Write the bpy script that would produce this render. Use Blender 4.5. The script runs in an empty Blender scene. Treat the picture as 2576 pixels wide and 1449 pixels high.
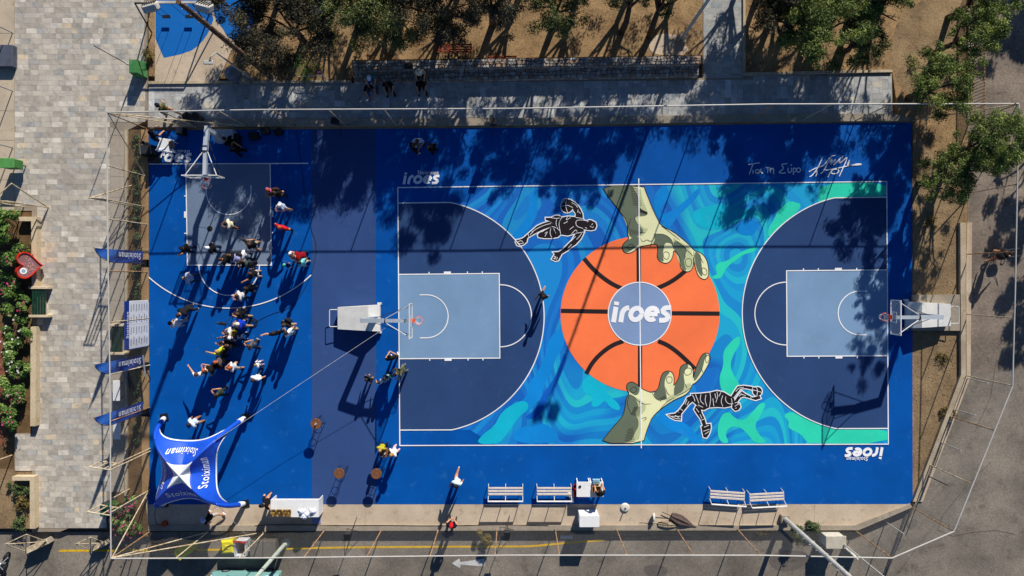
import bpy, bmesh, math, random
import numpy as np
from mathutils import Vector, Matrix, Euler
random.seed(7); RNG = np.random.default_rng(7)
SC = bpy.context.scene
# ------------------------------------------------------------------ camera
CAM_H = 43.0; FPX = 1888.0; NX, NY = 1300.0, 700.0
cam_d = bpy.data.cameras.new('camera'); cam = bpy.data.objects.new('camera', cam_d)
SC.collection.objects.link(cam); SC.camera = cam
cam.location = (0, 0, CAM_H); cam.rotation_euler = (0, 0, 0)
cam_d.sensor_width = 36.0; cam_d.lens = FPX / 2576.0 * 36.0
cam_d.shift_x = (1288.0 - NX) / 2576.0; cam_d.shift_y = -(724.5 - NY) / 2576.0
cam_d.clip_start = 0.5; cam_d.clip_end = 2000
# ------------------------------------------------------------------ sky, sun, exposure
SUN_EL = math.radians(28.5); SUN_AZ = math.atan2(0.365, 1.0)
w = bpy.data.worlds.new('World'); SC.world = w; w.use_nodes = True
nt = w.node_tree; bg = nt.nodes['Background']; sky = nt.nodes.new('ShaderNodeTexSky')
sky.sky_type = 'NISHITA'; sky.sun_disc = False; sky.sun_elevation = SUN_EL; sky.sun_rotation = SUN_AZ
sky.air_density = 0.85; sky.dust_density = 0.2; sky.ozone_density = 8.0
nt.links.new(sky.outputs[0], bg.inputs[0]); bg.inputs[1].default_value = 0.065
sl = bpy.data.lights.new('sun', 'SUN'); sl.energy = 5.0; sl.angle = math.radians(0.53); sl.color = (1.0, 0.94, 0.86)
sun = bpy.data.objects.new('sun', sl); SC.collection.objects.link(sun); sun.location = (8, 24, 40)
sd = Vector((math.sin(SUN_AZ) * math.cos(SUN_EL), math.cos(SUN_AZ) * math.cos(SUN_EL), math.sin(SUN_EL)))
sun.rotation_euler = sd.to_track_quat('Z', 'Y').to_euler()
SC.view_settings.view_transform = 'Standard'; SC.view_settings.look = 'None'
SC.view_settings.exposure = 0.32; SC.view_settings.gamma = 1.0
SC.render.engine = 'CYCLES'; SC.cycles.use_denoising = True
SC.cycles.max_bounces = 6; SC.cycles.transparent_max_bounces = 12
SC.cycles.caustics_reflective = False; SC.cycles.caustics_refractive = False
# ------------------------------------------------------------------ plan-to-world helpers
def P(x, y, z=0.0):
    k = (CAM_H - z) / FPX
    return Vector(((x - NX) * k, -(y - NY) * k, z))
def T(i, j, x, y): return (644.0 * i + x / 4.0, 362.25 * j + y / 4.0)
def TP(i, j, pts): return [T(i, j, *p) for p in pts]
def c1(x, y): return (408.9 + x / 6.71, 434.4 + y / 6.71)
def c2(x, y): return (408.9 + x / 6.71, 626.1 + y / 6.71)
def c3(x, y): return (408.9 + x / 6.71, 805.0 + y / 6.71)
def c4(x, y): return (332.2 + x / 6.71, 300.3 + y / 6.71)
def c5(x, y): return (830.6 + x / 6.71, 856.1 + y / 6.71)
def c6(x, y): return (830.6 + x / 5.671, 140.6 + y / 5.671)
SCALE = CAM_H / FPX
COL = SC.collection
# ------------------------------------------------------------------ materials
def lin(h):
    h = h.lstrip('#'); out = []
    for k in (0, 2, 4):
        c = int(h[k:k+2], 16) / 255.0
        out.append(c / 12.92 if c <= 0.04045 else ((c + 0.055) / 1.055) ** 2.4)
    return out
MATS = {}
def node(t, kind, **kw):
    n = t.nodes.new('ShaderNode' + kind)
    for k, v in kw.items(): setattr(n, k, v)
    return n
def mix_col(t, fac, a, b, blend='MIX'):
    m = node(t, 'Mix', data_type='RGBA', blend_type=blend)
    def put(sock, v):
        if hasattr(v, 'links') or hasattr(v, 'is_output'): t.links.new(v, sock)
        elif isinstance(v, (int, float)): sock.default_value = v
        else: sock.default_value = (*v[:3], 1)
    put(m.inputs[0], fac); put(m.inputs[6], a); put(m.inputs[7], b)
    return m.outputs[2]
def math_n(t, op, a, b=None, clamp=False):
    m = node(t, 'Math', operation=op); m.use_clamp = clamp
    for s, v in zip(m.inputs, (a, b)):
        if v is None: continue
        if isinstance(v, (int, float)): s.default_value = v
        else: t.links.new(v, s)
    return m.outputs[0]
def noise(t, vec, scale, detail=4, rough=0.55):
    n = node(t, 'TexNoise'); n.inputs['Scale'].default_value = scale
    n.inputs['Detail'].default_value = detail; n.inputs['Roughness'].default_value = rough
    t.links.new(vec, n.inputs['Vector']); return n.outputs[0]
def ramp(t, fac, stops, interp='LINEAR'):
    r = node(t, 'ValToRGB'); r.color_ramp.interpolation = interp
    e = r.color_ramp.elements
    while len(e) < len(stops): e.new(0.5)
    for k, (p, c) in enumerate(stops):
        e[k].position = p; e[k].color = (*c[:3], 1)
    t.links.new(fac, r.inputs[0]); return r.outputs[0]
def base_mat(name):
    m = bpy.data.materials.new(name); m.use_nodes = True
    t = m.node_tree; b = t.nodes['Principled BSDF']
    tc = node(t, 'TexCoord'); return m, t, b, tc.outputs['Object']
def pm(name, col, rough=0.75, var=0.12, scale=3.0, fine=40.0, fvar=0.08, bump=0.0, metal=0.0, gain=1.0, spec=0.3, dark=None):
    """plain material: one colour with large and fine noise variation"""
    if name in MATS: return MATS[name]
    m, t, b, co = base_mat(name)
    c = [min(0.95, v * gain) for v in lin(col)]
    n1 = noise(t, co, scale); n2 = noise(t, co, fine, 3)
    d = [v * (1 - 2 * var) for v in c] if dark is None else lin(dark)
    l = [min(0.95, v * (1 + 1.2 * var)) for v in c]
    a = ramp(t, n1, [(0.3, d), (0.7, l)])
    f = ramp(t, n2, [(0.3, [1 - 2 * fvar] * 3), (0.7, [1 + fvar] * 3)])
    t.links.new(mix_col(t, 1.0, a, f, 'MULTIPLY'), b.inputs['Base Color'])
    b.inputs['Roughness'].default_value = rough; b.inputs['Metallic'].default_value = metal
    b.inputs['Specular IOR Level'].default_value = spec
    if bump:
        bn = node(t, 'Bump'); bn.inputs['Strength'].default_value = 0.6; bn.inputs['Distance'].default_value = bump
        t.links.new(n2, bn.inputs['Height']); t.links.new(bn.outputs[0], b.inputs['Normal'])
    MATS[name] = m; return m
def blotch(name, c0, c1_, c2_, scale=0.5, fine=30, bump=0.0, rough=0.9, lo=0.35, hi=0.65):
    """ground material: two tones in big patches, third as stains, fine grain"""
    if name in MATS: return MATS[name]
    m, t, b, co = base_mat(name)
    n1 = noise(t, co, scale, 6, 0.62); n2 = noise(t, co, fine, 4, 0.7); n3 = noise(t, co, scale * 3.3, 5, 0.65)
    a = ramp(t, n1, [(lo, lin(c0)), (hi, lin(c1_))])
    st = ramp(t, n3, [(0.56, (0, 0, 0)), (0.72, (1, 1, 1))])
    a = mix_col(t, math_n(t, 'MULTIPLY', st, 0.7), a, lin(c2_))
    f = ramp(t, n2, [(0.25, [0.6] * 3), (0.75, [1.25] * 3)])
    t.links.new(mix_col(t, 1.0, a, f, 'MULTIPLY'), b.inputs['Base Color'])
    b.inputs['Roughness'].default_value = rough; b.inputs['Specular IOR Level'].default_value = 0.2
    if bump:
        bn = node(t, 'Bump'); bn.inputs['Strength'].default_value = 0.8; bn.inputs['Distance'].default_value = bump
        t.links.new(n2, bn.inputs['Height']); t.links.new(bn.outputs[0], b.inputs['Normal'])
    MATS[name] = m; return m
def paint(name, col, wear='#8d97a8', amount=0.10, rough=0.7, gain=1.0, tone=0.10):
    """court paint: slight roller mottling, faded scuffs, fine grain"""
    if name in MATS: return MATS[name]
    m, t, b, co = base_mat(name)
    c = [v * gain for v in lin(col)]
    n1 = noise(t, co, 0.35, 5, 0.6); n2 = noise(t, co, 55, 3, 0.7); n3 = noise(t, co, 1.3, 7, 0.7)
    a = ramp(t, n1, [(0.3, [v * (1 - tone) for v in c]), (0.7, [v * (1 + tone) for v in c])])
    sc = ramp(t, n3, [(0.58, (0, 0, 0)), (0.80, (1, 1, 1))])
    a = mix_col(t, math_n(t, 'MULTIPLY', sc, amount * 2.2), a, lin(wear))
    f = ramp(t, n2, [(0.25, [0.80] * 3), (0.75, [1.18] * 3)])
    t.links.new(mix_col(t, 1.0, a, f, 'MULTIPLY'), b.inputs['Base Color'])
    b.inputs['Roughness'].default_value = rough; b.inputs['Specular IOR Level'].default_value = 0.10
    bn = node(t, 'Bump'); bn.inputs['Strength'].default_value = 0.4; bn.inputs['Distance'].default_value = 0.003
    t.links.new(n2, bn.inputs['Height']); t.links.new(bn.outputs[0], b.inputs['Normal'])
    MATS[name] = m; return m
def cloth(hexc):
    return pm('cloth_' + hexc.strip('#'), hexc, rough=0.9, var=0.10, scale=6, fine=70, fvar=0.06, spec=0.1)
def slab_mat(name, from_object, warm=1.0):
    """marble-ish slab: tone from the object colour or a face attribute, cloudy veins in world space"""
    m, t, b, co = base_mat(name)
    g = node(t, 'NewGeometry').outputs['Position']
    if from_object: tone = node(t, 'ObjectInfo').outputs['Color']
    else:
        a = node(t, 'Attribute'); a.attribute_name = 'tone'; tone = a.outputs['Color']
    wv = node(t, 'TexWave'); wv.wave_type = 'BANDS'; wv.bands_direction = 'DIAGONAL'
    wv.inputs['Scale'].default_value = 0.6; wv.inputs['Distortion'].default_value = 14.0
    wv.inputs['Detail'].default_value = 4; wv.inputs['Detail Scale'].default_value = 1.3
    sep = node(t, 'SeparateColor'); t.links.new(tone, sep.inputs[0])
    sh = node(t, 'CombineXYZ')
    for k in range(3): t.links.new(math_n(t, 'MULTIPLY', sep.outputs[k], 41.0 + 13 * k), sh.inputs[k])
    vm = node(t, 'VectorMath', operation='ADD'); t.links.new(g, vm.inputs[0]); t.links.new(sh.outputs[0], vm.inputs[1])
    t.links.new(vm.outputs[0], wv.inputs['Vector'])
    v = ramp(t, wv.outputs[1], [(0.0, [0.74, 0.75, 0.77]), (0.14, [0.96] * 3), (1.0, [1.03, 1.02, 1.0])])
    n = noise(t, vm.outputs[0], 2.2, 5, 0.6); f = ramp(t, n, [(0.3, [0.82] * 3), (0.7, [1.1] * 3)])
    n2 = noise(t, g, 28, 3); f2 = ramp(t, n2, [(0.3, [0.92] * 3), (0.7, [1.05] * 3)])
    n3 = noise(t, g, 0.22, 4); f3 = ramp(t, n3, [(0.3, [0.86, 0.86, 0.86]), (0.7, [1.06, 1.04, 1.0])])
    c = mix_col(t, 0.8, tone, v, 'MULTIPLY'); c = mix_col(t, 1, c, f, 'MULTIPLY')
    c = mix_col(t, 1, c, f2, 'MULTIPLY'); c = mix_col(t, 1, c, f3, 'MULTIPLY')
    t.links.new(c, b.inputs['Base Color']); b.inputs['Roughness'].default_value = 0.6
    b.inputs['Specular IOR Level'].default_value = 0.3
    return m
def leaf_mat(name, dark, mid, light):
    m, t, b, co = base_mat(name)
    a = node(t, 'Attribute'); a.attribute_name = 'tone'
    sep = node(t, 'SeparateColor'); t.links.new(a.outputs['Color'], sep.inputs[0])
    c = ramp(t, sep.outputs[0], [(0.0, lin(dark)), (0.5, lin(mid)), (1.0, lin(light))])
    t.links.new(c, b.inputs['Base Color']); b.inputs['Roughness'].default_value = 0.6
    b.inputs['Specular IOR Level'].default_value = 0.2
    tr = node(t, 'BsdfTranslucent'); t.links.new(c, tr.inputs[0])
    ms = node(t, 'MixShader'); ms.inputs[0].default_value = 0.22
    t.links.new(b.outputs[0], ms.inputs[1]); t.links.new(tr.outputs[0], ms.inputs[2])
    t.links.new(ms.outputs[0], t.nodes['Material Output'].inputs[0])
    return m
def wire_mat(name, col='#8f8a80', d=0.075, wdt=0.055):
    """chain link: thin crossed wires, open between them (UV in metres)"""
    m, t, b, co = base_mat(name)
    uv = node(t, 'UVMap'); s = node(t, 'SeparateXYZ'); t.links.new(uv.outputs[0], s.inputs[0])
    fs = []
    for op in ('ADD', 'SUBTRACT'):
        q = math_n(t, op, s.outputs[0], s.outputs[1]); q = math_n(t, 'FRACT', math_n(t, 'DIVIDE', q, d * 1.4142))
        fs.append(math_n(t, 'LESS_THAN', q, wdt))
    f = math_n(t, 'MAXIMUM', fs[0], fs[1])
    tr = node(t, 'BsdfTransparent'); ms = node(t, 'MixShader')
    b.inputs['Base Color'].default_value = (*lin(col), 1); b.inputs['Roughness'].default_value = 0.6
    b.inputs['Metallic'].default_value = 0.3
    t.links.new(f, ms.inputs[0]); t.links.new(tr.outputs[0], ms.inputs[1]); t.links.new(b.outputs[0], ms.inputs[2])
    t.links.new(ms.outputs[0], t.nodes['Material Output'].inputs[0])
    return m
def glass_mat(name, col='#cfd8dc', alpha=0.3):
    m, t, b, co = base_mat(name)
    b.inputs['Base Color'].default_value = (*lin(col), 1); b.inputs['Roughness'].default_value = 0.15
    tr = node(t, 'BsdfTransparent'); ms = node(t, 'MixShader'); ms.inputs[0].default_value = alpha
    t.links.new(tr.outputs[0], ms.inputs[1]); t.links.new(b.outputs[0], ms.inputs[2])
    t.links.new(ms.outputs[0], t.nodes['Material Output'].inputs[0])
    return m
# ------------------------------------------------------------------ mesh builder
class MB:
    def __init__(s): s.v = []; s.f = []; s.mi = []
    def add(s, vs, fs, mi=0):
        o = len(s.v); s.v += [tuple(q) for q in vs]
        for f in fs: s.f.append([o + k for k in f]); s.mi.append(mi)
        return s
    def box(s, c, size, rot=None, mi=0, bevel=0.0):
        hx, hy, hz = [q / 2 for q in size]; c = Vector(c)
        R = Euler(rot).to_matrix() if rot is not None and not isinstance(rot, Matrix) else (rot or Matrix.Identity(3))
        if bevel > 0:
            b = min(bevel, hx * .9, hy * .9, hz * .9); vs = []
            for z, ix in ((-hz, b), (-hz + b, 0), (hz - b, 0), (hz, b)):
                x, y = hx - ix, hy - ix
                if ix == 0:
                    vs += [(-x + b, -y, z), (x - b, -y, z), (x, -y + b, z), (x, y - b, z), (x - b, y, z), (-x + b, y, z), (-x, y - b, z), (-x, -y + b, z)]
                else:
                    vs += [(-x + b, -y, z), (x - b, -y, z), (x, -y + b, z), (x, y - b, z), (x - b, y, z), (-x + b, y, z), (-x, y - b, z), (-x, -y + b, z)]
            fs = [list(range(7, -1, -1)), list(range(24, 32))]
            for r in range(3):
                for k in range(8): fs.append([r*8+k, r*8+(k+1) % 8, (r+1)*8+(k+1) % 8, (r+1)*8+k])
        else:
            vs = [(x, y, z) for z in (-hz, hz) for x, y in ((-hx, -hy), (hx, -hy), (hx, hy), (-hx, hy))]
            fs = [[3, 2, 1, 0], [4, 5, 6, 7]] + [[k, (k+1) % 4, (k+1) % 4 + 4, k + 4] for k in range(4)]
        return s.add([c + R @ Vector(q) for q in vs], fs, mi)
    def beam(s, a, b, w, h, mi=0, up=(0, 0, 1)):
        a, b = Vector(a), Vector(b); d = (b - a).normalized(); u = Vector(up)
        if abs(d.dot(u)) > 0.98: u = Vector((0, 1, 0))
        x = d.cross(u).normalized() * w / 2; y = x.cross(d).normalized() * h / 2
        vs = [p + q for p in (a, b) for q in (-x - y, x - y, x + y, -x + y)]
        return s.add(vs, [[3, 2, 1, 0], [4, 5, 6, 7]] + [[k, (k+1) % 4, (k+1) % 4 + 4, k + 4] for k in range(4)], mi)
    def tube(s, pts, r, n=8, mi=0, cap=True):
        pts = [Vector(p) for p in pts]; rs = r if isinstance(r, (list, tuple)) else [r] * len(pts)
        vs = []; u = None
        for k, p in enumerate(pts):
            d = (pts[min(k + 1, len(pts) - 1)] - pts[max(k - 1, 0)]).normalized()
            if u is None:
                u = d.cross(Vector((0, 0, 1)))
                if u.length < 0.05: u = d.cross(Vector((1, 0, 0)))
            u = (u - d * u.dot(d)).normalized(); q = d.cross(u)
            for i in range(n):
                a = 2 * math.pi * i / n; vs.append(p + (u * math.cos(a) + q * math.sin(a)) * rs[k])
        fs = [[k*n+i, k*n+(i+1) % n, (k+1)*n+(i+1) % n, (k+1)*n+i] for k in range(len(pts) - 1) for i in range(n)]
        if cap: fs += [list(range(n - 1, -1, -1)), list(range((len(pts)-1)*n, len(pts)*n))]
        return s.add(vs, fs, mi)
    def torus(s, c, R, r, n=24, m=8, mi=0, axis=None):
        c = Vector(c); M = axis or Matrix.Identity(3); vs = []; fs = []
        for i in range(n):
            a = 2 * math.pi * i / n
            for j in range(m):
                b = 2 * math.pi * j / m
                vs.append(c + M @ Vector(((R + r*math.cos(b))*math.cos(a), (R + r*math.cos(b))*math.sin(a), r*math.sin(b))))
        for i in range(n):
            for j in range(m): fs.append([i*m+j, ((i+1) % n)*m+j, ((i+1) % n)*m+(j+1) % m, i*m+(j+1) % m])
        return s.add(vs, fs, mi)
    def lathe(s, c, prof, n=16, mi=0, M=None):
        """profile [(r,z)...] turned round z"""
        c = Vector(c); M = M or Matrix.Identity(3); vs = []
        for r, z in prof:
            for i in range(n):
                a = 2 * math.pi * i / n; vs.append(c + M @ Vector((r*math.cos(a), r*math.sin(a), z)))
        L = len(prof)
        fs = [[k*n+i, k*n+(i+1) % n, (k+1)*n+(i+1) % n, (k+1)*n+i] for k in range(L - 1) for i in range(n)]
        fs += [list(range(n - 1, -1, -1)), list(range((L-1)*n, L*n))]
        return s.add(vs, fs, mi)
    def prism(s, pts, z0, z1, mi=0):
        n = len(pts); area = sum(pts[i][0]*pts[(i+1) % n][1] - pts[(i+1) % n][0]*pts[i][1] for i in range(n))
        if area < 0: pts = pts[::-1]
        vs = [(p[0], p[1], z0) for p in pts] + [(p[0], p[1], z1) for p in pts]
        fs = [list(range(n - 1, -1, -1)), list(range(n, 2*n))] + [[k, (k+1) % n, (k+1) % n + n, k + n] for k in range(n)]
        return s.add(vs, fs, mi)
    def sheet(s, pts, z, mi=0):
        n = len(pts); area = sum(pts[i][0]*pts[(i+1) % n][1] - pts[(i+1) % n][0]*pts[i][1] for i in range(n))
        if area < 0: pts = pts[::-1]
        return s.add([(p[0], p[1], z) for p in pts], [list(range(n))], mi)
    def stroke(s, pts, wid, z, closed=False, mi=0, taper=False):
        """flat painted line through 2D points"""
        pts = [Vector((p[0], p[1])) for p in pts]; q = [pts[0]]
        for p in pts[1:]:
            if (p - q[-1]).length > 1e-4: q.append(p)
        pts = q; n = len(pts)
        if n < 2: return s
        vs = []
        for k in range(n):
            a = pts[(k - 1) % n] if (closed or k > 0) else pts[k]; b = pts[(k + 1) % n] if (closed or k < n - 1) else pts[k]
            d0 = (pts[k] - a); d1 = (b - pts[k])
            if d0.length < 1e-6: d0 = d1
            if d1.length < 1e-6: d1 = d0
            d0.normalize(); d1.normalize(); d = d0 + d1
            if d.length < 1e-3: d = d0
            d.normalize(); nn = Vector((-d.y, d.x)); c = max(0.45, abs(nn.dot(Vector((-d0.y, d0.x)))))
            hw = wid / 2 / c
            if taper: hw *= (0.25 + 0.75 * math.sin(math.pi * (k + 0.3) / (n - 0.4)))
            vs += [(*(pts[k] + nn * hw), z), (*(pts[k] - nn * hw), z)]
        m = n if closed else n - 1
        fs = [[2*k+1, 2*((k+1) % n)+1, 2*((k+1) % n), 2*k] for k in range(m)]
        return s.add(vs, fs, mi)
    def build(s, name, mat, parent=None, world=True, smooth=False, kind=None):
        off = Vector((0, 0, 0))
        if world and parent is not None:
            q = parent
            while q is not None: off += Vector(q.location); q = q.parent
        me = bpy.data.meshes.new(name)
        me.from_pydata([(a[0]-off.x, a[1]-off.y, a[2]-off.z) for a in s.v], [], s.f)
        ml = mat if isinstance(mat, (list, tuple)) else [mat]
        for m in ml: me.materials.append(m)
        if len(ml) > 1: me.polygons.foreach_set('material_index', s.mi)
        if smooth: me.polygons.foreach_set('use_smooth', [True] * len(me.polygons))
        me.update()
        o = bpy.data.objects.new(name, me); COL.objects.link(o)
        if parent is not None: o.parent = parent
        if kind: o['kind'] = kind
        return o
def tag(o, label, cat, group=None):
    o['label'] = label; o['category'] = cat
    if group: o['group'] = group
    return o
def thing(name, label, cat, loc=(0, 0, 0), rz=0.0, group=None):
    o = bpy.data.objects.new(name, None); COL.objects.link(o); o.empty_display_size = 0.2
    o.location = loc; o.rotation_euler = (0, 0, rz); return tag(o, label, cat, group)
def copy_tree(o, parent=None):
    c = o.copy(); COL.objects.link(c); c.parent = parent
    for ch in o.children: copy_tree(ch, c)
    return c
def struct(name, mb, mat, **k):
    o = mb.build(name, mat, **k); o['kind'] = 'structure'; return o
def np_mesh(name, V, F, mat, tone=None, parent=None, kind=None, smooth=False):
    """fast mesh from numpy: V (n,3), F (m,k) equal-sided faces, tone per face"""
    me = bpy.data.meshes.new(name); nF, k = F.shape
    me.vertices.add(len(V)); me.vertices.foreach_set('co', V.astype(np.float32).ravel())
    me.loops.add(nF * k); me.loops.foreach_set('vertex_index', F.astype(np.int32).ravel())
    me.polygons.add(nF); me.polygons.foreach_set('loop_start', np.arange(0, nF * k, k, dtype=np.int32))
    if tone is not None:
        a = me.attributes.new('tone', 'FLOAT_COLOR', 'FACE')
        a.data.foreach_set('color', np.c_[tone, np.ones(nF)].astype(np.float32).ravel())
    me.materials.append(mat); me.update(calc_edges=True); me.validate()
    me.polygons.foreach_set('use_smooth', [bool(smooth)] * nF)
    o = bpy.data.objects.new(name, me); COL.objects.link(o)
    if parent is not None: o.parent = parent
    if kind: o['kind'] = kind
    return o
def arc(cx, cy, r, a0, a1, n=48):
    return [(cx + r*math.cos(math.radians(a0 + (a1-a0)*k/n)), cy + r*math.sin(math.radians(a0 + (a1-a0)*k/n))) for k in range(n + 1)]
def smooth2(pts, closed=True, it=2):
    """Chaikin corner cutting on pixel outlines"""
    for _ in range(it):
        q = []; n = len(pts)
        rng = range(n) if closed else range(n - 1)
        if not closed: q.append(pts[0])
        for k in rng:
            a, b = pts[k], pts[(k + 1) % n]
            q.append((a[0]*.75+b[0]*.25, a[1]*.75+b[1]*.25)); q.append((a[0]*.25+b[0]*.75, a[1]*.25+b[1]*.75))
        if not closed: q.append(pts[-1])
        pts = q
    return pts
def PW(pts, z=0.0): return [tuple(P(x, y, z)[:2]) for x, y in pts]
# text as triangles in unit space -> any frame
def text_geo(body, bold=0.0, shear=0.0):
    cu = bpy.data.curves.new('lettering', 'FONT'); cu.body = body; cu.size = 1.0; cu.shear = shear; cu.offset = bold; cu.space_character = 1.14
    cu.resolution_u = 3; cu.fill_mode = 'FRONT'
    ob = bpy.data.objects.new('lettering', cu); COL.objects.link(ob)
    dg = bpy.context.evaluated_depsgraph_get(); me = bpy.data.meshes.new_from_object(ob.evaluated_get(dg))
    V = [tuple(v.co) for v in me.vertices]; F = [list(p.vertices) for p in me.polygons]
    bpy.data.objects.remove(ob); bpy.data.curves.remove(cu); bpy.data.meshes.remove(me)
    xs = [v[0] for v in V]; ys = [v[1] for v in V]
    x0, x1, y0, y1 = min(xs), max(xs), min(ys), max(ys)
    return [((v[0]-x0)/(x1-x0), (v[1]-y0)/(y1-y0)) for v in V], F, (x1-x0)/(y1-y0)
TXT = {}
def text_on(mb, body, o, u, v, bold=0.02, shear=0.0, mi=0, fn=None):
    """text filling the parallelogram o + s*u + t*v"""
    key = (body, bold, shear)
    if key not in TXT: TXT[key] = text_geo(body, bold, shear)
    V, F, _ = TXT[key]; o, u, v = Vector(o), Vector(u), Vector(v)
    pts = [o + u*a + v*b for a, b in V]
    if fn: pts = [fn(p) for p in pts]
    return mb.add(pts, F, mi)
def iroes_geo(mb, fr, z, wid=0.31, gaps=False):
    """chunky rounded lowercase lettering; fr maps (x,y) letter units to world xy"""
    S = 0.17
    def ln(pts, k):
        pts = [(x + S*y, y) for x, y in pts]
        W = [fr(*p) for p in pts]; sc = (Vector(fr(1, 0)) - Vector(fr(0, 0))).length
        mb.stroke(W, wid*sc, z + 0.0004*k)
    ln([(0.14, 0), (0.14, 0.93)], 0); ln([(0.14, 1.03), (0.14, 1.24)], 1)
    ln([(0.60, 0), (0.60, 0.5), (0.62, 0.62), (0.70, 0.76), (0.83, 0.85), (1.0, 0.87)], 2)
    ln(arc(1.50, 0.5, 0.345, 0, 360, 28), 3)
    ln([(2.16, 0.50), (2.86, 0.50)], 4)
    ln(arc(2.50, 0.5, 0.345, 5, 312, 26), 5)
    ln([(3.66, 0.88), (3.40, 0.88), (3.25, 0.84), (3.17, 0.72), (3.22, 0.60), (3.36, 0.52), (3.50, 0.43), (3.55, 0.30), (3.48, 0.17), (3.33, 0.12), (3.02, 0.12)], 6)
# ================================================================== GROUND AND COURT
M_conc = blotch('concrete', '#b9a68e', '#cdbba2', '#9a8871', 0.6, 26, rough=0.9)
M_concd = blotch('concrete_old', '#958a79', '#aa9e8c', '#74695a', 0.7, 22, bump=0.004)
M_kerb = blotch('kerb_stone', '#a8997f', '#c2b398', '#81715a', 1.2, 24, bump=0.004)
M_asph = blotch('asphalt', '#70695f', '#908779', '#574f46', 0.35, 11, bump=0.012, lo=0.36, hi=0.64)
M_gravel = blotch('asphalt_gravelly', '#6f655b', '#948677', '#544a40', 0.5, 7, bump=0.025)
M_earth = blotch('dry_earth', '#7b664b', '#a08764', '#574733', 0.6, 9, bump=0.03)
M_litter = blotch('leaf_litter', '#7f6546', '#a88a62', '#53422e', 0.8, 9, bump=0.03)
M_soil = blotch('bed_soil', '#5a452f', '#79603f', '#3d2e1e', 1.0, 16, bump=0.02)
M_brown = blotch('brown_border', '#96774f', '#b08f63', '#6d5639', 1.0, 20, bump=0.004)
M_white = paint('line_white', '#f6f6f5', '#c4cad4', 0.08, gain=0.93)
M_yellow = blotch('road_yellow', '#d9a916', '#e3b92a', '#8f7d40', 1.5, 18)
M_arrow = blotch('road_white', '#b9b7b2', '#d8d6d1', '#8f8b85', 1.5, 18)

g = MB(); R_ = 160
g.add([(-R_, -R_, -0.45), (R_, -R_, -0.45), (R_, R_, -0.45), (-R_, R_, -0.45)], [[0, 1, 2, 3]])
struct('ground', g, M_gravel)
ZR = -0.30
road = struct('road', MB().prism(PW([(-700, 1336), (150, 1338), (380, 1338), (2160, 1336), (2300, 1270), (2425, 945), (2434, 560), (2436, -700), (3300, -700), (3300, 2200), (-700, 2200)], ZR), -0.44, ZR), M_asph)
MB().sheet(PW([(2434, 560), (2437, -700), (2800, -700), (2760, 300), (2660, 900), (2560, 930), (2424, 945)], ZR), ZR + 0.004).build('gravelly_shoulder', M_gravel, road)
for poly in ([(1948, 1388), (2010, 1382), (2040, 1400), (2020, 1430), (1960, 1440), (1930, 1415)], [(2240, 1368), (2262, 1352), (2280, 1360), (2270, 1380), (2250, 1388)], [(2278, 1322), (2300, 1300), (2312, 1318), (2290, 1336)], [(1610, 1425), (1660, 1418), (1690, 1440), (1640, 1460)]):
    MB().sheet(PW(smooth2(poly), ZR), ZR + 0.006).build('road_patch', blotch('patch', '#5f5953', '#726b64', '#4c4641', 0.9, 24), road)
yl = [T(0, 3, 590, 1195), T(0, 3, 1400, 1190), T(0, 3, 2576, 1182), T(1, 3, 700, 1163), T(1, 3, 1600, 1155), T(2, 3, 0, 1152), T(2, 3, 200, 1150), T(2, 3, 400, 1130), T(2, 3, 620, 1110), T(2, 3, 930, 1085)]
MB().stroke(PW(smooth2(yl, False, 1), ZR), 0.12, ZR + 0.008).build('yellow_line', M_yellow, road)
ar = [T(1, 3, *p) for p in ((1970, 1320), (2045, 1272), (2058, 1308), (2305, 1272), (2300, 1352), (2062, 1335), (2052, 1370))]
MB().sheet(PW(ar, ZR), ZR + 0.008).build('direction_arrow', M_arrow, road)
# ragged road edge and cracks
for pl in ([T(2, 3, 830, 1005), T(2, 3, 960, 1045), T(2, 3, 1240, 1050), T(2, 3, 1500, 1035), T(2, 3, 1800, 1050)], [T(3, 3, 1760, 850), T(3, 3, 1700, 980), T(3, 3, 1860, 1050), T(3, 3, 2050, 1010), T(3, 3, 2300, 990), T(3, 3, 2480, 1030)], [T(3, 3, 2240, 300), T(3, 3, 1980, 560), T(3, 3, 1760, 840), T(3, 3, 1540, 1100), T(3, 3, 1300, 1440)], [T(3, 2, 2300, 700), T(3, 2, 2240, 1100), T(3, 2, 2080, 1449)]):
    MB().stroke(PW(pl, ZR), 0.022, ZR + 0.0075).build('crack', pm('crack', '#4d463e', 0.9), road)

# park ground (dry earth under the trees), raised a little
park = struct('park_ground', MB().prism(PW([(372, 190), (650, 200), (884, 205), (884, 150), (1768, 138), (1768, -700), (-200, -700), (372, -700)], 0.1), -0.44, 0.02), M_litter)
struct('park_ground', MB().prism(PW([(1872, 188), (2245, 180), (2262, 300), (2296, 306), (2296, 1262), (2307, 1258), (2425, 945), (2434, 560), (2440, -700), (1872, -700)], 0.0), -0.44, -0.02), M_litter)
MB().sheet(PW([(2297, 330), (2425, 480), (2426, 600), (2422, 930), (2330, 1190), (2300, 1250)], -0.016), -0.016).build('bare_soil', M_earth, bpy.data.objects['park_ground.001'])
MB().sheet(PW(smooth2([(2250, 60), (2300, 10), (2420, -60), (2432, 180), (2330, 250), (2266, 230), (2240, 150)]), -0.016), -0.016).build('bare_soil', M_earth, bpy.data.objects['park_ground.001'])
MB().sheet(PW(smooth2([(1640, 95), (1668, 82), (1716, 92), (1738, 138), (1650, 140), (1630, 120)], it=1), 0.03), 0.03).build('concrete_pad', M_conc, park)

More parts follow.
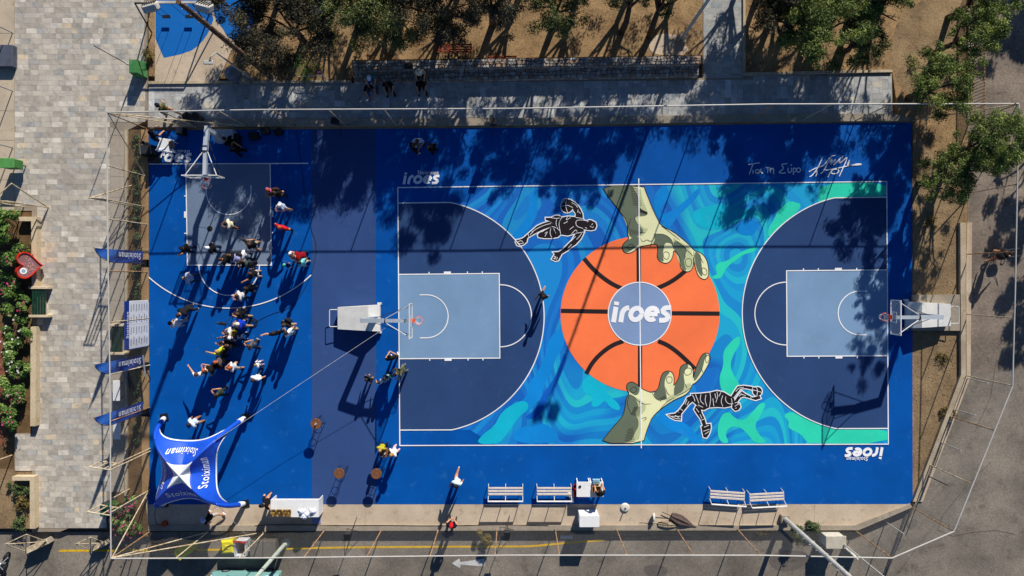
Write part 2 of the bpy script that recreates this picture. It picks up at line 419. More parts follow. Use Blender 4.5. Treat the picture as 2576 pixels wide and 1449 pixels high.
# far-left pavement strip and left beds
struct('side_pavement', MB().prism(PW([(-900, -700), (36, -700), (36, 530), (-900, 530)]), -0.44, 0.0), blotch('pale_concrete', '#b5a58e', '#c6b69d', '#9a8b74', 0.7, 24))
for y in (83, 165, 278, 352, 452):
    MB().stroke(PW([(-20, y), (36, y + 1)]), 0.02, 0.004).build('joint', pm('joint', '#7c7061', 0.9), bpy.data.objects['side_pavement'])
struct('left_bed', MB().prism(PW([(-900, 530), (80, 530), (80, 1090), (36, 1095), (36, 1180), (-900, 1180)]), -0.44, -0.05), M_soil)
struct('left_bed', MB().prism(PW([(-900, 1180), (85, 1180), (85, 1330), (-900, 1330)]), -0.44, -0.04), M_earth)
struct('terrace_floor', MB().prism(PW([(-900, 820), (24, 815), (40, 960), (20, 1060), (5, 1120), (-900, 1130)]), -0.44, -0.04), blotch('red_floor', '#7a4a38', '#8d5844', '#5d3a2d', 0.8, 22))
M_cream = blotch('cream_wall', '#c4b08f', '#d6c4a4', '#a18c6b', 0.8, 24)
def low_wall(label, pts, z1, m=None, z0=-0.44):
    o = MB().prism(PW(pts, z1), z0, z1).build('low_wall', m or M_cream); tag(o, label, 'wall'); return o
low_wall('cream low wall edging the oleander bed beside the heart bin', [(78, 545), (92, 545), (92, 722), (80, 722)], 0.40)
low_wall('short cream wall across the top of the oleander bed', [(46, 545), (78, 545), (78, 556), (48, 556)], 0.40)
low_wall('long cream wall edging the flowering hedge below the green bench', [(77, 822), (91, 822), (89, 1072), (76, 1072)], 0.40)
low_wall('cream wall corner beside the dry bed at lower left', [(30, 1199), (86, 1199), (88, 1330), (75, 1330), (75, 1209), (30, 1209)], 0.40)

# plaza with individual slabs
plaza = struct('plaza', MB().prism(PW([(36, -700), (364, -700), (370, 212), (372, 300), (312, 332), (312, 1250), (365, 1250), (150, 1338), (80, 1338), (80, 1180), (36, 1180), (36, 1090), (80, 1090), (80, 530), (36, 530)]), -0.44, -0.012), blotch('mortar', '#8f8372', '#9d917f', '#766b5c', 0.8, 24))
SLAB_O = slab_mat('slab_single', True); SLAB_A = slab_mat('slab_field', False)
unit = MB().box((0, 0, 0), (1, 1, 1)).build('paving_slab', SLAB_O).data
bpy.data.objects.remove(bpy.data.objects['paving_slab'])
def slab_tone(rng, blue=0.0):
    k = rng.random(); b = rng.uniform(0.42, 0.60)
    c = np.array([b, b * 0.915, b * 0.775])
    if k < 0.06: c = np.array([0.70, 0.65, 0.56]) * rng.uniform(0.9, 1.05)
    elif k < 0.17: c = np.array([0.42, 0.41, 0.38]) * rng.uniform(0.9, 1.15)
    elif k < 0.195: c = np.array([0.66, 0.55, 0.40])
    return c
def lay_slabs(parent, rects, centre, limit=300):
    """rects: (x0,x1,y0,y1,tone) metres; nearest to the picture centre become single parts"""
    rects.sort(key=lambda r: (r[0]+r[1]-2*centre[0])**2 + (r[2]+r[3]-2*centre[1])**2)
    for r in rects[:limit]:
        o = bpy.data.objects.new('paving_slab', unit); COL.objects.link(o); o.parent = parent
        o.location = ((r[0]+r[1])/2, (r[2]+r[3])/2, -0.010 + random.uniform(-.0015, .0015)); o.scale = (r[1]-r[0], r[3]-r[2], 0.02)
        o.color = (*r[4], 1)
    V = []; F = []; tn = []
    for r in rects[limit:]:
        n = len(V); z = random.uniform(-.0015, .0015)
        for zz in (-0.02, z):
            V += [(r[0], r[2], zz), (r[1], r[2], zz), (r[1], r[3], zz), (r[0], r[3], zz)]
        F += [[n+4, n+5, n+6, n+7]] + [[n+k, n+(k+1) % 4, n+(k+1) % 4+4, n+k+4] for k in range(4)]; tn += [r[4]] * 5
    if V: np_mesh('paving_slab', np.array(V), np.array(F), SLAB_A, np.array(tn), parent, 'stuff')
rng = np.random.default_rng(3); rects = []
for row in range(0, 106):
    yp0 = -60 + row * 13.1; yp1 = yp0 + 13.1
    xl = 37 if yp1 < 528 else (93 if yp0 < 1080 else (38 if yp1 < 1196 else 89))
    xr = 365 if yp1 < 318 else (276 if yp1 < 1240 else 268)
    if yp1 < 210: xr = 363
    if yp0 > 1325: continue
    x = xl - rng.uniform(0, 24)
    while x < xr - 2:
        wd = 26 if rng.random() < 0.72 else rng.uniform(12, 22)
        a, b = max(x, xl), min(x + wd, xr)
        if b - a > 3 and not (yp1 > 318 and a > 276):
            p0 = P(a, yp1); p1 = P(b, yp0)
            rects.append((p0.x + .003, p1.x - .003, p0.y + .003, p1.y - .003, slab_tone(rng)))
        x += wd
lay_slabs(plaza, rects, P(1288, 724)[:2])
# smooth slabs inside the fence (right margin of the plaza)
struct('plaza_margin', MB().prism(PW([(277, 320), (312, 332), (312, 1250), (277, 1250)], 0), -0.012, 0.002), blotch('margin', '#a59a89', '#b4a998', '#8c8171', 0.8, 26))
for y in range(340, 1250, 52):
    MB().stroke(PW([(277, y), (312, y)]), 0.012, 0.006).build('joint', pm('joint', '#7c7061', 0.9), bpy.data.objects['plaza_margin'])
MB().stroke(PW([(302, 330), (302, 1250)]), 0.012, 0.006).build('joint', pm('joint', '#7c7061', 0.9), bpy.data.objects['plaza_margin'])
struct('kerb', MB().prism(PW([(313, 326), (320, 326), (320, 1248), (313, 1248)], .1), -0.44, 0.10), M_kerb)
struct('planting_strip', MB().prism(PW([(320, 338), (328, 326), (356, 326), (356, 1245), (320, 1245)]), -0.44, -0.02), M_soil)
struct('brown_border', MB().prism(PW([(355, 326), (373, 326), (375, 1245), (357, 1245)], .05), -0.44, 0.06), M_brown)
struct('oleander_bed', MB().prism(PW([(278, 1238), (364, 1238), (371, 1350), (278, 1350)], .05), -0.44, 0.03), M_soil)

# shaded path along the top
path = struct('path', MB().prism(PW([(372, 212), (884, 208), (1768, 196), (1768, -700), (1870, -700), (1870, 188), (2244, 184), (2246, 296), (1300, 306), (372, 312)]), -0.44, -0.012), MATS['mortar'])
rng = np.random.default_rng(5); rects = []
x = 374
while x < 2242:
    wd = rng.choice([15, 15, 15, 26]); y = 213 - (x - 372) * 0.0085 - rng.uniform(0, 20); top = 213 - (x - 372) * 0.0085
    if x > 1872: top = 190; y = 190 - rng.uniform(0, 20)
    while y < 298:
        h = 27 if wd == 15 else 15; a, b = max(y, top), min(y + h, 300 - (x-372)*0.004)
        if b - a > 3:
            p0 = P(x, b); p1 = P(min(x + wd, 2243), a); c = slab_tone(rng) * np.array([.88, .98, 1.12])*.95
            rects.append((p0.x + .003, p1.x - .003, p0.y + .003, p1.y - .003, c))
        y += h
    x += wd
y = -40
while y < 196:
    x = 1770 - rng.uniform(0, 20)
    while x < 1868:
        a, b = max(x, 1770), min(x + 26, 1868)
        if b - a > 3:
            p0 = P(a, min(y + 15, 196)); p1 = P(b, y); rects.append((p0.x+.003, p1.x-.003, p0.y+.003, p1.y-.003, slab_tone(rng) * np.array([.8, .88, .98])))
        x += 26
    y += 15
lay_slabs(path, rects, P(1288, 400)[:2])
struct('kerb', MB().prism(PW([(372, 204), (884, 201), (884, 207), (372, 211)], .1), -0.44, 0.10), M_kerb)
struct('kerb', MB().prism(PW([(1869, -300), (1875, -300), (1876, 182), (2244, 175), (2245, 181), (1870, 189)], .12), -0.44, 0.12), M_kerb)
struct('kerb', MB().prism(PW([(372, 300), (1300, 297), (1960, 286), (2245, 286), (2290, 296), (2290, 304), (1920, 306), (1300, 315), (372, 320)], .12), -0.44, 0.12), M_concd)
struct('gutter', MB().prism(PW([(372, 319), (1300, 315), (1920, 306), (2292, 303), (2294, 308), (1920, 312), (1300, 321), (372, 328)], .0), -0.44, 0.006), M_brown)
# playground pad, upper left
pad = struct('playground_pad', MB().prism(PW([(390, -60), (700, -60), (612, 90), (590, 110), (548, 205), (390, 212)], .05), -0.44, 0.07), M_conc)
M_pblue = paint('playground_blue', '#1463ae', '#5a7fa6', 0.15)
MB().sheet(PW(smooth2([(391, -60), (500, -60), (540, 40), (527, 78), (505, 110), (475, 132), (391, 150)], it=1), .074), .074).build('blue_coating', M_pblue, pad)
MB().sheet(PW(smooth2([(520, -60), (640, -20), (636, 90), (600, 110), (570, 90), (560, 70), (540, 48)], it=1), .078), .078).build('blue_coating', M_pblue, pad)
MB().sheet(PW(smooth2([(775, 20), (815, -30), (830, 20), (800, 45)], it=1), 0.03), 0.03).build('blue_coating', M_pblue, park)

# bottom concrete walk with ledge
walk = struct('concrete_walk', MB().prism(PW([(366, 1250), (2294, 1250), (2292, 1268), (2150, 1325), (372, 1330)]), -0.44, -0.004), M_conc)
for x in (560, 740, 920, 1110, 1300, 1490, 1680, 1870, 2050):
    MB().stroke(PW([(x, 1270), (x - 2, 1322)]), 0.012, 0.003).build('joint', pm('joint2', '#94846d', 0.9), walk)
ledge = MB().prism(PW([(372, 1322), (2152, 1322), (2290, 1268), (2296, 1276), (2160, 1334), (372, 1336)], .12), -0.44, 0.12).build('low_wall', M_concd)
tag(ledge, 'weathered concrete ledge along the bottom edge of the court', 'wall')
rwall = MB().prism(PW([(2416, 560), (2430, 560), (2430, 946), (2310, 1262), (2297, 1262), (2418, 942)], .2), -0.44, 0.20).build('low_wall', M_kerb)
tag(rwall, 'concrete boundary wall that bends along the gravelly road at right', 'wall')
struct('concrete_apron', MB().prism(PW([(2431, 560), (2446, 560), (2442, 950), (2322, 1262), (2312, 1262), (2432, 946)], -.2), -0.44, -0.22), M_conc)
struct('hoop_plinth', MB().prism(PW([(2296, 742), (2420, 741), (2420, 832), (2296, 832)], .2), -0.44, 0.16), M_concd)

# ------------------------------------------------------------------ the court
M_blue = paint('court_blue', '#00509f', '#3f80bd', 0.22, tone=0.15)
M_slate = paint('court_slate', '#334d7f', '#566f90', 0.14)
M_slate2 = paint('court_slate_dark', '#2c4671', '#587291', 0.12)
M_key = paint('court_key', '#7897b6', '#a9b6c6', 0.16)
M_keyl = paint('court_key_grey', '#6f8097', '#98a2ae', 0.14)
court = struct('court_floor', MB().prism(PW([(372, 327), (1300, 321), (1920, 311), (2294, 308), (2296, 1255), (2290, 1266), (2282, 1268), (372, 1269)]), -0.44, 0.0), M_blue)
CQ4 = [(1001, 472), (2230, 456.5), (2234, 1117), (1006, 1120.5)]
def cq(u, v):
    s, t = u / 28.0, v / 15.0
    x = (1-s)*(1-t)*CQ4[0][0] + s*(1-t)*CQ4[1][0] + s*t*CQ4[2][0] + (1-s)*t*CQ4[3][0]
    y = (1-s)*(1-t)*CQ4[0][1] + s*(1-t)*CQ4[1][1] + s*t*CQ4[2][1] + (1-s)*t*CQ4[3][1]
    return tuple(P(x, y)[:2])
def CP(pts): return [cq(*p) for p in pts]
# mural ground: contour bands, blue to turquoise from left to right
def mural_mat():
    m, t, b, co = base_mat('mural_waves')
    s = node(t, 'SeparateXYZ'); t.links.new(co, s.inputs[0])
    gx = math_n(t, 'DIVIDE', math_n(t, 'ADD', s.outputs[0], 6.8), 28.0)
    mp = node(t, 'Mapping'); mp.inputs['Scale'].default_value = (1.0, 0.62, 1); mp.inputs['Rotation'].default_value = (0, 0, 0.5)
    t.links.new(co, mp.inputs[0])
    n = node(t, 'TexNoise'); n.inputs['Scale'].default_value = 0.11; n.inputs['Detail'].default_value = 1.2
    n.inputs['Distortion'].default_value = 0.7; t.links.new(mp.outputs[0], n.inputs['Vector'])
    v = math_n(t, 'MULTIPLY_ADD', gx, 0.10); t.nodes[-1].inputs[2].default_value = 0.0
    val = math_n(t, 'ADD', n.outputs[0], v)
    B = [lin(h) for h in ('#0a64ba', '#0c76c6', '#0a6ac0', '#1086cc', '#0b6ec2', '#0960b6', '#0d7cc8', '#138cc8')]
    G = [lin(h) for h in ('#0b8acb', '#0f9fce', '#0c94d0', '#17b0cd', '#0d9ccc', '#0b86c8', '#12a6cd', '#1ebcc6')]
    pos = [0.0, .14, .26, .36, .50, .62, .76, .88]
    val = math_n(t, 'FRACT', math_n(t, 'MULTIPLY', val, 7.0))
    a = ramp(t, val, list(zip(pos, B)), 'CONSTANT'); c = ramp(t, val, list(zip(pos, G)), 'CONSTANT')
    n2 = node(t, 'TexNoise'); n2.inputs['Scale'].default_value = 0.11; n2.inputs['Distortion'].default_value = 1.0
    t.links.new(co, n2.inputs['Vector'])
    sel = math_n(t, 'ADD', gx, math_n(t, 'MULTIPLY', math_n(t, 'SUBTRACT', n2.outputs[0], 0.5), 1.3))
    f = ramp(t, sel, [(0.44, (0, 0, 0)), (0.56, (1, 1, 1))], 'LINEAR')
    col = mix_col(t, f, a, c)
    g1 = noise(t, co, 55, 3, 0.7); fr = ramp(t, g1, [(0.25, [0.84] * 3), (0.75, [1.15] * 3)])
    st = noise(t, co, 1.1, 6, 0.7); sc = ramp(t, st, [(0.62, (0, 0, 0)), (0.85, (1, 1, 1))])
    col = mix_col(t, math_n(t, 'MULTIPLY', sc, 0.22), col, lin('#8fa7ad'))
    t.links.new(mix_col(t, 1, col, fr, 'MULTIPLY'), b.inputs['Base Color'])
    b.inputs['Roughness'].default_value = 0.7; b.inputs['Specular IOR Level'].default_value = 0.25
    return m
MB().sheet(CP([(0, 0), (28, 0), (28, 15), (0, 15)]), 0.004).build('mural_ground', mural_mat(), court)
MB().sheet(CP([(0, 0), (5, 0), (4, .9), (0, .9)]), 0.006).build('blue_corner', M_blue, court)
MB().sheet(CP([(0, 14.1), (4, 14.1), (5.5, 15), (0, 15)]), 0.006).build('blue_corner', M_blue, court)
MB().sheet(PW([(785, 324), (944, 323), (947, 1268), (785, 1268)]), 0.004).build('slate_strip', M_slate, court)
M_mint = paint('mural_mint', '#2fd4b0', '#8fd0c0', 0.08); M_aqua = paint('mural_aqua', '#12b4cc', '#7fc0cc', 0.08); M_sky = paint('mural_sky', '#0f86d2', '#7fa8cc', 0.08)
M_deep = paint('mural_deep', '#0b5dbc', '#6f90bc', 0.08)
def blob(name, m, pts, z, it=2): return MB().sheet(PW(smooth2(pts, True, it)), z).build(name, m, court)
# hand-painted ribbons and blobs traced from the mural
blob('mural_patch', M_mint, [(2062, 461), (2229, 457), (2229, 500), (2100, 500), (2062, 520), (2058, 500)], .0085, 1)
blob('mural_patch', M_mint, TP(3, 2, [(150, 1280), (230, 1240), (330, 1290), (480, 1350), (640, 1400), (660, 1408), (1200, 1408), (1200, 1565), (420, 1565), (380, 1540), (330, 1470), (240, 1430), (200, 1400), (210, 1340)]), .0085, 1)
blob('mural_patch', M_mint, TP(3, 1, [(0, 850), (60, 760), (90, 690), (150, 620), (230, 570), (280, 590), (330, 600), (320, 660), (200, 760), (60, 880), (0, 945)]), .0085, 1)
for m, z, pts in ((M_aqua, .0068, [(700, 960), (760, 880), (900, 860), (960, 950), (930, 1030), (1000, 1100), (1090, 1180), (1080, 1240), (980, 1200), (940, 1120), (860, 1200), (790, 1190), (820, 1090), (720, 1060)]),
                  (M_sky, .0072, [(0, 1290), (60, 1180), (170, 1060), (160, 960), (240, 880), (330, 700), (350, 560), (430, 440), (500, 400), (540, 560), (440, 700), (400, 860), (330, 960), (300, 1100), (180, 1230), (60, 1300)]),
                  (M_deep, .0064, [(120, 1300), (230, 1230), (300, 1080), (420, 920), (470, 800), (520, 640), (560, 700), (500, 860), (430, 1000), (340, 1140), (300, 1260), (200, 1330)])):
    blob('mural_ribbon', m, TP(2, 2, pts), z)
for m, z, pts in ((M_mint, .0085, [(2040, 1240), (2080, 1190), (2160, 1180), (2260, 1110), (2360, 1060), (2460, 1035), (2475, 1050), (2420, 1090), (2330, 1110), (2240, 1180), (2180, 1220), (2130, 1290), (2110, 1350), (2020, 1360), (2010, 1330), (2070, 1310)]),
                  (M_sky, .0081, [(1480, 430), (1560, 440), (1600, 520), (1540, 600), (1480, 680), (1520, 720), (1640, 650), (1760, 560), (1850, 460), (1900, 440), (1880, 520), (1760, 640), (1660, 730), (1600, 830), (1560, 860), (1530, 780), (1440, 700), (1420, 560)]),
                  (M_aqua, .0077, [(1800, 700), (1900, 640), (2100, 600), (2260, 640), (2470, 690), (2440, 740), (2300, 740), (2200, 780), (2120, 860), (1960, 860), (1850, 800)]),
                  (M_sky, .0089, [(2250, 830), (2300, 790), (2420, 760), (2480, 790), (2470, 860), (2420, 920), (2320, 920), (2250, 880)]),
                  (M_sky, .0073, [(0, 900), (110, 800), (170, 660), (170, 520), (230, 440), (290, 440), (250, 560), (260, 700), (200, 820), (110, 930), (30, 980)])):
    blob('mural_ribbon', m, TP(2, 1, pts), z)
for m, z, pts in ((M_mint, .0085, [(2080, 900), (2130, 780), (2120, 640), (2200, 540), (2290, 470), (2300, 560), (2230, 660), (2190, 780), (2240, 900), (2300, 980), (2290, 1060), (2200, 1090), (2110, 1060)]),
                  (M_mint, .0089, [(2100, 1280), (2180, 1240), (2230, 1300), (2320, 1340), (2420, 1250), (2500, 1150), (2560, 1160), (2500, 1280), (2440, 1380), (2480, 1470), (2576, 1560), (2440, 1562), (2380, 1480), (2300, 1400), (2200, 1390), (2140, 1470), (2190, 1562), (2100, 1560), (2060, 1440)]),
                  (M_sky, .0077, [(1500, 1250), (1580, 1200), (1660, 1240), (1700, 1340), (1800, 1400), (1860, 1480), (1940, 1562), (1820, 1562), (1740, 1480), (1600, 1440), (1520, 1380), (1440, 1340)])):
    blob('mural_ribbon', m, TP(2, 2, pts), z)
blob('mural_ribbon', M_aqua, TP(1, 2, [(2400, 1390), (2460, 1260), (2560, 1180), (2700, 1120), (2760, 1200), (2640, 1300), (2560, 1420), (2500, 1500), (2440, 1570), (2210, 1570), (2280, 1470)]), .0085)
blob('mural_ribbon', M_sky, TP(2, 3, [(0, 0), (120, -60), (330, -100), (470, 20), (460, 110), (20, 112)]), .0093)
# three-point areas, keys
def three(mir):
    f = (lambda u: 28 - u) if mir else (lambda u: u)
    a0 = math.degrees(math.asin(6.6 / 6.75))
    pts = [(f(0), 0.9)] + [(f(1.575 + 6.75*math.cos(math.radians(a))), 7.5 - 6.75*math.sin(math.radians(a))) for a in np.linspace(a0, -a0, 60)] + [(f(0), 14.1)]
    return CP(pts)
LINE = 0.030
lines = []
def line(pts, wdt=0.058, closed=False, z=LINE): MB().stroke(pts, wdt, z + 0.0006 * (len(lines) % 7)).build('court_line', M_white, court); lines.append(1)
for mir in (False, True):
    f = (lambda u: 28 - u) if mir else (lambda u: u)
    MB().sheet(three(mir), 0.012).build('three_point_area', M_slate2, court)
    MB().sheet(CP([(f(0), 5.05), (f(5.8), 5.05), (f(5.8), 9.95), (f(0), 9.95)]), 0.016).build('key_area', M_key, court)
    line(three(mir)); line(CP([(f(0), 5.05), (f(5.77), 5.05), (f(5.77), 9.95), (f(0), 9.95)]))
    line(CP([(f(5.8 + 1.8*math.cos(a)), 7.5 + 1.8*math.sin(a)) for a in np.linspace(-math.pi/2, math.pi/2, 40)]))
    line(CP([(f(1.2), 6.25)] + [(f(1.575 + 1.25*math.cos(a)), 7.5 + 1.25*math.sin(a)) for a in np.linspace(-math.pi/2, math.pi/2, 40)] + [(f(1.2), 8.75)]))
    for v0, v1 in ((4.92, 5.03), (9.97, 10.08)):
        for u in (1.75, 3.95, 4.8): line(CP([(f(u), v0), (f(u), v1)]))
        line(CP([(f(2.6), (v0+v1)/2), (f(3.0), (v0+v1)/2)]), 0.13)
line(CP([(-.02, 0), (28.02, 0)])); line(CP([(-.02, 15), (28.02, 15)])); line(CP([(0, 0), (0, 15)])); line(CP([(28, 0), (28, 15)]))
line(CP([(13.8, -.35), (13.84, 15.2)]))
# small half court, left
def SP(pts): return PW(pts)
MB().sheet(SP([(468, 412), (680, 411), (683, 667), (472, 667)]), 0.012).build('key_area', M_keyl, court)
line(SP([(372, 413), (776, 411)])); line(SP([(468, 412), (472, 667), (683, 667), (680, 411)]))
line(SP(arc(577, 667, 76, 0, 180, 36)))
line(SP([(520, 466)] + arc(576, 483, 56, 180, 0, 36)[0:1] + [(576 - 56*math.cos(math.radians(k)), 483 + 57*math.sin(math.radians(k))) for k in range(5, 180, 5)] + [(632, 466)]))
line(SP([(576 - 298*math.cos(math.radians(k)), 478 + 297*math.sin(math.radians(k))) for k in np.linspace(47.2, 134, 50)]))
for x0, x1, y in ((464, 470, 493), (464, 471, 587), (681, 687, 585), (681, 687, 624)): line(SP([(x0, y), (x1, y)]))
line(SP([(466, 532), (466, 548)]), 0.11); line(SP([(686, 530), (686, 546)]), 0.11)
# giant painted ball
M_or = paint('mural_orange', '#fa7a48', '#c98a6a', 0.10); M_blk = paint('mural_black', '#2b2425', '#5f5a5a', 0.08); M_cc = paint('mural_circle', '#7f97bb', '#a9b3bf', 0.12)
ball = MB().sheet(PW([(1610 + 200*math.cos(a), 790.5 + 196*math.sin(a)) for a in np.linspace(0, 2*math.pi, 97)[:-1]]), 0.0155).build('painted_ball', M_or, court)
for pl in ([(1411, 782), (1530, 784)], [(1688, 788), (1810, 789)], [(1606, 596), (1607, 712)], [(1610, 866), (1610, 985)],
           smooth2([(1469, 650), (1485, 670), (1510, 694), (1540, 715), (1565, 726)], False), smooth2([(1728, 678), (1702, 700), (1675, 716), (1650, 726)], False),
           smooth2([(1475, 940), (1488, 915), (1510, 890), (1540, 868), (1568, 858)], False), smooth2([(1655, 858), (1680, 868), (1712, 892), (1748, 928)], False)):
    MB().stroke(PW(pl), 0.25, 0.018 + random.random() * .001).build('ball_seam', M_blk, ball)
circ = MB().sheet(PW([(1609 + 79*math.cos(a), 789 + 79*math.sin(a)) for a in np.linspace(0, 2*math.pi, 73)[:-1]]), 0.0205).build('centre_circle', M_cc, court)
line(PW([(1609 + 79*math.cos(a), 789 + 79*math.sin(a)) for a in np.linspace(0, 2*math.pi, 73)]))
mb = MB(); iroes_geo(mb, lambda x, y: tuple(P(*T(2, 2, 998 + 158*x, 345 - 168*y))[:2]), 0.036); mb.build('lettering', M_white, court)
# corner logos
def logo(x0, x1, yb, xh, flip, sx0, sx1, sy0, sy1):
    k = (x1 - x0) / 3.75; mb = MB()
    fr = (lambda x, y: tuple(P(x1 - k*x, yb + xh*y)[:2])) if flip else (lambda x, y: tuple(P(x0 + k*x, yb - xh*y)[:2]))
    iroes_geo(mb, fr, 0.036, 0.27); mb.build('lettering', M_white, court); mb = MB()
    if flip: a, b, c = P(sx1, sy0), P(sx0, sy0), P(sx1, sy1)
    else: a, b, c = P(sx0, sy1), P(sx1, sy1), P(sx0, sy0)
    o = Vector((a.x, a.y, 0.036)); text_on(mb, 'Stoiximan', o, b - a, c - a, 0.012, 0.2)
    mb.build('lettering', M_white, court)
logo(1013, 1104, 463.5, 23.5, False, 1050, 1103, 429, 439)
logo(2126, 2222, 1125, 23.5, True, 2129, 2183, 1149, 1159.5)
logo(386, 481, 408.5, 23, False, 410, 478, 374.5, 384)
# handwriting
hw = [[(2375, 210), (2490, 188)], [(2425, 203), (2405, 250), (2385, 305)], [(2426, 262), (2420, 298)], [(2505, 250), (2480, 292), (2455, 297), (2445, 275), (2462, 255), (2490, 265), (2520, 297)],
      [(2552, 240), (2592, 235)], [(2574, 238), (2570, 290)], [(2596, 240), (2599, 292)], [(2599, 265), (2616, 240), (2631, 250), (2631, 302)],
      [(2768, 198), (2700, 205), (2740, 245), (2672, 290), (2726, 296), (2752, 290)], [(2776, 240), (2774, 280), (2791, 292), (2811, 275), (2811, 240)], [(2801, 222), (2811, 205)],
      [(2830, 312), (2826, 250), (2841, 240), (2861, 255), (2851, 280), (2828, 282)], [(2881 + 21*math.cos(a), 263 + 22*math.sin(a)) for a in np.linspace(0, 6.28, 13)]]
sg = [[(2986, 280), (3026, 255), (3076, 235), (3136, 220), (3196, 130), (3256, 112)], [(2991, 330), (3016, 320), (3076, 240), (3121, 140)], [(3050, 290), (3070, 262), (3066, 300), (3052, 328)],
      [(3106, 300), (3136, 270), (3176, 190), (3216, 130), (3186, 205), (3226, 150), (3196, 225), (3266, 130), (3216, 240), (3346, 92), (3276, 205), (3316, 180), (3386, 115), (3291, 325)],
      [(3151, 265), (3216, 255), (3296, 240), (3400, 215), (3526, 208), (3490, 196), (3406, 215), (3366, 228), (3396, 150), (3380, 215)], [(3176, 335), (3196, 290), (3236, 250), (3296, 265), (3266, 300), (3216, 300), (3201, 280)]]
mb = MB()
for k, pl in enumerate(hw): mb.stroke(PW(TP(2, 1, smooth2(pl, False, 2))), 0.06, 0.0325 + k * .0004)
mb.build('handwriting', M_white, court); mb = MB()
for k, pl in enumerate(sg): mb.stroke(PW(TP(2, 1, smooth2(pl, False, 2))), 0.05, 0.0325 + k * .0004)
mb.build('signature', M_white, court)
mb = MB(); mb.stroke(PW([(T(1, 2, 2350, 1368)[0] + 9.5*math.cos(a), T(1, 2, 2350, 1368)[1] + 9.5*math.sin(a)) for a in np.linspace(0, 6.283, 25)]), 0.02, .011)
mb.stroke(PW(TP(1, 2, [(2328, 1360), (2345, 1385), (2352, 1350), (2368, 1385), (2376, 1355)])), 0.02, .0115); mb.build('artist_stamp', paint('stamp', '#2f86d8', gain=1), court)
# ------------------------------------------------------------------ mural hands
M_skin = paint('mural_hand_light', '#e6e6b2', '#c8c8a8', 0.05); M_shade = paint('mural_hand_shade', '#66705c', '#8d957f', 0.08); M_mid = paint('mural_hand_mid', '#bdc494', '#b0b59a', 0.06)
def hand(i, j, outline, shades, mids, nails, inks, hatch):
    o = MB().sheet(PW(TP(i, j, smooth2(outline, True, 1))), 0.0215).build('painted_hand', M_skin, court)
    for k, s in enumerate(mids): MB().sheet(PW(TP(i, j, smooth2(s, True, 1))), 0.0222 + k*.0002).build('half_tone', M_mid, o)
    for k, s in enumerate(shades): MB().sheet(PW(TP(i, j, smooth2(s, True, 1))), 0.0240 + k*.0002).build('shading', M_shade, o)
    mb = MB(); mb.stroke(PW(TP(i, j, smooth2(outline, True, 1))), 0.045, 0.0262, closed=True)
    k = 0
    for nl in nails: mb.stroke(PW(TP(i, j, smooth2(nl, True, 2))), 0.03, 0.0264 + k*.0001, closed=True); k += 1
    for nl in inks: mb.stroke(PW(TP(i, j, smooth2(nl, False, 2))), 0.035, 0.0264 + k*.0001, taper=True); k += 1
    for nl in hatch: mb.stroke(PW(TP(i, j, nl)), 0.035, 0.0264 + k*.0001, taper=True); k += 1
    mb.build('ink_line', M_blk, o)
h1 = [(905, 420), (960, 520), (1040, 620), (1100, 700), (1150, 770), (1166, 830), (1160, 900), (1180, 950), (1150, 975), (1115, 1010), (1106, 1045), (1125, 1088), (1165, 1102), (1215, 1088), (1280, 1035), (1350, 1020), (1410, 1010), (1465, 1010), (1466, 1090), (1458, 1130), (1475, 1172), (1520, 1197), (1560, 1202), (1600, 1172), (1620, 1120), (1626, 1066), (1660, 1095), (1690, 1150), (1690, 1210), (1700, 1252), (1740, 1282), (1780, 1287), (1815, 1257), (1828, 1200), (1826, 1130), (1832, 1180), (1845, 1250), (1870, 1320), (1900, 1352), (1940, 1367), (1970, 1342), (1981, 1300), (1975, 1230), (1960, 1170), (1930, 1120), (1890, 1090), (1830, 1072), (1790, 1020), (1720, 960), (1620, 880), (1500, 825), (1450, 730), (1400, 620), (1370, 540), (1345, 480), (1325, 418)]
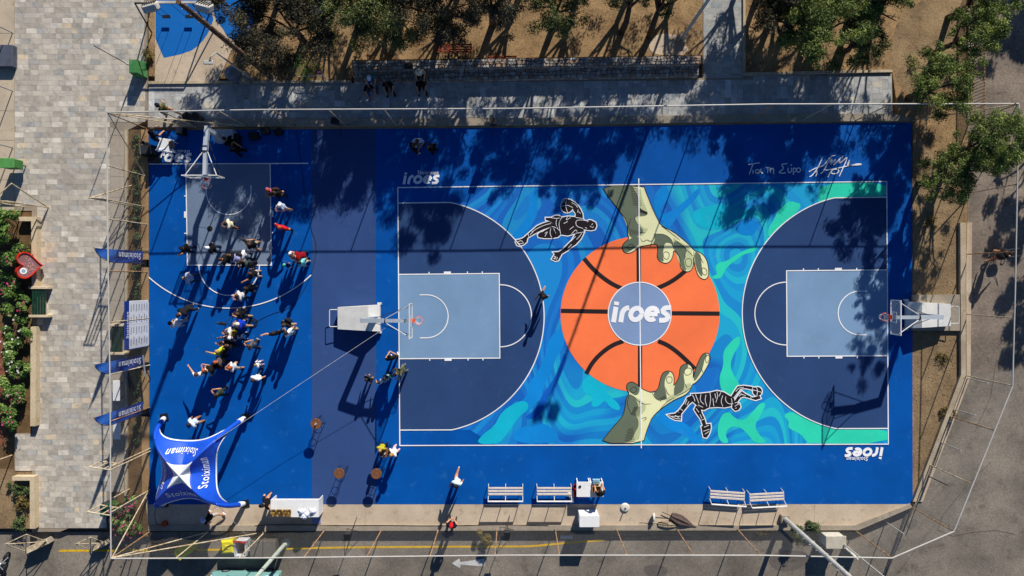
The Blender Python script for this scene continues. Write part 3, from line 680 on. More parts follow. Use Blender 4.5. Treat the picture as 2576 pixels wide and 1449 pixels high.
hand(2, 1, h1,
     [[(908, 422), (1222, 422), (1225, 455), (1270, 520), (1272, 600), (1300, 660), (1362, 700), (1350, 722), (1248, 726), (1235, 765), (1290, 830), (1330, 880), (1270, 930), (1200, 950), (1165, 900), (1168, 830), (1152, 770), (1042, 620), (962, 520)],
      [(1120, 1005), (1180, 955), (1270, 920), (1290, 1000), (1215, 1060), (1160, 1095), (1125, 1080), (1110, 1045)],
      [(1425, 905), (1530, 905), (1610, 960), (1622, 1040), (1600, 1000), (1540, 990), (1525, 1060), (1515, 1120), (1530, 1190), (1478, 1168), (1462, 1130), (1468, 1008), (1412, 1008), (1440, 960)],
      [(1622, 970), (1700, 1000), (1765, 1060), (1740, 1120), (1730, 1200), (1760, 1282), (1702, 1250), (1692, 1150), (1628, 1070)],
      [(1832, 1078), (1890, 1100), (1905, 1200), (1915, 1280), (1912, 1350), (1848, 1250)]],
     [[(960, 424), (1290, 424), (1310, 560), (1372, 690), (1352, 726), (1250, 740), (1320, 850), (1380, 850), (1300, 940), (1180, 940), (1165, 830), (1050, 610)], [(1600, 960), (1700, 985), (1800, 1060), (1830, 1180), (1800, 1280), (1700, 1250), (1640, 1080)]],
     [[(1150, 1030), (1200, 1002), (1222, 1020), (1215, 1050), (1190, 1068), (1165, 1050)], [(1520, 1100), (1545, 1080), (1580, 1095), (1582, 1130), (1565, 1165), (1525, 1150)], [(1740, 1165), (1775, 1148), (1808, 1165), (1806, 1215), (1785, 1240), (1748, 1225)], [(1905, 1262), (1925, 1242), (1955, 1262), (1965, 1300), (1945, 1322), (1920, 1310)]],
     [[(1240, 725), (1232, 760), (1255, 790)], [(1425, 905), (1530, 905), (1612, 962), (1626, 1066)], [(1500, 825), (1580, 880), (1690, 970)], [(1290, 945), (1310, 990), (1365, 960), (1385, 985), (1430, 960), (1440, 905)], [(1620, 950), (1700, 1010), (1760, 1070), (1825, 1130)], [(1195, 745), (1180, 800), (1165, 860)], [(1830, 1080), (1832, 1180)], [(1730, 1100), (1745, 1130), (1735, 1160)], [(1890, 1110), (1900, 1160), (1925, 1200)]],
     [[(1185 + k*3, 425 + k*17), (1262 + k*4, 432 + k*17)] for k in range(12)] + [[(1262 + k*3, 640 + k*10), (1362, 690 + k*4)] for k in range(5)] + [[(1180 + k*18, 850 + k*6), (1200 + k*20, 920 - k*4)] for k in range(8)])
h2 = [(890, 1562), (975, 1449), (1060, 1350), (1120, 1280), (1140, 1180), (1150, 1100), (1182, 1062), (1160, 1030), (1149, 990), (1165, 955), (1205, 941), (1245, 960), (1290, 1000), (1340, 1030), (1410, 1055), (1470, 1020), (1485, 950), (1500, 890), (1520, 850), (1565, 831), (1610, 845), (1631, 890), (1631, 950), (1625, 985), (1665, 930), (1685, 870), (1690, 800), (1720, 770), (1760, 761), (1800, 775), (1823, 830), (1823, 880), (1822, 915), (1850, 800), (1880, 730), (1910, 670), (1950, 649), (1990, 670), (1996, 710), (1975, 770), (1930, 850), (1890, 910), (1840, 960), (1815, 966), (1790, 1030), (1740, 1080), (1640, 1120), (1560, 1170), (1480, 1230), (1410, 1300), (1380, 1370), (1350, 1449), (1320, 1562)]
hand(2, 2, h2,
     [[(895, 1560), (1190, 1560), (1240, 1449), (1275, 1390), (1270, 1320), (1235, 1265), (1275, 1200), (1255, 1130), (1215, 1080), (1182, 1064), (1152, 1100), (1142, 1180), (1122, 1280), (1062, 1350), (977, 1449)],
      [(1152, 990), (1168, 958), (1205, 944), (1245, 962), (1285, 1000), (1280, 1050), (1250, 1085), (1200, 1060), (1165, 1030)],
      [(1420, 1055), (1470, 1022), (1487, 950), (1502, 890), (1522, 852), (1565, 834), (1590, 850), (1550, 890), (1530, 960), (1550, 1050), (1560, 1120), (1480, 1130), (1440, 1100)],
      [(1668, 930), (1688, 870), (1692, 802), (1722, 772), (1760, 764), (1780, 790), (1735, 820), (1725, 880), (1740, 960), (1720, 1040), (1660, 1070), (1628, 1090), (1630, 985)],
      [(1825, 915), (1852, 800), (1882, 730), (1912, 672), (1948, 652), (1965, 680), (1935, 720), (1925, 780), (1900, 850), (1840, 940)]],
     [[(960, 1558), (1270, 1558), (1300, 1400), (1285, 1300), (1360, 1200), (1300, 1130), (1220, 1080), (1150, 1110), (1140, 1200), (1120, 1290)], [(1560, 1100), (1640, 1060), (1760, 960), (1810, 960), (1780, 1030), (1640, 1110), (1540, 1160)]],
     [[(1188, 1030), (1205, 1000), (1240, 992), (1258, 1020), (1235, 1052), (1205, 1050)], [(1548, 905), (1580, 888), (1612, 900), (1610, 950), (1565, 962)], [(1730, 830), (1765, 800), (1808, 812), (1805, 860), (1765, 880), (1738, 870)], [(1940, 700), (1968, 672), (1990, 690), (1980, 735), (1955, 760)]],
     [[(1290, 1002), (1300, 1080), (1280, 1180)], [(1215, 1080), (1260, 1130), (1320, 1170), (1400, 1165)], [(1410, 1055), (1440, 1110), (1500, 1140)], [(1650, 1085), (1740, 1050), (1800, 1000)], [(1480, 1230), (1560, 1140), (1640, 1100)], [(1290, 1320), (1340, 1300), (1355, 1310), (1320, 1340)], [(1185, 1070), (1160, 1130), (1165, 1200), (1200, 1270)], [(1545, 1000), (1560, 1060), (1590, 1080)], [(1740, 960), (1760, 1010)], [(1900, 800), (1920, 850)]],
     [[(1130 + k*4, 1552 - k*16), (1235 - k*2, 1540 - k*16)] for k in range(9)] + [[(1195 + k*4, 1270 - k*9), (1280 + k*3, 1290 - k*12)] for k in range(9)] + [[(1480 + k*10, 1110 - k*5), (1500 + k*12, 1135 - k*4)] for k in range(6)])
# ------------------------------------------------------------------ painted players
M_ink = paint('mural_figure', '#251f22', '#4c4648', 0.06)
def player(i, j, pieces, inner):
    """white silhouette edge under the black pieces, fine white lines on top"""
    o = MB().sheet(PW(TP(i, j, pieces[0])), 0.0240).build('painted_player', M_ink, court)
    for k, p in enumerate(pieces[1:]): MB().sheet(PW(TP(i, j, p)), 0.0244 + .0003*k).build('figure_patch', M_ink, o)
    mb = MB()
    for k, p in enumerate(pieces): mb.stroke(PW(TP(i, j, p)), 0.11, 0.0214 + .00025*k, closed=True)
    mb.build('outline', M_white, o); mb = MB()
    for k, p in enumerate(inner): mb.stroke(PW(TP(i, j, smooth2(p, False, 1))), 0.029, 0.0278 + .00012*k)
    mb.build('inner_lines', M_white, o)
circ_ = lambda x, y, r, n=16: [(x + r*math.cos(6.2832*k/n), y + r*math.sin(6.2832*k/n)) for k in range(n)]
player(2, 1, [
    [(338, 742), (395, 742), (435, 720), (470, 720), (500, 740), (560, 728), (640, 735), (715, 745), (722, 775), (720, 850), (725, 888), (620, 905), (560, 922), (490, 912), (460, 938), (400, 948), (320, 948), (310, 880), (400, 830), (405, 795), (372, 775), (340, 765)],
    [(372, 778), (310, 798), (250, 825), (205, 865), (160, 905), (135, 925), (150, 950), (200, 918), (255, 888), (310, 862), (400, 830), (408, 800)],
    [(35, 985), (42, 965), (80, 960), (112, 945), (140, 925), (155, 950), (148, 985), (120, 1010), (75, 1027), (50, 1017)],
    [(320, 880), (280, 890), (258, 912), (266, 938), (320, 948), (330, 905)],
    [(545, 555), (585, 560), (630, 588), (665, 622), (688, 655), (710, 705), (714, 748), (640, 735), (640, 700), (620, 672), (605, 640), (612, 610), (570, 590), (520, 600), (505, 585), (520, 558)],
    circ_(553, 630, 60),
    [(640, 900), (725, 885), (710, 922), (690, 958), (640, 1012), (600, 1037), (560, 1072), (500, 1107), (490, 1128), (465, 1172), (438, 1178), (398, 1160), (415, 1130), (430, 1112), (413, 1090), (470, 1086), (510, 1060), (560, 1010), (600, 970)],
    [(690, 765), (755, 775), (775, 764), (800, 768), (840, 790), (850, 825), (835, 860), (800, 869), (760, 866), (725, 858), (700, 848)]],
    [[(200, 885), (260, 845), (330, 815), (390, 800)], [(180, 915), (215, 880)], [(330, 900), (360, 880), (330, 930)], [(390, 850), (380, 900), (400, 940)], [(420, 850), (440, 900)], [(450, 760), (440, 800), (460, 850)], [(520, 800), (560, 780)], [(580, 860), (620, 830)], [(660, 640), (640, 610), (600, 590)], [(690, 700), (670, 680)], [(700, 900), (680, 930), (650, 960)], [(560, 1050), (600, 1010)], [(812, 800), (800, 815)], [(820, 830), (808, 845)], [(50, 1000), (80, 1005), (120, 995)], [(425, 1160), (440, 1130)], [(445, 1168), (458, 1138)], [(715, 750), (640, 740)], [(725, 886), (640, 898)], [(500, 740), (470, 790), (480, 860), (490, 910)], [(560, 730), (540, 770), (590, 740)], [(640, 790), (650, 830), (715, 850)], [(640, 790), (655, 765), (720, 765)], [(600, 905), (640, 860), (655, 880)], [(400, 830), (440, 840), (480, 870)], [(395, 742), (440, 750), (480, 745)], [(495, 630), (553, 612), (612, 640)], [(545, 572), (538, 630), (560, 688)], [(520, 590), (528, 560)], [(540, 590), (548, 562)], [(755, 785), (770, 775)], [(735, 840), (755, 850)], [(785, 825), (800, 838)], [(160, 905), (170, 935)], [(60, 985), (90, 970), (110, 985)], [(590, 980), (640, 930)], [(420, 1130), (445, 1140)], [(415, 1150), (440, 1155)], [(660, 690), (665, 660)]])
player(2, 2, [
    [(1800, 1065), (1900, 1060), (1990, 1050), (2060, 1033), (2130, 1048), (2180, 1078), (2235, 1108), (2242, 1150), (2200, 1190), (2140, 1202), (2060, 1197), (1980, 1203), (1930, 1230), (1860, 1182), (1812, 1140)],
    [(1805, 1080), (1760, 1100), (1730, 1160), (1700, 1200), (1670, 1240), (1700, 1270), (1740, 1220), (1782, 1170), (1832, 1130)],
    [(1560, 1275), (1590, 1268), (1640, 1262), (1665, 1240), (1702, 1270), (1700, 1333), (1640, 1327), (1590, 1302)],
    [(1852, 1180), (1830, 1220), (1860, 1270), (1890, 1310), (1910, 1360), (1920, 1390), (1952, 1370), (1935, 1310), (1910, 1260), (1902, 1222), (1930, 1228)],
    [(1903, 1392), (1950, 1370), (1996, 1365), (2002, 1400), (1990, 1449), (1975, 1482), (1955, 1507), (1925, 1500), (1913, 1449)],
    [(2200, 1095), (2240, 1030), (2270, 988), (2330, 982), (2400, 990), (2445, 1002), (2420, 1024), (2350, 1008), (2300, 1012), (2262, 1060), (2232, 1100)],
    [(2230, 1150), (2270, 1088), (2310, 1036), (2350, 1065), (2420, 1100), (2490, 1083), (2502, 1110), (2450, 1128), (2400, 1112), (2330, 1092), (2300, 1102), (2270, 1142), (2240, 1168)],
    circ_(2468, 1040, 46),
    [(2213, 1165), (2250, 1140), (2286, 1158), (2299, 1195), (2280, 1226), (2245, 1237), (2213, 1207)]],
    [[(1845, 1070), (1860, 1110), (1880, 1160)], [(1950, 1075), (1940, 1130), (1960, 1190)], [(2040, 1060), (2050, 1110)], [(2120, 1080), (2100, 1140), (2120, 1190)], [(1760, 1120), (1740, 1170)], [(1780, 1140), (1760, 1180)], [(1850, 1210), (1880, 1250)], [(1890, 1270), (1910, 1310)], [(2250, 1040), (2280, 1005), (2330, 998)], [(2280, 1090), (2310, 1065), (2350, 1085)], [(2420, 1000), (2415, 1022)], [(2400, 1098), (2405, 1112)], [(2240, 1155), (2265, 1150), (2282, 1170)], [(1640, 1280), (1680, 1305)], [(1575, 1280), (1640, 1312), (1698, 1318)], [(1940, 1470), (1985, 1440)], [(2205, 1110), (2215, 1150), (2205, 1185)], [(1812, 1075), (1830, 1100), (1840, 1140)], [(1990, 1050), (2000, 1110), (1985, 1200)], [(2020, 1110), (2030, 1190)], [(1900, 1070), (1890, 1130), (1930, 1170)], [(1870, 1175), (1920, 1200)], [(2060, 1040), (2070, 1090), (2050, 1150)], [(2100, 1050), (2080, 1090)], [(2150, 1090), (2145, 1130), (2175, 1165), (2225, 1165)], [(2425, 1025), (2468, 1035), (2512, 1050)], [(2460, 996), (2470, 1040), (2462, 1084)], [(2240, 1190), (2280, 1165)], [(2245, 1210), (2260, 1205)], [(1690, 1212), (1718, 1232)], [(1900, 1330), (1935, 1318)], [(1600, 1290), (1650, 1290), (1695, 1290)], [(1930, 1400), (1980, 1380)], [(1925, 1440), (1985, 1420)], [(2300, 1060), (2320, 1075)]])
# ================================================================== FENCE
M_rail = pm('rail_white', '#bdb9b0', 0.5, var=0.06, scale=2, spec=0.4)
M_rust = pm('post_rusty', '#b08d68', 0.7, var=0.22, scale=5, dark='#6b4a30')
M_creamst = pm('steel_cream', '#cfc3a6', 0.6, var=0.15, scale=4, dark='#9a7f58')
M_wire = wire_mat('chain_link')
M_steel = pm('steel_grey', '#8d9298', 0.45, var=0.10, scale=3, metal=0.3)
M_dkst = pm('steel_dark', '#2c2e31', 0.6, var=0.1)
M_blackp = pm('black_plastic', '#1b1b1d', 0.55, var=0.1)
M_whitep = pm('white_plastic', '#e9e9e6', 0.45, var=0.03)
M_offw = pm('off_white_paint', '#d9d4c6', 0.5, var=0.06, scale=2)
M_wood = pm('table_wood', '#7c5336', 0.55, var=0.2, scale=8)
FH = 4.18
rail = [(268, 283), (644, 276), (1288, 273), (1932, 262), (2563, 261), (2561, 362), (2554, 724), (2547, 972), (2399.5, 1337), (2244, 1404), (1913, 1397), (1288, 1396.8), (644, 1403.7), (279, 1405), (277, 1000), (272, 680), (268, 283)]
fence = thing('chain_link_fence', 'tall pale chain link fence with white top rail all round the court', 'fence', P(279, 1405, 0)*1.0)
for a, b in zip(rail[:-1], rail[1:]):
    MB().tube([P(*a, FH), P(*b, FH)], 0.036, 8).build('top_rail', M_rail, fence)
def on_rail(seg, t): a, b = rail[seg], rail[seg + 1]; return (a[0]+(b[0]-a[0])*t, a[1]+(b[1]-a[1])*t)
def rail_y(x):
    for k in range(4):
        a, b = rail[k], rail[k+1]
        if a[0] <= x <= b[0]: return a[1] + (b[1]-a[1])*(x-a[0])/(b[0]-a[0])
def rail_yb(x):
    for k in range(9, 13):
        a, b = rail[k], rail[k+1]
        if b[0] <= x <= a[0]: return a[1] + (b[1]-a[1])*(x-a[0])/(b[0]-a[0])
top_x = [268, 408, 547, 686, 825, 965, 1104, 1241, 1380, 1517, 1663, 1799, 1949, 2093, 2242, 2400, 2563]
bot_x = [279, 442, 601, 764, 923, 1081.5, 1245, 1407, 1577, 1745, 1913, 2080, 2244]
posts = [(x, rail_y(x)) for x in top_x] + [(2559, 463), (2556, 633), (2552, 800), (2547, 970), (2502, 1083), (2447, 1218), (2399.5, 1337)] + [(x, rail_yb(x)) for x in bot_x[::-1]] + [(278.5, 1289), (278, 1174), (277.5, 1060), (277, 942), (275, 811), (272, 682), (270.5, 550), (269, 416)]
for k, p in enumerate(posts):
    q = P(*p, FH); zb = -0.28 if (p[0] > 2300 and p[1] > 300) else (-0.02 if p[1] < 1300 else 0.10)
    MB().tube([(q.x, q.y, zb), (q.x, q.y, FH)], 0.032, 8).build('post', M_rust if (p[1] > 1300 and p[0] > 700) or k % 3 == 0 else M_creamst, fence)
    n = posts[(k + 1) % len(posts)]; r = P(*n, FH); L = (Vector(r) - Vector(q)).length
    me = bpy.data.meshes.new('mesh_panel'); z0 = 0.12
    me.from_pydata([(q.x, q.y, z0), (r.x, r.y, z0), (r.x, r.y, FH), (q.x, q.y, FH)], [], [[0, 1, 2, 3]])
    uv = me.uv_layers.new(name='UVMap')
    for i, c in enumerate(((0, z0), (L, z0), (L, FH), (0, FH))): uv.data[i].uv = c
    me.materials.append(M_wire); o = bpy.data.objects.new('mesh_panel', me); COL.objects.link(o); o.parent = fence
    o.matrix_parent_inverse = Matrix.Translation(-Vector(fence.location))
# corner stays
for a, b in (((547, 278), (268, 283)), ((408, 280), (268, 283)), ((269, 416), (268, 283)), ((2400, 262), (2563, 261)), ((2559, 463), (2563, 261)), ((278.5, 1289), (279, 1405)), ((442, 1404), (279, 1405)), ((601, 1404), (279, 1405))):
    p, q = P(*a, FH), P(*b, FH)
    MB().tube([(p.x, p.y, 0.2), (q.x, q.y, FH - .1)], 0.03, 6).build('stay', M_creamst, fence)

# leaning gate frames by the plaza entrances
def frame_thing(label, segs, r=0.035, m=None, name='steel_frame', cat='frame'):
    t = thing(name, label, cat, Vector(segs[0][0]))
    for a, b in segs: MB().tube([a, b], r, 8).build('bar', m or M_creamst, t)
    return t
def PZ(p, z): return P(p[0], p[1], z)
def portal(label, base0, base1, h, extra=()):
    a, b = P(*base0), P(*base1); A = Vector((a.x, a.y, h)); B = Vector((b.x, b.y, h)); m = (a + b) / 2
    segs = [(a, A), (b, B), (A, B), (a + Vector((0, 0, h * .72)), b + Vector((0, 0, h * .72)))]
    for t in (0.33, 0.66): segs.append((a.lerp(b, t) + Vector((0, 0, h * .72)), A.lerp(B, t)))
    for e0, e1 in extra: segs.append((e0, e1))
    return frame_thing(label, segs)
b0, b1 = P(363, 520), P(340, 519)
portal('rusty steel portal frame above the planting strip beside the top feather flag', (364, 520), (338, 519), 4.6,
       [(Vector((b1.x, b1.y, 4.5)), Vector((b1.x - .2, b1.y + 1.2, 0.0)))])
portal('pale steel arch frame by the oleander at the left edge of the plaza', (122, 522), (60, 520), 3.4,
       [(P(122, 522) + Vector((0, 0, 0.05)), P(122, 522) + Vector((-.1, 1.0, 3.0))), (P(122, 522) + Vector((-.1, 1.0, 3.0)), P(80, 521) + Vector((0, 0, 3.3)))])
portal('cream steel portal frame in the fence corner beside the inflatable tent', (378, 1135), (330, 1128), 4.2)
portal('cream steel portal frame standing over the oleander bed in the fence corner', (375, 1238), (326, 1230), 4.2)
portal('pale steel frame at the left edge beside the dry bed', (30, 1145), (-30, 1150), 3.0)
def barrier(label, foot, L, k):
    """braced steel gate leaf standing on a concrete block"""
    c = P(*foot, ZR); t = thing('barrier_gate', label, 'gate', c)
    d = Vector((0.9, 0.42, 0)).normalized(); az = math.atan2(d.y, d.x)
    MB().box(c + d*L/2 + Vector((0, 0, .3*k)), (L, .34*k, .6*k), (0, 0, az), bevel=.03).build('concrete_block', M_concd, t)
    p0 = c + Vector((0, 0, .6*k)); p1 = c + d*L + Vector((0, 0, .6*k)); top = c + Vector((-.15, .95*k, 2.1*k)); tp2 = c + d*L*.95 + Vector((-.15, .95*k, 2.1*k))
    for a, b in ((p0, top), (p1, tp2), (top, tp2), (p0, tp2), (p1, top)): MB().tube([a, b], .026, 8).build('bar', M_creamst, t)
    MB().box(c + d*L/2 + Vector((0, 0, .6*k + .03)), (L*1.03, .26*k, .05), (0, 0, az)).build('cap_rail', M_creamst, t)
    MB().beam(c + Vector((-.3, -.15, 0.05)), c + Vector((.15, -.05, .55*k)), .05, .05).build('prop', M_creamst, t)
barrier('braced triangular steel gate on a concrete block at the foot of the plaza', (82, 1378), 1.35, 1.0)
barrier('smaller braced gate on a concrete block against the fence corner', (240, 1376), 0.95, .8)

# left boundary fence posts at the picture edge
for k, (b, tp) in enumerate((((36, 83), None), ((36, 229), None), ((36, 372), None))):
    q = P(*b)
    tag(MB().tube([(q.x - .1, q.y, 0), (q.x - .1, q.y, 1.9)], .03, 8).build('fence_post', M_steel), ('thin grey fence post on the left pavement nearest the top edge', 'thin grey fence post on the left pavement above the dark mat', 'thin grey fence post on the left pavement just above the green bin')[k], 'post')
tag(MB().box(P(12, 143, .15), (1.2, 1.25, .5), bevel=.03).build('storage_box', pm('mat_grey', '#4d5361', 0.8)), 'dark grey box on the left pavement at the picture edge', 'box')
# ================================================================== HOOPS
M_hoopgrey = pm('hoop_grey', '#a9b2ba', 0.45, var=0.06, scale=2)
M_hoopwht = pm('hoop_white', '#d9d8d2', 0.5, var=0.06, scale=2)
M_rim = pm('rim_red', '#d8391c', 0.45, var=0.05); M_rim2 = pm('rim_orange', '#e8561f', 0.45, var=0.05)
M_net = pm('net_white', '#e6e4de', 0.8, var=0.05); M_acryl = glass_mat('backboard_acrylic', '#c3cdd2', 0.22)
def hoop(label, pos, rz, base_far=4.9, base_near=2.55, rimm=None, z0=0.0, basem=None):
    t = thing('basketball_hoop', label, 'basketball hoop', Vector((pos.x, pos.y, z0)), rz)
    B = lambda mb, n, m, par=None, **k: mb.build(n, m, par or t, world=False, **k)
    if base_far > 3.6:
        mb = MB(); x0, x1 = -base_far, -base_near; w0, w1, w2 = .62, .70, .76
        mb.add([(x0, -w0, .12), (x0, w0, .12), (x1, w2, .12), (x1, -w2, .12), (x0, -w0, .62), (x0, w0, .62), (x1-.55, w1, .95), (x1-.55, -w1, .95), (x1, w2, .45), (x1, -w2, .45)],
               [[0, 1, 2, 3], [4, 7, 6, 5], [7, 9, 8, 6], [0, 4, 5, 1], [3, 2, 8, 9], [1, 5, 6, 8, 2], [0, 3, 9, 7, 4]])
        base = B(mb, 'base_box', basem or M_hoopwht)
        for y in (-.82, .82):
            B(MB().lathe((x1-.08, y, .10), [(.10, -.06), (.10, .06)], 14, M=Matrix.Rotation(math.pi/2, 3, 'X')), 'wheel', M_blackp)
            B(MB().box((x1-.06, y, .16), (.22, .12, .2)), 'wheel_guard', M_hoopwht)
        B(MB().tube([(x0+.02, -.48, .55), (x0-.42, -.48, .62), (x0-.46, -.44, .62), (x0-.46, .44, .62), (x0-.42, .48, .62), (x0+.02, .48, .55)], .025, 8), 'push_handle', M_hoopwht)
    else:
        B(MB().box((-base_far+.3, 0, .4), (.7, 1.1, .8), bevel=.04), 'base_box', M_hoopgrey)
    B(MB().beam((-2.78, 0, .5), (-3.02, 0, 2.98), .24, .26, up=(1, 0, 0)), 'column', M_hoopgrey)
    B(MB().beam((-3.12, 0, 2.90), (-1.75, 0, 3.14), .22, .24), 'arm', M_hoopgrey)
    B(MB().beam((-1.80, 0, 3.13), (-.46, 0, 3.22), .18, .20), 'arm', M_hoopgrey)
    B(MB().tube([(-1.75, 0, 3.14), (-1.79, 0, 3.14)], .17, 8), 'joint_band', M_dkst)
    for y in (-.82, .82): B(MB().tube([(-1.78, .1*(1 if y > 0 else -1), 3.16), (-.42, y, 3.72)], .022, 6), 'strut', M_hoopwht)
    for y in (-.82, .82): B(MB().tube([(-2.4, .1*(1 if y > 0 else -1), 3.02), (-.42, y*.95, 3.02)], .016, 6), 'strut', M_dkst)
    bd = B(MB().box((-.375, 0, 3.425), (.02, 1.8, 1.05)), 'backboard', M_acryl)
    fr = MB()
    for c, s in (((-.375, 0, 2.90), (.05, 1.84, .05)), ((-.375, 0, 3.95), (.05, 1.84, .05)), ((-.375, -.9, 3.425), (.05, .05, 1.0)), ((-.375, .9, 3.425), (.05, .05, 1.0))): fr.box(c, s)
    B(fr, 'board_frame', M_hoopwht, bd)
    sq = MB()
    for c, s in (((-.36, 0, 3.10), (.012, .59, .045)), ((-.36, 0, 3.52), (.012, .59, .045)), ((-.36, -.27, 3.31), (.012, .045, .37)), ((-.36, .27, 3.31), (.012, .045, .37))): sq.box(c, s)
    B(sq, 'target_square', M_hoopwht, bd)
    B(MB().box((-.29, 0, 3.02), (.16, .18, .10)).box((-.34, 0, 2.98), (.05, .22, .2)), 'bracket', rimm or M_rim)
    B(MB().torus((0, 0, 3.05), .228, .014, 28, 8), 'rim', rimm or M_rim)
    net = MB(); n = 12
    for i in range(n):
        for s in (1, -1):
            pts = []
            for k in range(5):
                a = 2*math.pi*(i + s*k*.5)/n; r = .225 - .022*k; pts.append((r*math.cos(a), r*math.sin(a), 3.03 - .10*k))
            net.tube(pts, .007, 4, cap=False)
    B(net, 'net', M_net)
    return t
hoop('portable hoop with cream base box and orange rim facing right, between the courts', P(1071, 799), 0.0, rimm=M_rim2)
hoop('portable hoop on the concrete plinth at the right end of the painted court', P(2161, 791), math.pi, z0=0.0)
hoop('hoop with long silver arm over the small half court at upper left', P(574, 481), -math.pi/2, base_far=3.35)
# rope from hoop to tent
tag(MB().tube([P(988, 812, 3.08), P(760, 963, 2.85), P(535, 1113, 2.80)], .010, 5).build('guy_rope', pm('rope', '#c9c9c4', .8)), 'thin white rope stretched from the portable hoop to the tent', 'rope')
tag(MB().tube([P(537, 1260, 2.55), P(634, 1360, ZR)], .010, 5).build('guy_rope', pm('rope', '#c9c9c4', .8)), 'thin guy rope from the tent corner down to the road', 'rope')
tag(MB().tube([P(390, 1275, 1.0), P(372, 1305, 0)], .008, 5).build('guy_rope', pm('rope', '#c9c9c4', .8)), 'short guy rope at the lower left tent corner', 'rope')

# ================================================================== INFLATABLE TENT
M_tblue = pm('tent_blue', '#1550c8', 0.5, var=0.05, scale=1.2, fine=9, fvar=0.04); M_twhite = pm('tent_white', '#e4e6e8', 0.5, var=0.05, fine=12, fvar=0.06, bump=0.02)
tc = P(516, 1158); HX, HY = 2.25, 2.40; ZT = 3.35
tent = thing('inflatable_tent', 'blue four legged inflatable tent with white star centre and white lettering', 'tent', tc)
def tent_pt(th, r):
    """membrane: parabola-scalloped edges, arms arching down to the four feet"""
    q = (th + math.pi/4) % (math.pi/2) - math.pi/4; t = abs(math.tan(q)); m, c = 1.50, 2.32; k = (c - m)/c**2
    y = m if t < 1e-3 else (1 - math.sqrt(max(0.0, 1 - 4*k*t*t*m)))/(2*k*t*t)
    R = y*math.sqrt(1 + t*t); u = t**5
    ze = 2.0*math.sqrt(max(0.0, 1 - t**6)) + .75*t*t*(1 - t**6) + 0.04
    z = ZT - (ZT - ze)*r**(1.08 + 2.9*u + .5*t)
    return Vector((R*r*math.cos(th), R*r*math.sin(th)*HY/HX, z))
NT, NR = 144, 26; mb = MB(); V = []
for i in range(NT):
    th = 2*math.pi*i/NT
    for j in range(NR + 1): V.append(tent_pt(th, j / NR))
F = []; MI = []
for i in range(NT):
    for j in range(NR):
        star = j < NR * 0.27; edge = j >= NR - 1 and abs(math.tan((2*math.pi*(i + .5)/NT + math.pi/4) % (math.pi/2) - math.pi/4)) < .93
        F.append([i*(NR+1)+j, i*(NR+1)+j+1, ((i+1) % NT)*(NR+1)+j+1, ((i+1) % NT)*(NR+1)+j]); MI.append((star, edge))
for name, sel, m in (('canopy', lambda q: not q[0] and not q[1], M_tblue), ('star_panel', lambda q: q[0], M_twhite), ('edge_piping', lambda q: q[1] and not q[0], M_twhite)):
    b = MB(); used = {}
    for f, q in zip(F, MI):
        if not sel(q): continue
        ids = []
        for k in f:
            if k not in used: used[k] = len(b.v); b.v.append(tuple(V[k]))
            if used[k] not in ids: ids.append(used[k])
        if len(ids) > 2: b.f.append(ids); b.mi.append(0)
    o = b.build(name, m, tent, world=False, smooth=True); md = o.modifiers.new('thick', 'SOLIDIFY'); md.thickness = 0.03
for sx, sy in ((1, 1), (-1, 1), (-1, -1), (1, -1)):
    th = math.atan2(sy, sx); along = lambda r0, r1, n: [tent_pt(th, r) - Vector((0, 0, .11)) for r in np.linspace(r0, r1, n)]
    lg = MB().tube(along(.70, .985, 11), [.06, .08, .10, .11, .12, .13, .13, .13, .13, .13, .12], 12).build('leg', M_tblue, tent, world=False, smooth=True)
    MB().tube(along(.945, .985, 5), [.15, .155, .155, .15, .13], 12).build('foot_cuff', M_twhite, lg, world=False, smooth=True)
    e = tent_pt(th, 1.0); MB().box((e.x*1.0, e.y*1.0, .03), (.42, .42, .05), (0, 0, .2)).build('ground_plate', M_blackp, tent, world=False)
def tz(p):
    th = math.atan2(p.y * HX/HY, p.x); d = math.hypot(p.x, p.y * HX/HY)
    R = tent_pt(th, 1.0); R = math.hypot(R.x, R.y * HX/HY); q = tent_pt(th, min(1, d / R)); return Vector((p.x, p.y, q.z + .055))
M_let = pm('lettering_white', '#eef0f2', 0.6, var=0.03)
for o, u, v in (((.78, 1.30, 0), (-1.62, 0, 0), (0, -.34, 0)), ((1.24, -.80, 0), (0, 1.64, 0), (-.34, 0, 0)), ((-.84, -1.32, 0), (1.62, 0, 0), (0, .34, 0)), ((-1.28, .78, 0), (0, -1.62, 0), (.34, 0, 0))):
    mb = MB(); text_on(mb, 'Stoiximan', o, u, v, 0.010, 0.15, fn=tz); mb.build('lettering', M_let, tent, world=False)

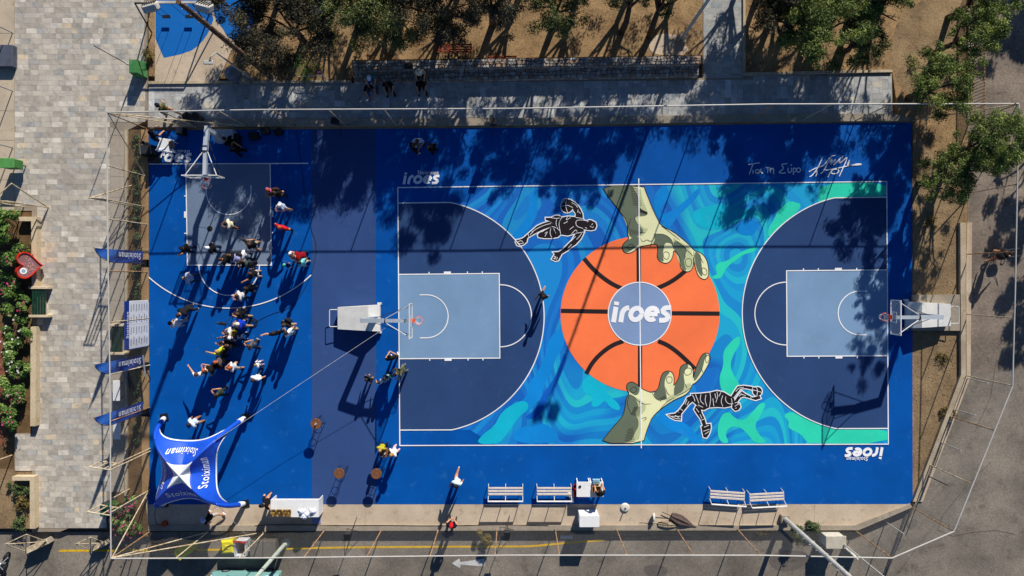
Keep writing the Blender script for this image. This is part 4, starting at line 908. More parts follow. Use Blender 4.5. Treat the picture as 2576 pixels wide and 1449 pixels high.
# ================================================================== FEATHER FLAGS AND SPONSOR WALL
M_fblue = pm('flag_blue', '#143584', 0.7, var=0.10, scale=1.5, fine=14, fvar=0.05); M_fblue2 = pm('flag_blue_top', '#2b62b4', 0.7, var=0.10, scale=1.5)
def feather(label, yb):
    b = P(366, yb); t = thing('feather_flag', label, 'flag', b, 0, 'blue feather flags along the planting strip')
    B = lambda mb, n, m: mb.build(n, m, t, world=False)
    # plane x=0 ; north edge y=0.34, pole edge y=-0.34
    prof = [(.35, .34, -.34), (1.2, .33, -.35), (2.2, .32, -.36), (3.2, .31, -.37), (3.7, .31, -.34), (4.2, .31, -.25), (4.6, .31, -.12), (4.95, .32, .08), (5.25, .34, .33)]
    def strip(z0, z1):
        mb = MB(); pr = [p for p in prof if z0 <= p[0] <= z1]; n = len(pr); V = []
        for z, a, c in pr:
            for q in np.linspace(a, c, 5): V.append((0.035*math.sin(q*7 + z*2.2), q, z))
        return mb.add(V, [[k*5+i, k*5+i+1, (k+1)*5+i+1, (k+1)*5+i] for k in range(n-1) for i in range(4)])
    for nm, z0, z1, m in (('flag_cloth', .35, 3.2, M_fblue), ('flag_tip', 3.2, 5.3, M_fblue2)):
        o = B(strip(z0, z1), nm, m); md = o.modifiers.new('thick', 'SOLIDIFY'); md.thickness = .008
    B(MB().tube([(0, -.36, 0.0), (0, -.37, 1.5), (0, -.385, 3.2), (0, -.355, 3.75), (0, -.265, 4.25), (0, -.13, 4.66), (0, .08, 5.0), (0, .34, 5.29)], .018, 6), 'pole', M_dkst)
    B(MB().box((0, -.36, .03), (.45, .45, .06)), 'ground_plate', M_dkst)
    mb = MB(); text_on(mb, 'Stoiximan', (.05, .20, .62), (0, 0, 2.35), (0, -.36, 0), 0.012, 0.12); B(mb, 'lettering', M_let)
feather('blue feather flag farthest from the inflatable tent, near the heart bin', 647)
feather('blue feather flag between the sponsor wall and the lowest flag', 905)
feather('blue feather flag nearest the inflatable tent', 1022)
bp = P(374, 812); t = thing('sponsor_wall', 'white sponsor backdrop with blue band and rows of small logos', 'backdrop', bp)
B = lambda mb, n, m: mb.build(n, m, t, world=False)
B(MB().box((0, 0, 1.12), (.06, 2.62, 2.16), bevel=.01), 'white_panel', M_whitep)
B(MB().box((0, 0, 2.42), (.062, 2.64, .44), bevel=.01), 'blue_band', M_fblue)
for y in (-1.28, 1.28): B(MB().box((-.30, y, .04), (.7, .06, .08)), 'foot', M_dkst)
B(MB().box((-.05, -1.33, 1.2), (.16, .03, 2.3)), 'side_edge', M_fblue)
mb = MB(); text_on(mb, 'Stoiximan', (.04, -.72, 2.28), (0, 1.45, 0), (0, 0, .27), 0.012, 0.15); B(mb, 'lettering', M_let)
mb = MB()
M_logo = pm('logo_blue', '#2a3a66', .7)
for r in range(7):
    for c in range(4):
        z = 1.98 - r*.29; y = -1.14 + c*.62 + (.0 if r % 2 == 0 else .06)
        text_on(mb, 'Stoiximan' if (r + c) % 2 else 'iroes', (.034, y, z), (0, .40 if (r + c) % 2 else .34, 0), (0, 0, .09 if (r + c) % 2 else .12), 0.03, 0.15)
B(mb, 'small_logos', M_logo)
B(MB().stroke([(0, -1.3), (0, 1.3)], .0, 0) if False else MB().box((.031, 0.02, 1.1), (.004, .012, 2.1)), 'seam', pm('seam', '#b9bcc0', .7))

# ================================================================== BENCHES
M_slat = pm('bench_slat_cream', '#d8cbb9', 0.6, var=0.08, scale=6); M_bframe = pm('bench_frame_white', '#c9c7c2', 0.5, var=0.06)
M_red = pm('bench_slat_red', '#8d3c22', 0.6, var=0.2, scale=6); M_green = pm('bench_slat_green', '#15382a', 0.55, var=0.2, scale=6)
def slat_bench(label, ctr, rz, L, slat, frame, group, zb=0.0):
    """seat faces local -y (backrest at +y side leaning)"""
    t = thing('bench', label, 'bench', Vector((ctr.x, ctr.y, zb)), rz, group)
    B = lambda mb, n, m: mb.build(n, m, t, world=False)
    for k in range(4): B(MB().box((0, -.22 + k*.135, .44), (L, .10, .035), bevel=.008), 'slat', slat)
    for k in range(2): B(MB().box((0, .335 + k*.05, .62 + k*.17), (L, .025, .11), (math.radians(-16), 0, 0), bevel=.006), 'back_slat', slat)
    for x in (-L/2 + .08, 0, L/2 - .08):
        mb = MB(); mb.beam((x, -.24, 0), (x, -.24, .42), .045, .045); mb.beam((x, .26, 0), (x, .40, .88), .045, .045); mb.beam((x, -.26, .41), (x, .30, .41), .045, .04)
        B(mb, 'support', frame)
    return t
def court_bench(label, ctr, rz):
    t = thing('bench', label, 'bench', ctr, rz, 'cream slat benches along the bottom of the court'); L = 1.95
    B = lambda mb, n, m: mb.build(n, m, t, world=False)
    for k in range(3): B(MB().box((0, .22 - k*.17, .47), (L, .115, .04), bevel=.01), 'slat', M_slat)
    B(MB().box((0, -.40, .90), (L, .03, .12), (math.radians(20), 0, 0), bevel=.008), 'back_slat', M_bframe)
    for x in (-L/2, 0, L/2):
        mb = MB(); mb.tube([(x, .34, 0), (x, .30, .46), (x, -.22, .44), (x, -.42, .95)], .022, 6); mb.tube([(x, -.22, .44), (x, -.36, 0)], .022, 6)
        B(mb, 'support', M_bframe)
court_bench('cream slat bench left of the drinks table, leftmost of the four', P(1272, 1232), 0)
court_bench('cream slat bench touching the drinks table, second of the four', P(1393, 1232), 0)
court_bench('cream slat bench turned slightly, third of the four along the court edge', P(1824, 1242), math.radians(-4))
court_bench('cream slat bench nearest the floodlight pole, rightmost of the four', P(1922, 1246), math.radians(3))
slat_bench('red slat park bench under the trees, the larger one behind the stone wall', P(1145, 128), math.pi, 2.0, M_red, M_dkst, 'red slat benches in the park', .02)
slat_bench('red slat park bench almost hidden in shade near the stone wall', P(1265, 158), math.pi, 1.6, M_red, M_dkst, 'red slat benches in the park', .02)
def end_bench(label, c, L, wd, m, h=.45):
    """plaza bench: long slats between two masonry ends"""
    t = thing('bench', label, 'bench', c)
    for s in (-1, 1): MB().box((0, s*(L/2 + .08), h*.5), (wd + .3, .14, h + .06), bevel=.01).build('end_block', M_cream, t, world=False)
    for k in range(5): MB().box((-wd/2 + wd*(k + .5)/5, 0, h - .05), (wd/5 - .03, L, .05), bevel=.008).build('slat', m, t, world=False)
    MB().box((0, 0, .12), (wd*.5, L, .2)).build('plinth', M_concd, t, world=False)
end_bench('dark green slat bench with cream stone ends beside the flowering hedge', P(109, 759), 1.45, .80, M_green)
end_bench('dark slat bench behind the sponsor wall inside the fence', P(304, 852), 1.45, .62, M_green)
def white_bench(label, c, L, wd):
    t = thing('bench', label, 'bench', c)
    MB().box((0, 0, .42), (wd, L, .07), bevel=.01).build('seat', M_whitep, t, world=False)
    for s in (-1, 1): MB().box((0, s*L*.36, .2), (wd*.8, .12, .38)).build('leg', M_concd, t, world=False)
white_bench('white topped stone bench between the two lower feather flags', P(303, 980), 1.15, .40)
white_bench('white topped stone bench below the lowest feather flag', P(304, 1077), 1.1, .40)
# ================================================================== POLES, LIGHTS
M_pole = pm('pole_weathered', '#6b4f3a', 0.8, var=0.25, scale=4, dark='#3d2d22'); M_galv = pm('pole_galvanised', '#b9b7ae', 0.5, var=0.12, scale=2)
M_lens = pm('lamp_lens', '#6c7680', 0.25)
def flood_pole(label, base, h, mat, lean=(0, 0), arm_dir=(1, 0), heads=2, r0=.14, r1=.08, zb=0.0, spread=1.1):
    b = P(*base, zb); t = thing('floodlight_pole', label, 'lamp post', b)
    top = b + Vector((lean[0], lean[1], h - zb))
    MB().tube([b, b.lerp(top, .5), top], [r0, (r0 + r1)/2, r1], 10).build('mast', mat, t)
    MB().box(b + Vector((0, 0, .15)), (.5, .5, .3), bevel=.03).build('footing', M_concd, t)
    mb = MB(); n = int(h / .42); ax = Vector((arm_dir[0], arm_dir[1], 0)).normalized()
    for k in range(5, n):
        p = b.lerp(top, k / n); s = 1 if k % 2 else -1; mb.tube([p, p + ax*s*.24 + Vector((0, 0, .03))], .012, 5)
    mb.build('climbing_step', M_galv, t)
    MB().beam(top - ax*(spread+.2) + Vector((0, 0, -.1)), top + ax*(spread+.2) + Vector((0, 0, -.1)), .10, .10).build('crossarm', M_galv, t)
    for k in range(heads):
        c = top + ax*(-spread + 2*spread*k/(max(1, heads-1))) + Vector((0, -.25, .05)); R = Euler((math.radians(35), 0, math.radians(15 - 30*k)))
        o = MB().box(c, (.62, .30, .48), R, bevel=.04).build('floodlight', M_galv, t)
        MB().box(c + R.to_matrix() @ Vector((0, -.16, 0)), (.54, .02, .40), R).build('lens', M_lens, o)
        mb = MB()
        for q in range(6): mb.box(c + R.to_matrix() @ Vector((-.25 + q*.1, .17, 0)), (.02, .06, .4), R)
        mb.build('cooling_fins', M_dkst, o)
    return t
flood_pole('tall rusty wooden floodlight pole leaning over the playground at upper left', (686, 198), 12.0, M_pole, arm_dir=(1, 0), heads=2, r0=.16, r1=.11)
flood_pole('tall grey floodlight pole by the paved path at upper right', (1713, 100), 12.2, M_galv, arm_dir=(1, .1), heads=2, r0=.11, r1=.06, spread=.42)
flood_pole('thick galvanised floodlight pole at the lower right end of the concrete walk', (1972, 1303), 11.5, M_galv, arm_dir=(1, 0), heads=2, r0=.14, r1=.10)
def plain_pole(label, base, h, r, m, zb=0.0, arm=None):
    b = P(*base, zb); t = thing('lamp_post', label, 'lamp post', b)
    MB().tube([b, b + Vector((0, 0, h))], [r, r*.7], 10).build('mast', m, t)
    MB().lathe(b, [(r*2.2, 0), (r*2.2, .04), (r*1.2, .06), (r*1.2, .22)], 12).build('base_plate', m, t)
    if arm:
        a = b + Vector((0, 0, h)); e = a + Vector(arm); MB().tube([a, a.lerp(e, .5) + Vector((0, 0, .15)), e], r*.5, 8).build('arm', m, t)
        MB().box(e, (.5, .22, .10), bevel=.03).build('lamp_head', m, t)
plain_pole('slim grey lamp post rising from the path beside the leaning floodlight pole', (632, 198), 5.0, .06, M_galv, arm=(-.4, -.5, 0))
plain_pole('pale green street lamp post on the road beside the yellow bins', (719, 1366), 8.5, .12, pm('lamp_green', '#b9c4b4', .5), ZR)
plain_pole('pair of thin grey tubes forming a post behind the utility cabinet', (2102, 1352), 7.5, .05, M_galv, ZR)
# pole by the plaza with green painted block
b = P(356, 178); t = thing('painted_block', 'green painted concrete block with a thin pole beside the playground', 'block', b)
MB().add([tuple(b + Vector(q)) for q in ((-.3, -.42, 0), (.36, -.42, 0), (.36, .42, 0), (-.3, .42, 0), (-.22, -.36, .95), (.22, -.36, .95), (.22, .36, .95), (-.22, .36, .95))], [[4, 5, 6, 7], [0, 1, 5, 4], [1, 2, 6, 5], [2, 3, 7, 6], [3, 0, 4, 7]]).build('block', blotch('green_peel', '#3d7a44', '#4c8a50', '#b5ad98', 1.4, 20, lo=.4, hi=.6), t)
MB().tube([b + Vector((-.3, .1, 0)), b + Vector((-.3, .1, 4.3))], .025, 6).build('pole', M_dkst, t)
MB().lathe(b + Vector((-.3, .1, .9)), [(.05, 0), (.05, .3)], 8).build('pole_sleeve', M_whitep, t)
# swing set
b = P(450, 45, .07); t = thing('swing_set', 'swing set with two black seats over the blue playground coating', 'swing')
t.location = b
A = b + Vector((-1.35, 0, 2.3)); C = b + Vector((1.75, 0, 2.3))
MB().tube([A, C], .05, 8).build('top_beam', M_dkst, t)
for e, s in ((A, -1), (C, 1)):
    for d in (-1, 1): MB().tube([e, (e.x + s*.2, e.y + d*.85, b.z)], .04, 8).build('leg', M_dkst, t)
for x in (-.55, .75):
    c = b + Vector((x, -.05, .36)); seat = MB().box(c, (.45, .2, .04), bevel=.015).build('seat', M_blackp, t)
    for s in (-.22, .22): MB().tube([c + Vector((s, 0, .02)), (c.x + s*.9, b.y, 2.35)], .012, 5).build('chain', M_dkst, t)
# grey dome bin beside the pole
b = P(598, 195, .02); t = thing('litter_bin', 'grey domed metal litter bin beside the leaning floodlight pole', 'bin', b)
MB().lathe(b, [(.36, 0), (.40, .1), (.40, .95), (.34, 1.12), (.18, 1.22), (.02, 1.25)], 20).build('drum', pm('bin_grey', '#6d7480', .55), t, smooth=True)
MB().box(b + Vector((.5, -.1, .3)), (.5, .6, .6), bevel=.03).build('side_box', M_concd, t)
# ================================================================== STONE SEATING WALL
M_stone = pm('field_stone', '#a39a90', 0.85, var=0.2, scale=2.5, fine=24, fvar=.14, bump=.01); M_stone2 = pm('field_stone_warm', '#a98f78', 0.85, var=0.2, scale=2.5, fine=24, fvar=.14, bump=.01); M_stone3 = pm('field_stone_pale', '#bab5ab', 0.85, var=0.15, scale=2.5, fine=24, fvar=.12, bump=.01)
M_mort = blotch('wall_mortar', '#6f675c', '#7f766a', '#544d44', 1.5, 24)
wl = thing('stone_seating_wall', 'long two tiered rubble stone seating wall beside the shaded path', 'wall', P(885, 172))
def tier(x0, x1, yb0, yt0, yb1, yt1, z, name):
    c = [P(x0, yb0, z), P(x1, yb1, z), P(x1, yt1, z), P(x0, yt0, z)]
    MB().prism([(q.x, q.y) for q in c], -.05, z - .02).build(name, M_mort, wl)
    rng = random.Random(int(z*100)); L = (c[1] - c[0]).length; n = int(L / .27); rows = 2
    base = lambda s, v: (c[0]*(1-s) + c[1]*s)*(1-v) + (c[3]*(1-s) + c[2]*s)*v
    out = []; rows = 3; ph = [rng.uniform(0, 6) for _ in range(4)]
    edge = lambda s, j: 0.0 if j == 0 else (1.0 if j == rows else j/rows + .07*math.sin(s*L*2.1 + ph[j]) + .04*math.sin(s*L*5.3 + ph[j]*2))
    for j in range(rows):
        x = 0.0
        while x < L - .05:
            wd = rng.uniform(.15, .38); x1 = min(L, x + wd)
            if L - x1 < .12: x1 = L
            s0, s1 = x/L, x1/L; k0, k1 = rng.uniform(-.05, .05)/L, rng.uniform(-.05, .05)/L
            q = [base(s0, edge(s0, j)), base(s1, edge(s1, j)), base(max(s0, min(1, s1 + k1)), edge(s1, j+1)), base(max(0, s0 + k0), edge(s0, j+1))]; m = sum(q, Vector())/4; h = rng.uniform(.0, .04)
            ring = []
            for k in range(4):
                a, b_, d = q[k], q[(k+1) % 4], q[k-1]; ring += [a.lerp(d, rng.uniform(.10, .38)), a.lerp(b_, rng.uniform(.10, .38))]
            lo = [m + (p - m)*.95 for p in ring]; hi = [m + (p - m)*.78 for p in ring]
            out.append(([Vector((p.x, p.y, z - .03)) for p in lo] + [Vector((p.x, p.y, z + .008 + h + rng.uniform(-.006, .006))) for p in hi], rng.choice([M_stone, M_stone, M_stone2, M_stone3])))
            x = x1
    # front face course
    for i in range(n):
        zz = -.02
        while zz < z - .12:
            hh = rng.uniform(.16, .24); a = base(i/n, 0); b_ = base((i+1)/n, 0); d = (b_ - a); a = a + d*.04; b_ = b_ - d*.04; h1 = min(zz + hh, z - .05)
            nn = Vector((0, -1, 0)); f = [Vector((a.x, a.y, zz+.02)), Vector((b_.x, b_.y, zz+.02)), Vector((b_.x, b_.y, h1-.01)), Vector((a.x, a.y, h1-.01))]; m = sum(f, Vector())/4
            out.append(([p + nn*-.01 for p in f] + [m + (p-m)*.85 + nn*.02 for p in f], rng.choice([M_stone, M_stone2, M_stone3]))); zz += hh
    return out
S = tier(886, 1764, 176, 153, 160, 140, .85, 'upper_core'); S2 = tier(890, 1758, 206, 180, 190, 165, .42, 'lower_core')
def stone_mb(mb, vs, mi=0):
    n = len(vs)//2; mb.add(vs, [list(range(n, 2*n))] + [[k, (k+1) % n, (k+1) % n + n, k + n] for k in range(n)], mi)
allst = S + S2; allst.sort(key=lambda s: 0 if len(s[0]) == 16 else 1)
for vs, m in allst[:300]:
    mb = MB(); stone_mb(mb, vs); mb.build('stone', m, wl)
mb = MB()
for vs, m in allst[300:]: stone_mb(mb, vs, [M_stone, M_stone2, M_stone3].index(m))
mb.build('stone', [M_stone, M_stone2, M_stone3], wl, kind='stuff')
# ================================================================== BINS, CABINETS
# green box bin on two posts, left pavement
b = P(52, 418); t = thing('green_bin', 'green metal box bin standing at the left edge of the plaza', 'bin', b)
M_gbin = pm('bin_green', '#3f7d3a', .5, var=.12)
MB().box(b + Vector((0, 0, .75)), (.78, .5, .80), bevel=.03).build('box', M_gbin, t)
MB().box(b + Vector((0, 0, 1.17)), (.84, .56, .06), bevel=.02).build('lid', pm('bin_green_lid', '#57964f', .5), t)
for s in (-.3, .3): MB().tube([b + Vector((s, 0, 0)), b + Vector((s, 0, .4))], .03, 6).build('leg', M_dkst, t)
# heart collector
hc = P(92, 668); t = thing('heart_collector', 'red heart shaped bottle cap collector with clear front and white disc', 'collector', hc)
M_hred = pm('heart_red', '#cf2a14', .4, var=.06); R = Matrix.Rotation(math.radians(-90), 3, 'Z')
def heart(k, n=48):
    out = []
    for i in range(n):
        a = 2*math.pi*i/n; x = 16*math.sin(a)**3; y = 13*math.cos(a) - 5*math.cos(2*a) - 2*math.cos(3*a) - math.cos(4*a); out.append((x*k, y*k))
    return out
hs = heart(.042); tilt = Matrix.Rotation(math.radians(18), 3, 'Y')
def h3(p, d): return hc + Vector((0, 0, .95)) + Vector((0.30*0 + d, 0, 0)) + Vector((0, p[0], p[1]*1.0))
HT = math.radians(42); HF = Vector((math.cos(HT), 0, math.sin(HT))); HU = Vector((-math.sin(HT), 0, math.cos(HT)))
f = lambda p, d: hc + Vector((0, 0, .82)) + Vector((0, p[0], 0)) + HU*p[1] + HF*d
def heart_shell(k, d0, d1, name, m, par):
    pts = heart(k); mb = MB(); n = len(pts)
    mb.add([f(p, d0) for p in pts] + [f(p, d1) for p in pts], [list(range(n))[::-1], list(range(n, 2*n))] + [[i, (i+1) % n, (i+1) % n + n, i + n] for i in range(n)]); return mb.build(name, m, par)
mb = MB(); n = 48; po = heart(.047); pi = heart(.0425)
mb.add([f(p, -.2) for p in po] + [f(p, .2) for p in po] + [f(p, .2) for p in pi] + [f(p, -.2) for p in pi], [[i, (i+1) % n, (i+1) % n + n, i + n] for i in range(n)] + [[n+i, n+(i+1) % n, 2*n+(i+1) % n, 2*n+i] for i in range(n)] + [[2*n+i, 2*n+(i+1) % n, 3*n+(i+1) % n, 3*n+i] for i in range(n)] + [[3*n+i, 3*n+(i+1) % n, (i+1) % n, i] for i in range(n)])
mb.build('rim_band', M_hred, t)
heart_shell(.0425, -.14, -.12, 'back_panel', M_hred, t)
heart_shell(.0425, .12, .13, 'clear_front', glass_mat('heart_front', '#c58f8f', .25), t)
caps = MB(); rr = random.Random(4)
for k in range(260):
    y, z = rr.uniform(-.6, .6), rr.uniform(-.65, .12)
    if abs(y) > .62 + z*.8 or z > .12: continue
    caps.box(f((y, z), rr.uniform(-.08, .09)), (.05, .06, .05), (rr.random()*3, rr.random()*3, 0), mi=rr.randrange(5))
caps.build('bottle_caps', [pm('cap_%d' % k, c, .5) for k, c in enumerate(('#7a5a9a', '#d8d4c8', '#9a4a5a', '#c8a83a', '#5a6a9a'))], t, kind='stuff')
MB().lathe(f((-.32, .22), .14), [(.18, 0), (.18, .012)], 24, M=Matrix.Rotation(math.pi/2 - HT, 3, 'Y')).build('white_disc', M_whitep, t)
MB().lathe(f((-.32, .22), .155), [(.10, 0), (.10, .006)], 16, M=Matrix.Rotation(math.pi/2 - HT, 3, 'Y')).build('disc_emblem', pm('emblem_blue', '#8fa3b8', .6), t)
MB().box(hc + Vector((0, 0, .16)), (.3, .25, .34)).build('foot', M_hred, t)
# yellow wheelie bins, dumpster etc on the road
def wheelie(label, c, rz, body, lidc, tip=False):
    t = thing('wheelie_bin', label, 'bin', P(*c, ZR), rz)
    R = Matrix.Rotation(math.radians(78), 3, 'X') if tip else Matrix.Identity(3); o = Vector((0, .5, .34)) if tip else Vector((0, 0, 0))
    tr = lambda q: tuple(R @ Vector(q) + o)
    bd = MB().add([tr(q) for q in ((-.24, -.26, 0), (.24, -.26, 0), (.24, .26, 0), (-.24, .26, 0), (-.32, -.36, .95), (.32, -.36, .95), (.32, .36, .95), (-.32, .36, .95))], [[3, 2, 1, 0], [4, 5, 6, 7], [0, 1, 5, 4], [1, 2, 6, 5], [2, 3, 7, 6], [3, 0, 4, 7]]).build('bin_body', body, t, world=False)
    ld = MB().add([tr(q) for q in ((-.34, -.40, .95), (.34, -.40, .95), (.34, .38, .95), (-.34, .38, .95), (-.26, -.28, 1.07), (.26, -.28, 1.07), (.26, .28, 1.07), (-.26, .28, 1.07))], [[4, 5, 6, 7], [0, 1, 5, 4], [1, 2, 6, 5], [2, 3, 7, 6], [3, 0, 4, 7]]).build('lid', lidc, t, world=False)
    MB().add([tr(q) for q in ((-.14, -.14, 1.075), (.14, -.14, 1.075), (.14, .14, 1.075), (-.14, .14, 1.075), (-.10, -.10, 1.10), (.10, -.10, 1.10), (.10, .10, 1.10), (-.10, .10, 1.10))], [[4, 5, 6, 7], [0, 1, 5, 4], [1, 2, 6, 5], [2, 3, 7, 6], [3, 0, 4, 7]]).build('lid_boss', lidc, ld, world=False)
    for s in (-.26, .26):
        p = Vector(tr((s, .30, .08))); MB().lathe(p, [(.09, -.03), (.09, .03)], 12, M=Matrix.Rotation(math.pi/2, 3, 'Y')).build('wheel', M_blackp, t, world=False)
M_yb = pm('bin_yellow', '#d8c91c', .5, var=.06); M_yl = pm('bin_yellow_lid', '#e0d220', .45, var=.05)
wheelie('yellow recycling bin tipped over among cardboard inside the fence corner', (478, 1375), math.radians(-62), M_yb, M_yl, True)
wheelie('upright yellow recycling bin beside the white bin', (588, 1360), math.radians(4), M_yb, M_yl)
b = P(618, 1368, ZR); t = thing('open_bin', 'open white bin with a red edge standing beside the yellow bin', 'bin', b)
for c, s in (((-.3, 0, .45), (.05, .8, .9)), ((.3, 0, .45), (.05, .8, .9)), ((0, .4, .45), (.65, .05, .9)), ((0, -.4, .45), (.65, .05, .9))): MB().box(b + Vector(c), s).build('side', pm('bin_white', '#c9ccd2', .6), t)
MB().box(b + Vector((0, 0, .05)), (.6, .78, .06)).build('floor_panel', M_blackp, t); MB().box(b + Vector((-.1, .44, .93)), (.9, .10, .05), (0, 0, -.1)).build('red_edge', pm('red_plastic', '#c41f1f', .5), t)
b = P(676, 1366, ZR); t = thing('dumpster', 'grey metal dumpster on the road under the ledge', 'dumpster', b)
M_dump = pm('dumpster_grey', '#5d5850', .7, var=.15)
MB().add([tuple(b + Vector(q)) for q in ((-.65, -.38, .12), (.65, -.38, .12), (.65, .38, .12), (-.65, .38, .12), (-.72, -.5, 1.0), (.72, -.5, 1.0), (.72, .5, 1.0), (-.72, .5, 1.0))], [[3, 2, 1, 0], [0, 1, 5, 4], [1, 2, 6, 5], [2, 3, 7, 6], [3, 0, 4, 7], [4, 5, 6, 7]]).build('container', M_dump, t)
for s in (-.36, .36): MB().box(b + Vector((s, -.02, 1.04)), (.68, 1.04, .06), bevel=.02).build('lid', pm('dumpster_lid', '#6c675e', .6), t)
for x in (-.5, .5):
    for y in (-.3, .3): MB().lathe(b + Vector((x, y, .07)), [(.07, -.03), (.07, .03)], 10, M=Matrix.Rotation(math.pi/2, 3, 'X')).build('wheel', M_blackp, t)
rr = random.Random(9)
for k, lb in enumerate(('flattened cardboard piece beside the tipped yellow bin, nearest the fence corner', 'crumpled cardboard sheet left of the tipped yellow bin', 'torn cardboard flap lying on the road edge above the tipped bin', 'small dark cardboard scrap between the tipped bin and the ledge')):
    c = P(388 + k*17, 1378 + rr.uniform(-10, 8), ZR + .05 + .01*k); M3 = Euler((rr.uniform(-.3, .3), rr.uniform(-.3, .3), rr.random()*3)).to_matrix()
    tag(MB().add([tuple(c + M3 @ Vector(q)) for q in ((-.3, -.2, 0), (0, -.2, .07), (.3, -.18, 0), (.3, .2, .02), (0, .22, .09), (-.3, .2, 0), (-.3, -.2, -.012), (.3, -.18, -.012), (.3, .2, .008), (-.3, .2, -.012))], [[0, 1, 4, 5], [1, 2, 3, 4], [9, 8, 7, 6]]).build('cardboard_sheet', pm('cardboard_%d' % (k % 2), ('#6f5a48', '#4b4038')[k % 2], .9)), lb, 'cardboard')
# utility cabinet
b = P(2082, 1347, ZR); t = thing('utility_cabinet', 'cream utility cabinet on the roadside beside the thick pole', 'cabinet', b)
MB().box(b + Vector((0, 0, .55)), (1.05, .62, 1.1), bevel=.02).build('housing', M_offw, t); MB().box(b + Vector((0, 0, 1.13)), (1.15, .72, .07), bevel=.02).build('roof', pm('cab_roof', '#c9c0ac', .7), t)
MB().box(b + Vector((0, -.315, .55)), (.02, .01, 1.0)).build('door_seam', M_dkst, t); MB().box(b + Vector((0, 0, .04)), (1.2, .75, .12)).build('plinth', M_concd, t)
mb = MB(); text_on(mb, 'aces', b + Vector((-.35, -.318, .45)), (.5, 0, 0), (0, 0, .2), .02, .3); mb.build('graffiti', pm('graffiti', '#8fb0c0', .8), t)
b = P(2135, 1385, ZR); tag(MB().box(b + Vector((0, 0, .28)), (.95, .08, .5), (math.radians(10), 0, math.radians(-42)), bevel=.02).build('leaning_board', M_offw), 'narrow cream board standing on edge beside the utility cabinet', 'board')
tag(MB().box(P(1425, 1351, ZR + .03), (.72, .2, .06), bevel=.01).build('metal_grate', M_offw), 'small pale rectangular cover lying on the road below the white fridge', 'cover')
tag(MB().box(P(273, 1278, .6), (.35, .6, 1.2), bevel=.03).build('meter_box', pm('meter_green', '#1f5a4c', .5)), 'small dark green box standing at the fence by the oleander bed', 'box')
# ================================================================== TABLES AND PARTY THINGS
def cocktail(label, c):
    t = thing('cocktail_table', label, 'table', P(*c), random.random()*3, 'round cocktail tables on the grey strip'); B = lambda mb, n, m: mb.build(n, m, t, world=False)
    B(MB().lathe((0, 0, 1.08), [(.28, 0), (.30, .01), (.30, .03), (.28, .04)], 28), 'table_top', M_wood)
    for k in range(3):
        a = 2*math.pi*k/3
        for q in (-.16, .16): B(MB().tube([(.26*math.cos(a + q), .26*math.sin(a + q), 1.08), (.22*math.cos(a + q*.6), .22*math.sin(a + q*.6), .5), (.30*math.cos(a + q*.8), .30*math.sin(a + q*.8), 0)], .011, 6), 'leg', M_blackp)
    for z, r in ((.30, .24), (.75, .22)): B(MB().torus((0, 0, z), r, .010, 20, 6), 'ring', M_blackp)
    return t
ct = lambda x, y: (NX + (x-NX)*(1 - 1.1/CAM_H), NY + (y-NY)*(1 - 1.1/CAM_H))
cocktail('round brown cocktail table standing alone, farthest from the concrete walk', ct(794.5, 1066))
cocktail('round brown cocktail table below the grey strip centre, left of the pair', ct(853, 1191))
cocktail('round brown cocktail table just below the two people, right one of the pair', ct(946.5, 1192))
cocktail('round brown cocktail table with two people leaning at it', ct(966, 1138))
for k, (c, lb) in enumerate(((ct(795, 1066), 'white cup on the cocktail table standing alone'), (ct(969, 1140), 'white cup on the cocktail table between two people'))):
    tag(MB().lathe(P(*c) + Vector((0, 0, 1.125)), [(.035, 0), (.045, .12), (.038, .12), (.03, .015)], 12).build('paper_cup', M_whitep), lb, 'cup')
# gift table
tb = (754, 1266); p = P(*tb); t = thing('display_table', 'long white display table with boxes and white shirts at the court edge', 'table', p)
W, D, H = 2.7, .95, .95
MB().box(p + Vector((0, 0, H)), (W, D + .02, .04)).build('table_top', M_whitep, t)
MB().box(p + Vector((0, 0, .40)), (W - .1, D*.8, .03)).build('lower_shelf', M_whitep, t)
for s in (-1, 1): MB().box(p + Vector((s*(W/2 - .02), 0, H/2)), (.04, D, H - .05)).build('side_panel', M_whitep, t)
MB().box(p + Vector((0, .0, H/2)), (W - .1, .03, H - .06)).build('back_panel', M_whitep, t)
rr = random.Random(2)
M_pk = [pm('package_%d' % k, c, .6, var=.15, scale=15) for k, c in enumerate(('#8a6a2c', '#b08f4a', '#5c4526'))]
for i in range(13):
    for j in range(3):
        c = p + Vector((-1.28 + i*.088, -.10 - j*.135, H + .02 + .062))
        o = MB().box(c, (.07, .11, .12), (rr.uniform(-.15, .15), rr.uniform(-.25, .25), rr.uniform(-.2, .2)), bevel=.01).build('gift_packet', M_pk[rr.randrange(3)])
        tag(o, 'small golden packet in the rows on the white display table', 'packet', 'golden packets on the display table')
rr = random.Random(8)
def crumple(name, c, sx, sy, sz, m, label, cat, seed, group=None):
    r = random.Random(seed); V = []; n = 12; mm = 9
    for i in range(n + 1):
        for j in range(mm + 1):
            u, v = i/n*2 - 1, j/mm*2 - 1; d = max(0, 1 - (u*u + v*v)*.75); a = math.atan2(v, u); k = 1 + .18*math.sin(a*5 + seed) + .1*math.sin(a*9)
            V.append(tuple(c + Vector((u*sx*k, v*sy*k, sz*d*(.55 + .45*r.random())))))
    o = MB().add(V, [[i*(mm+1)+j, (i+1)*(mm+1)+j, (i+1)*(mm+1)+j+1, i*(mm+1)+j+1] for i in range(n) for j in range(mm)]).build(name, m)
    return tag(o, label, cat, group)
M_shirt = pm('shirt_white', '#dfe3ee', .85, var=.06)
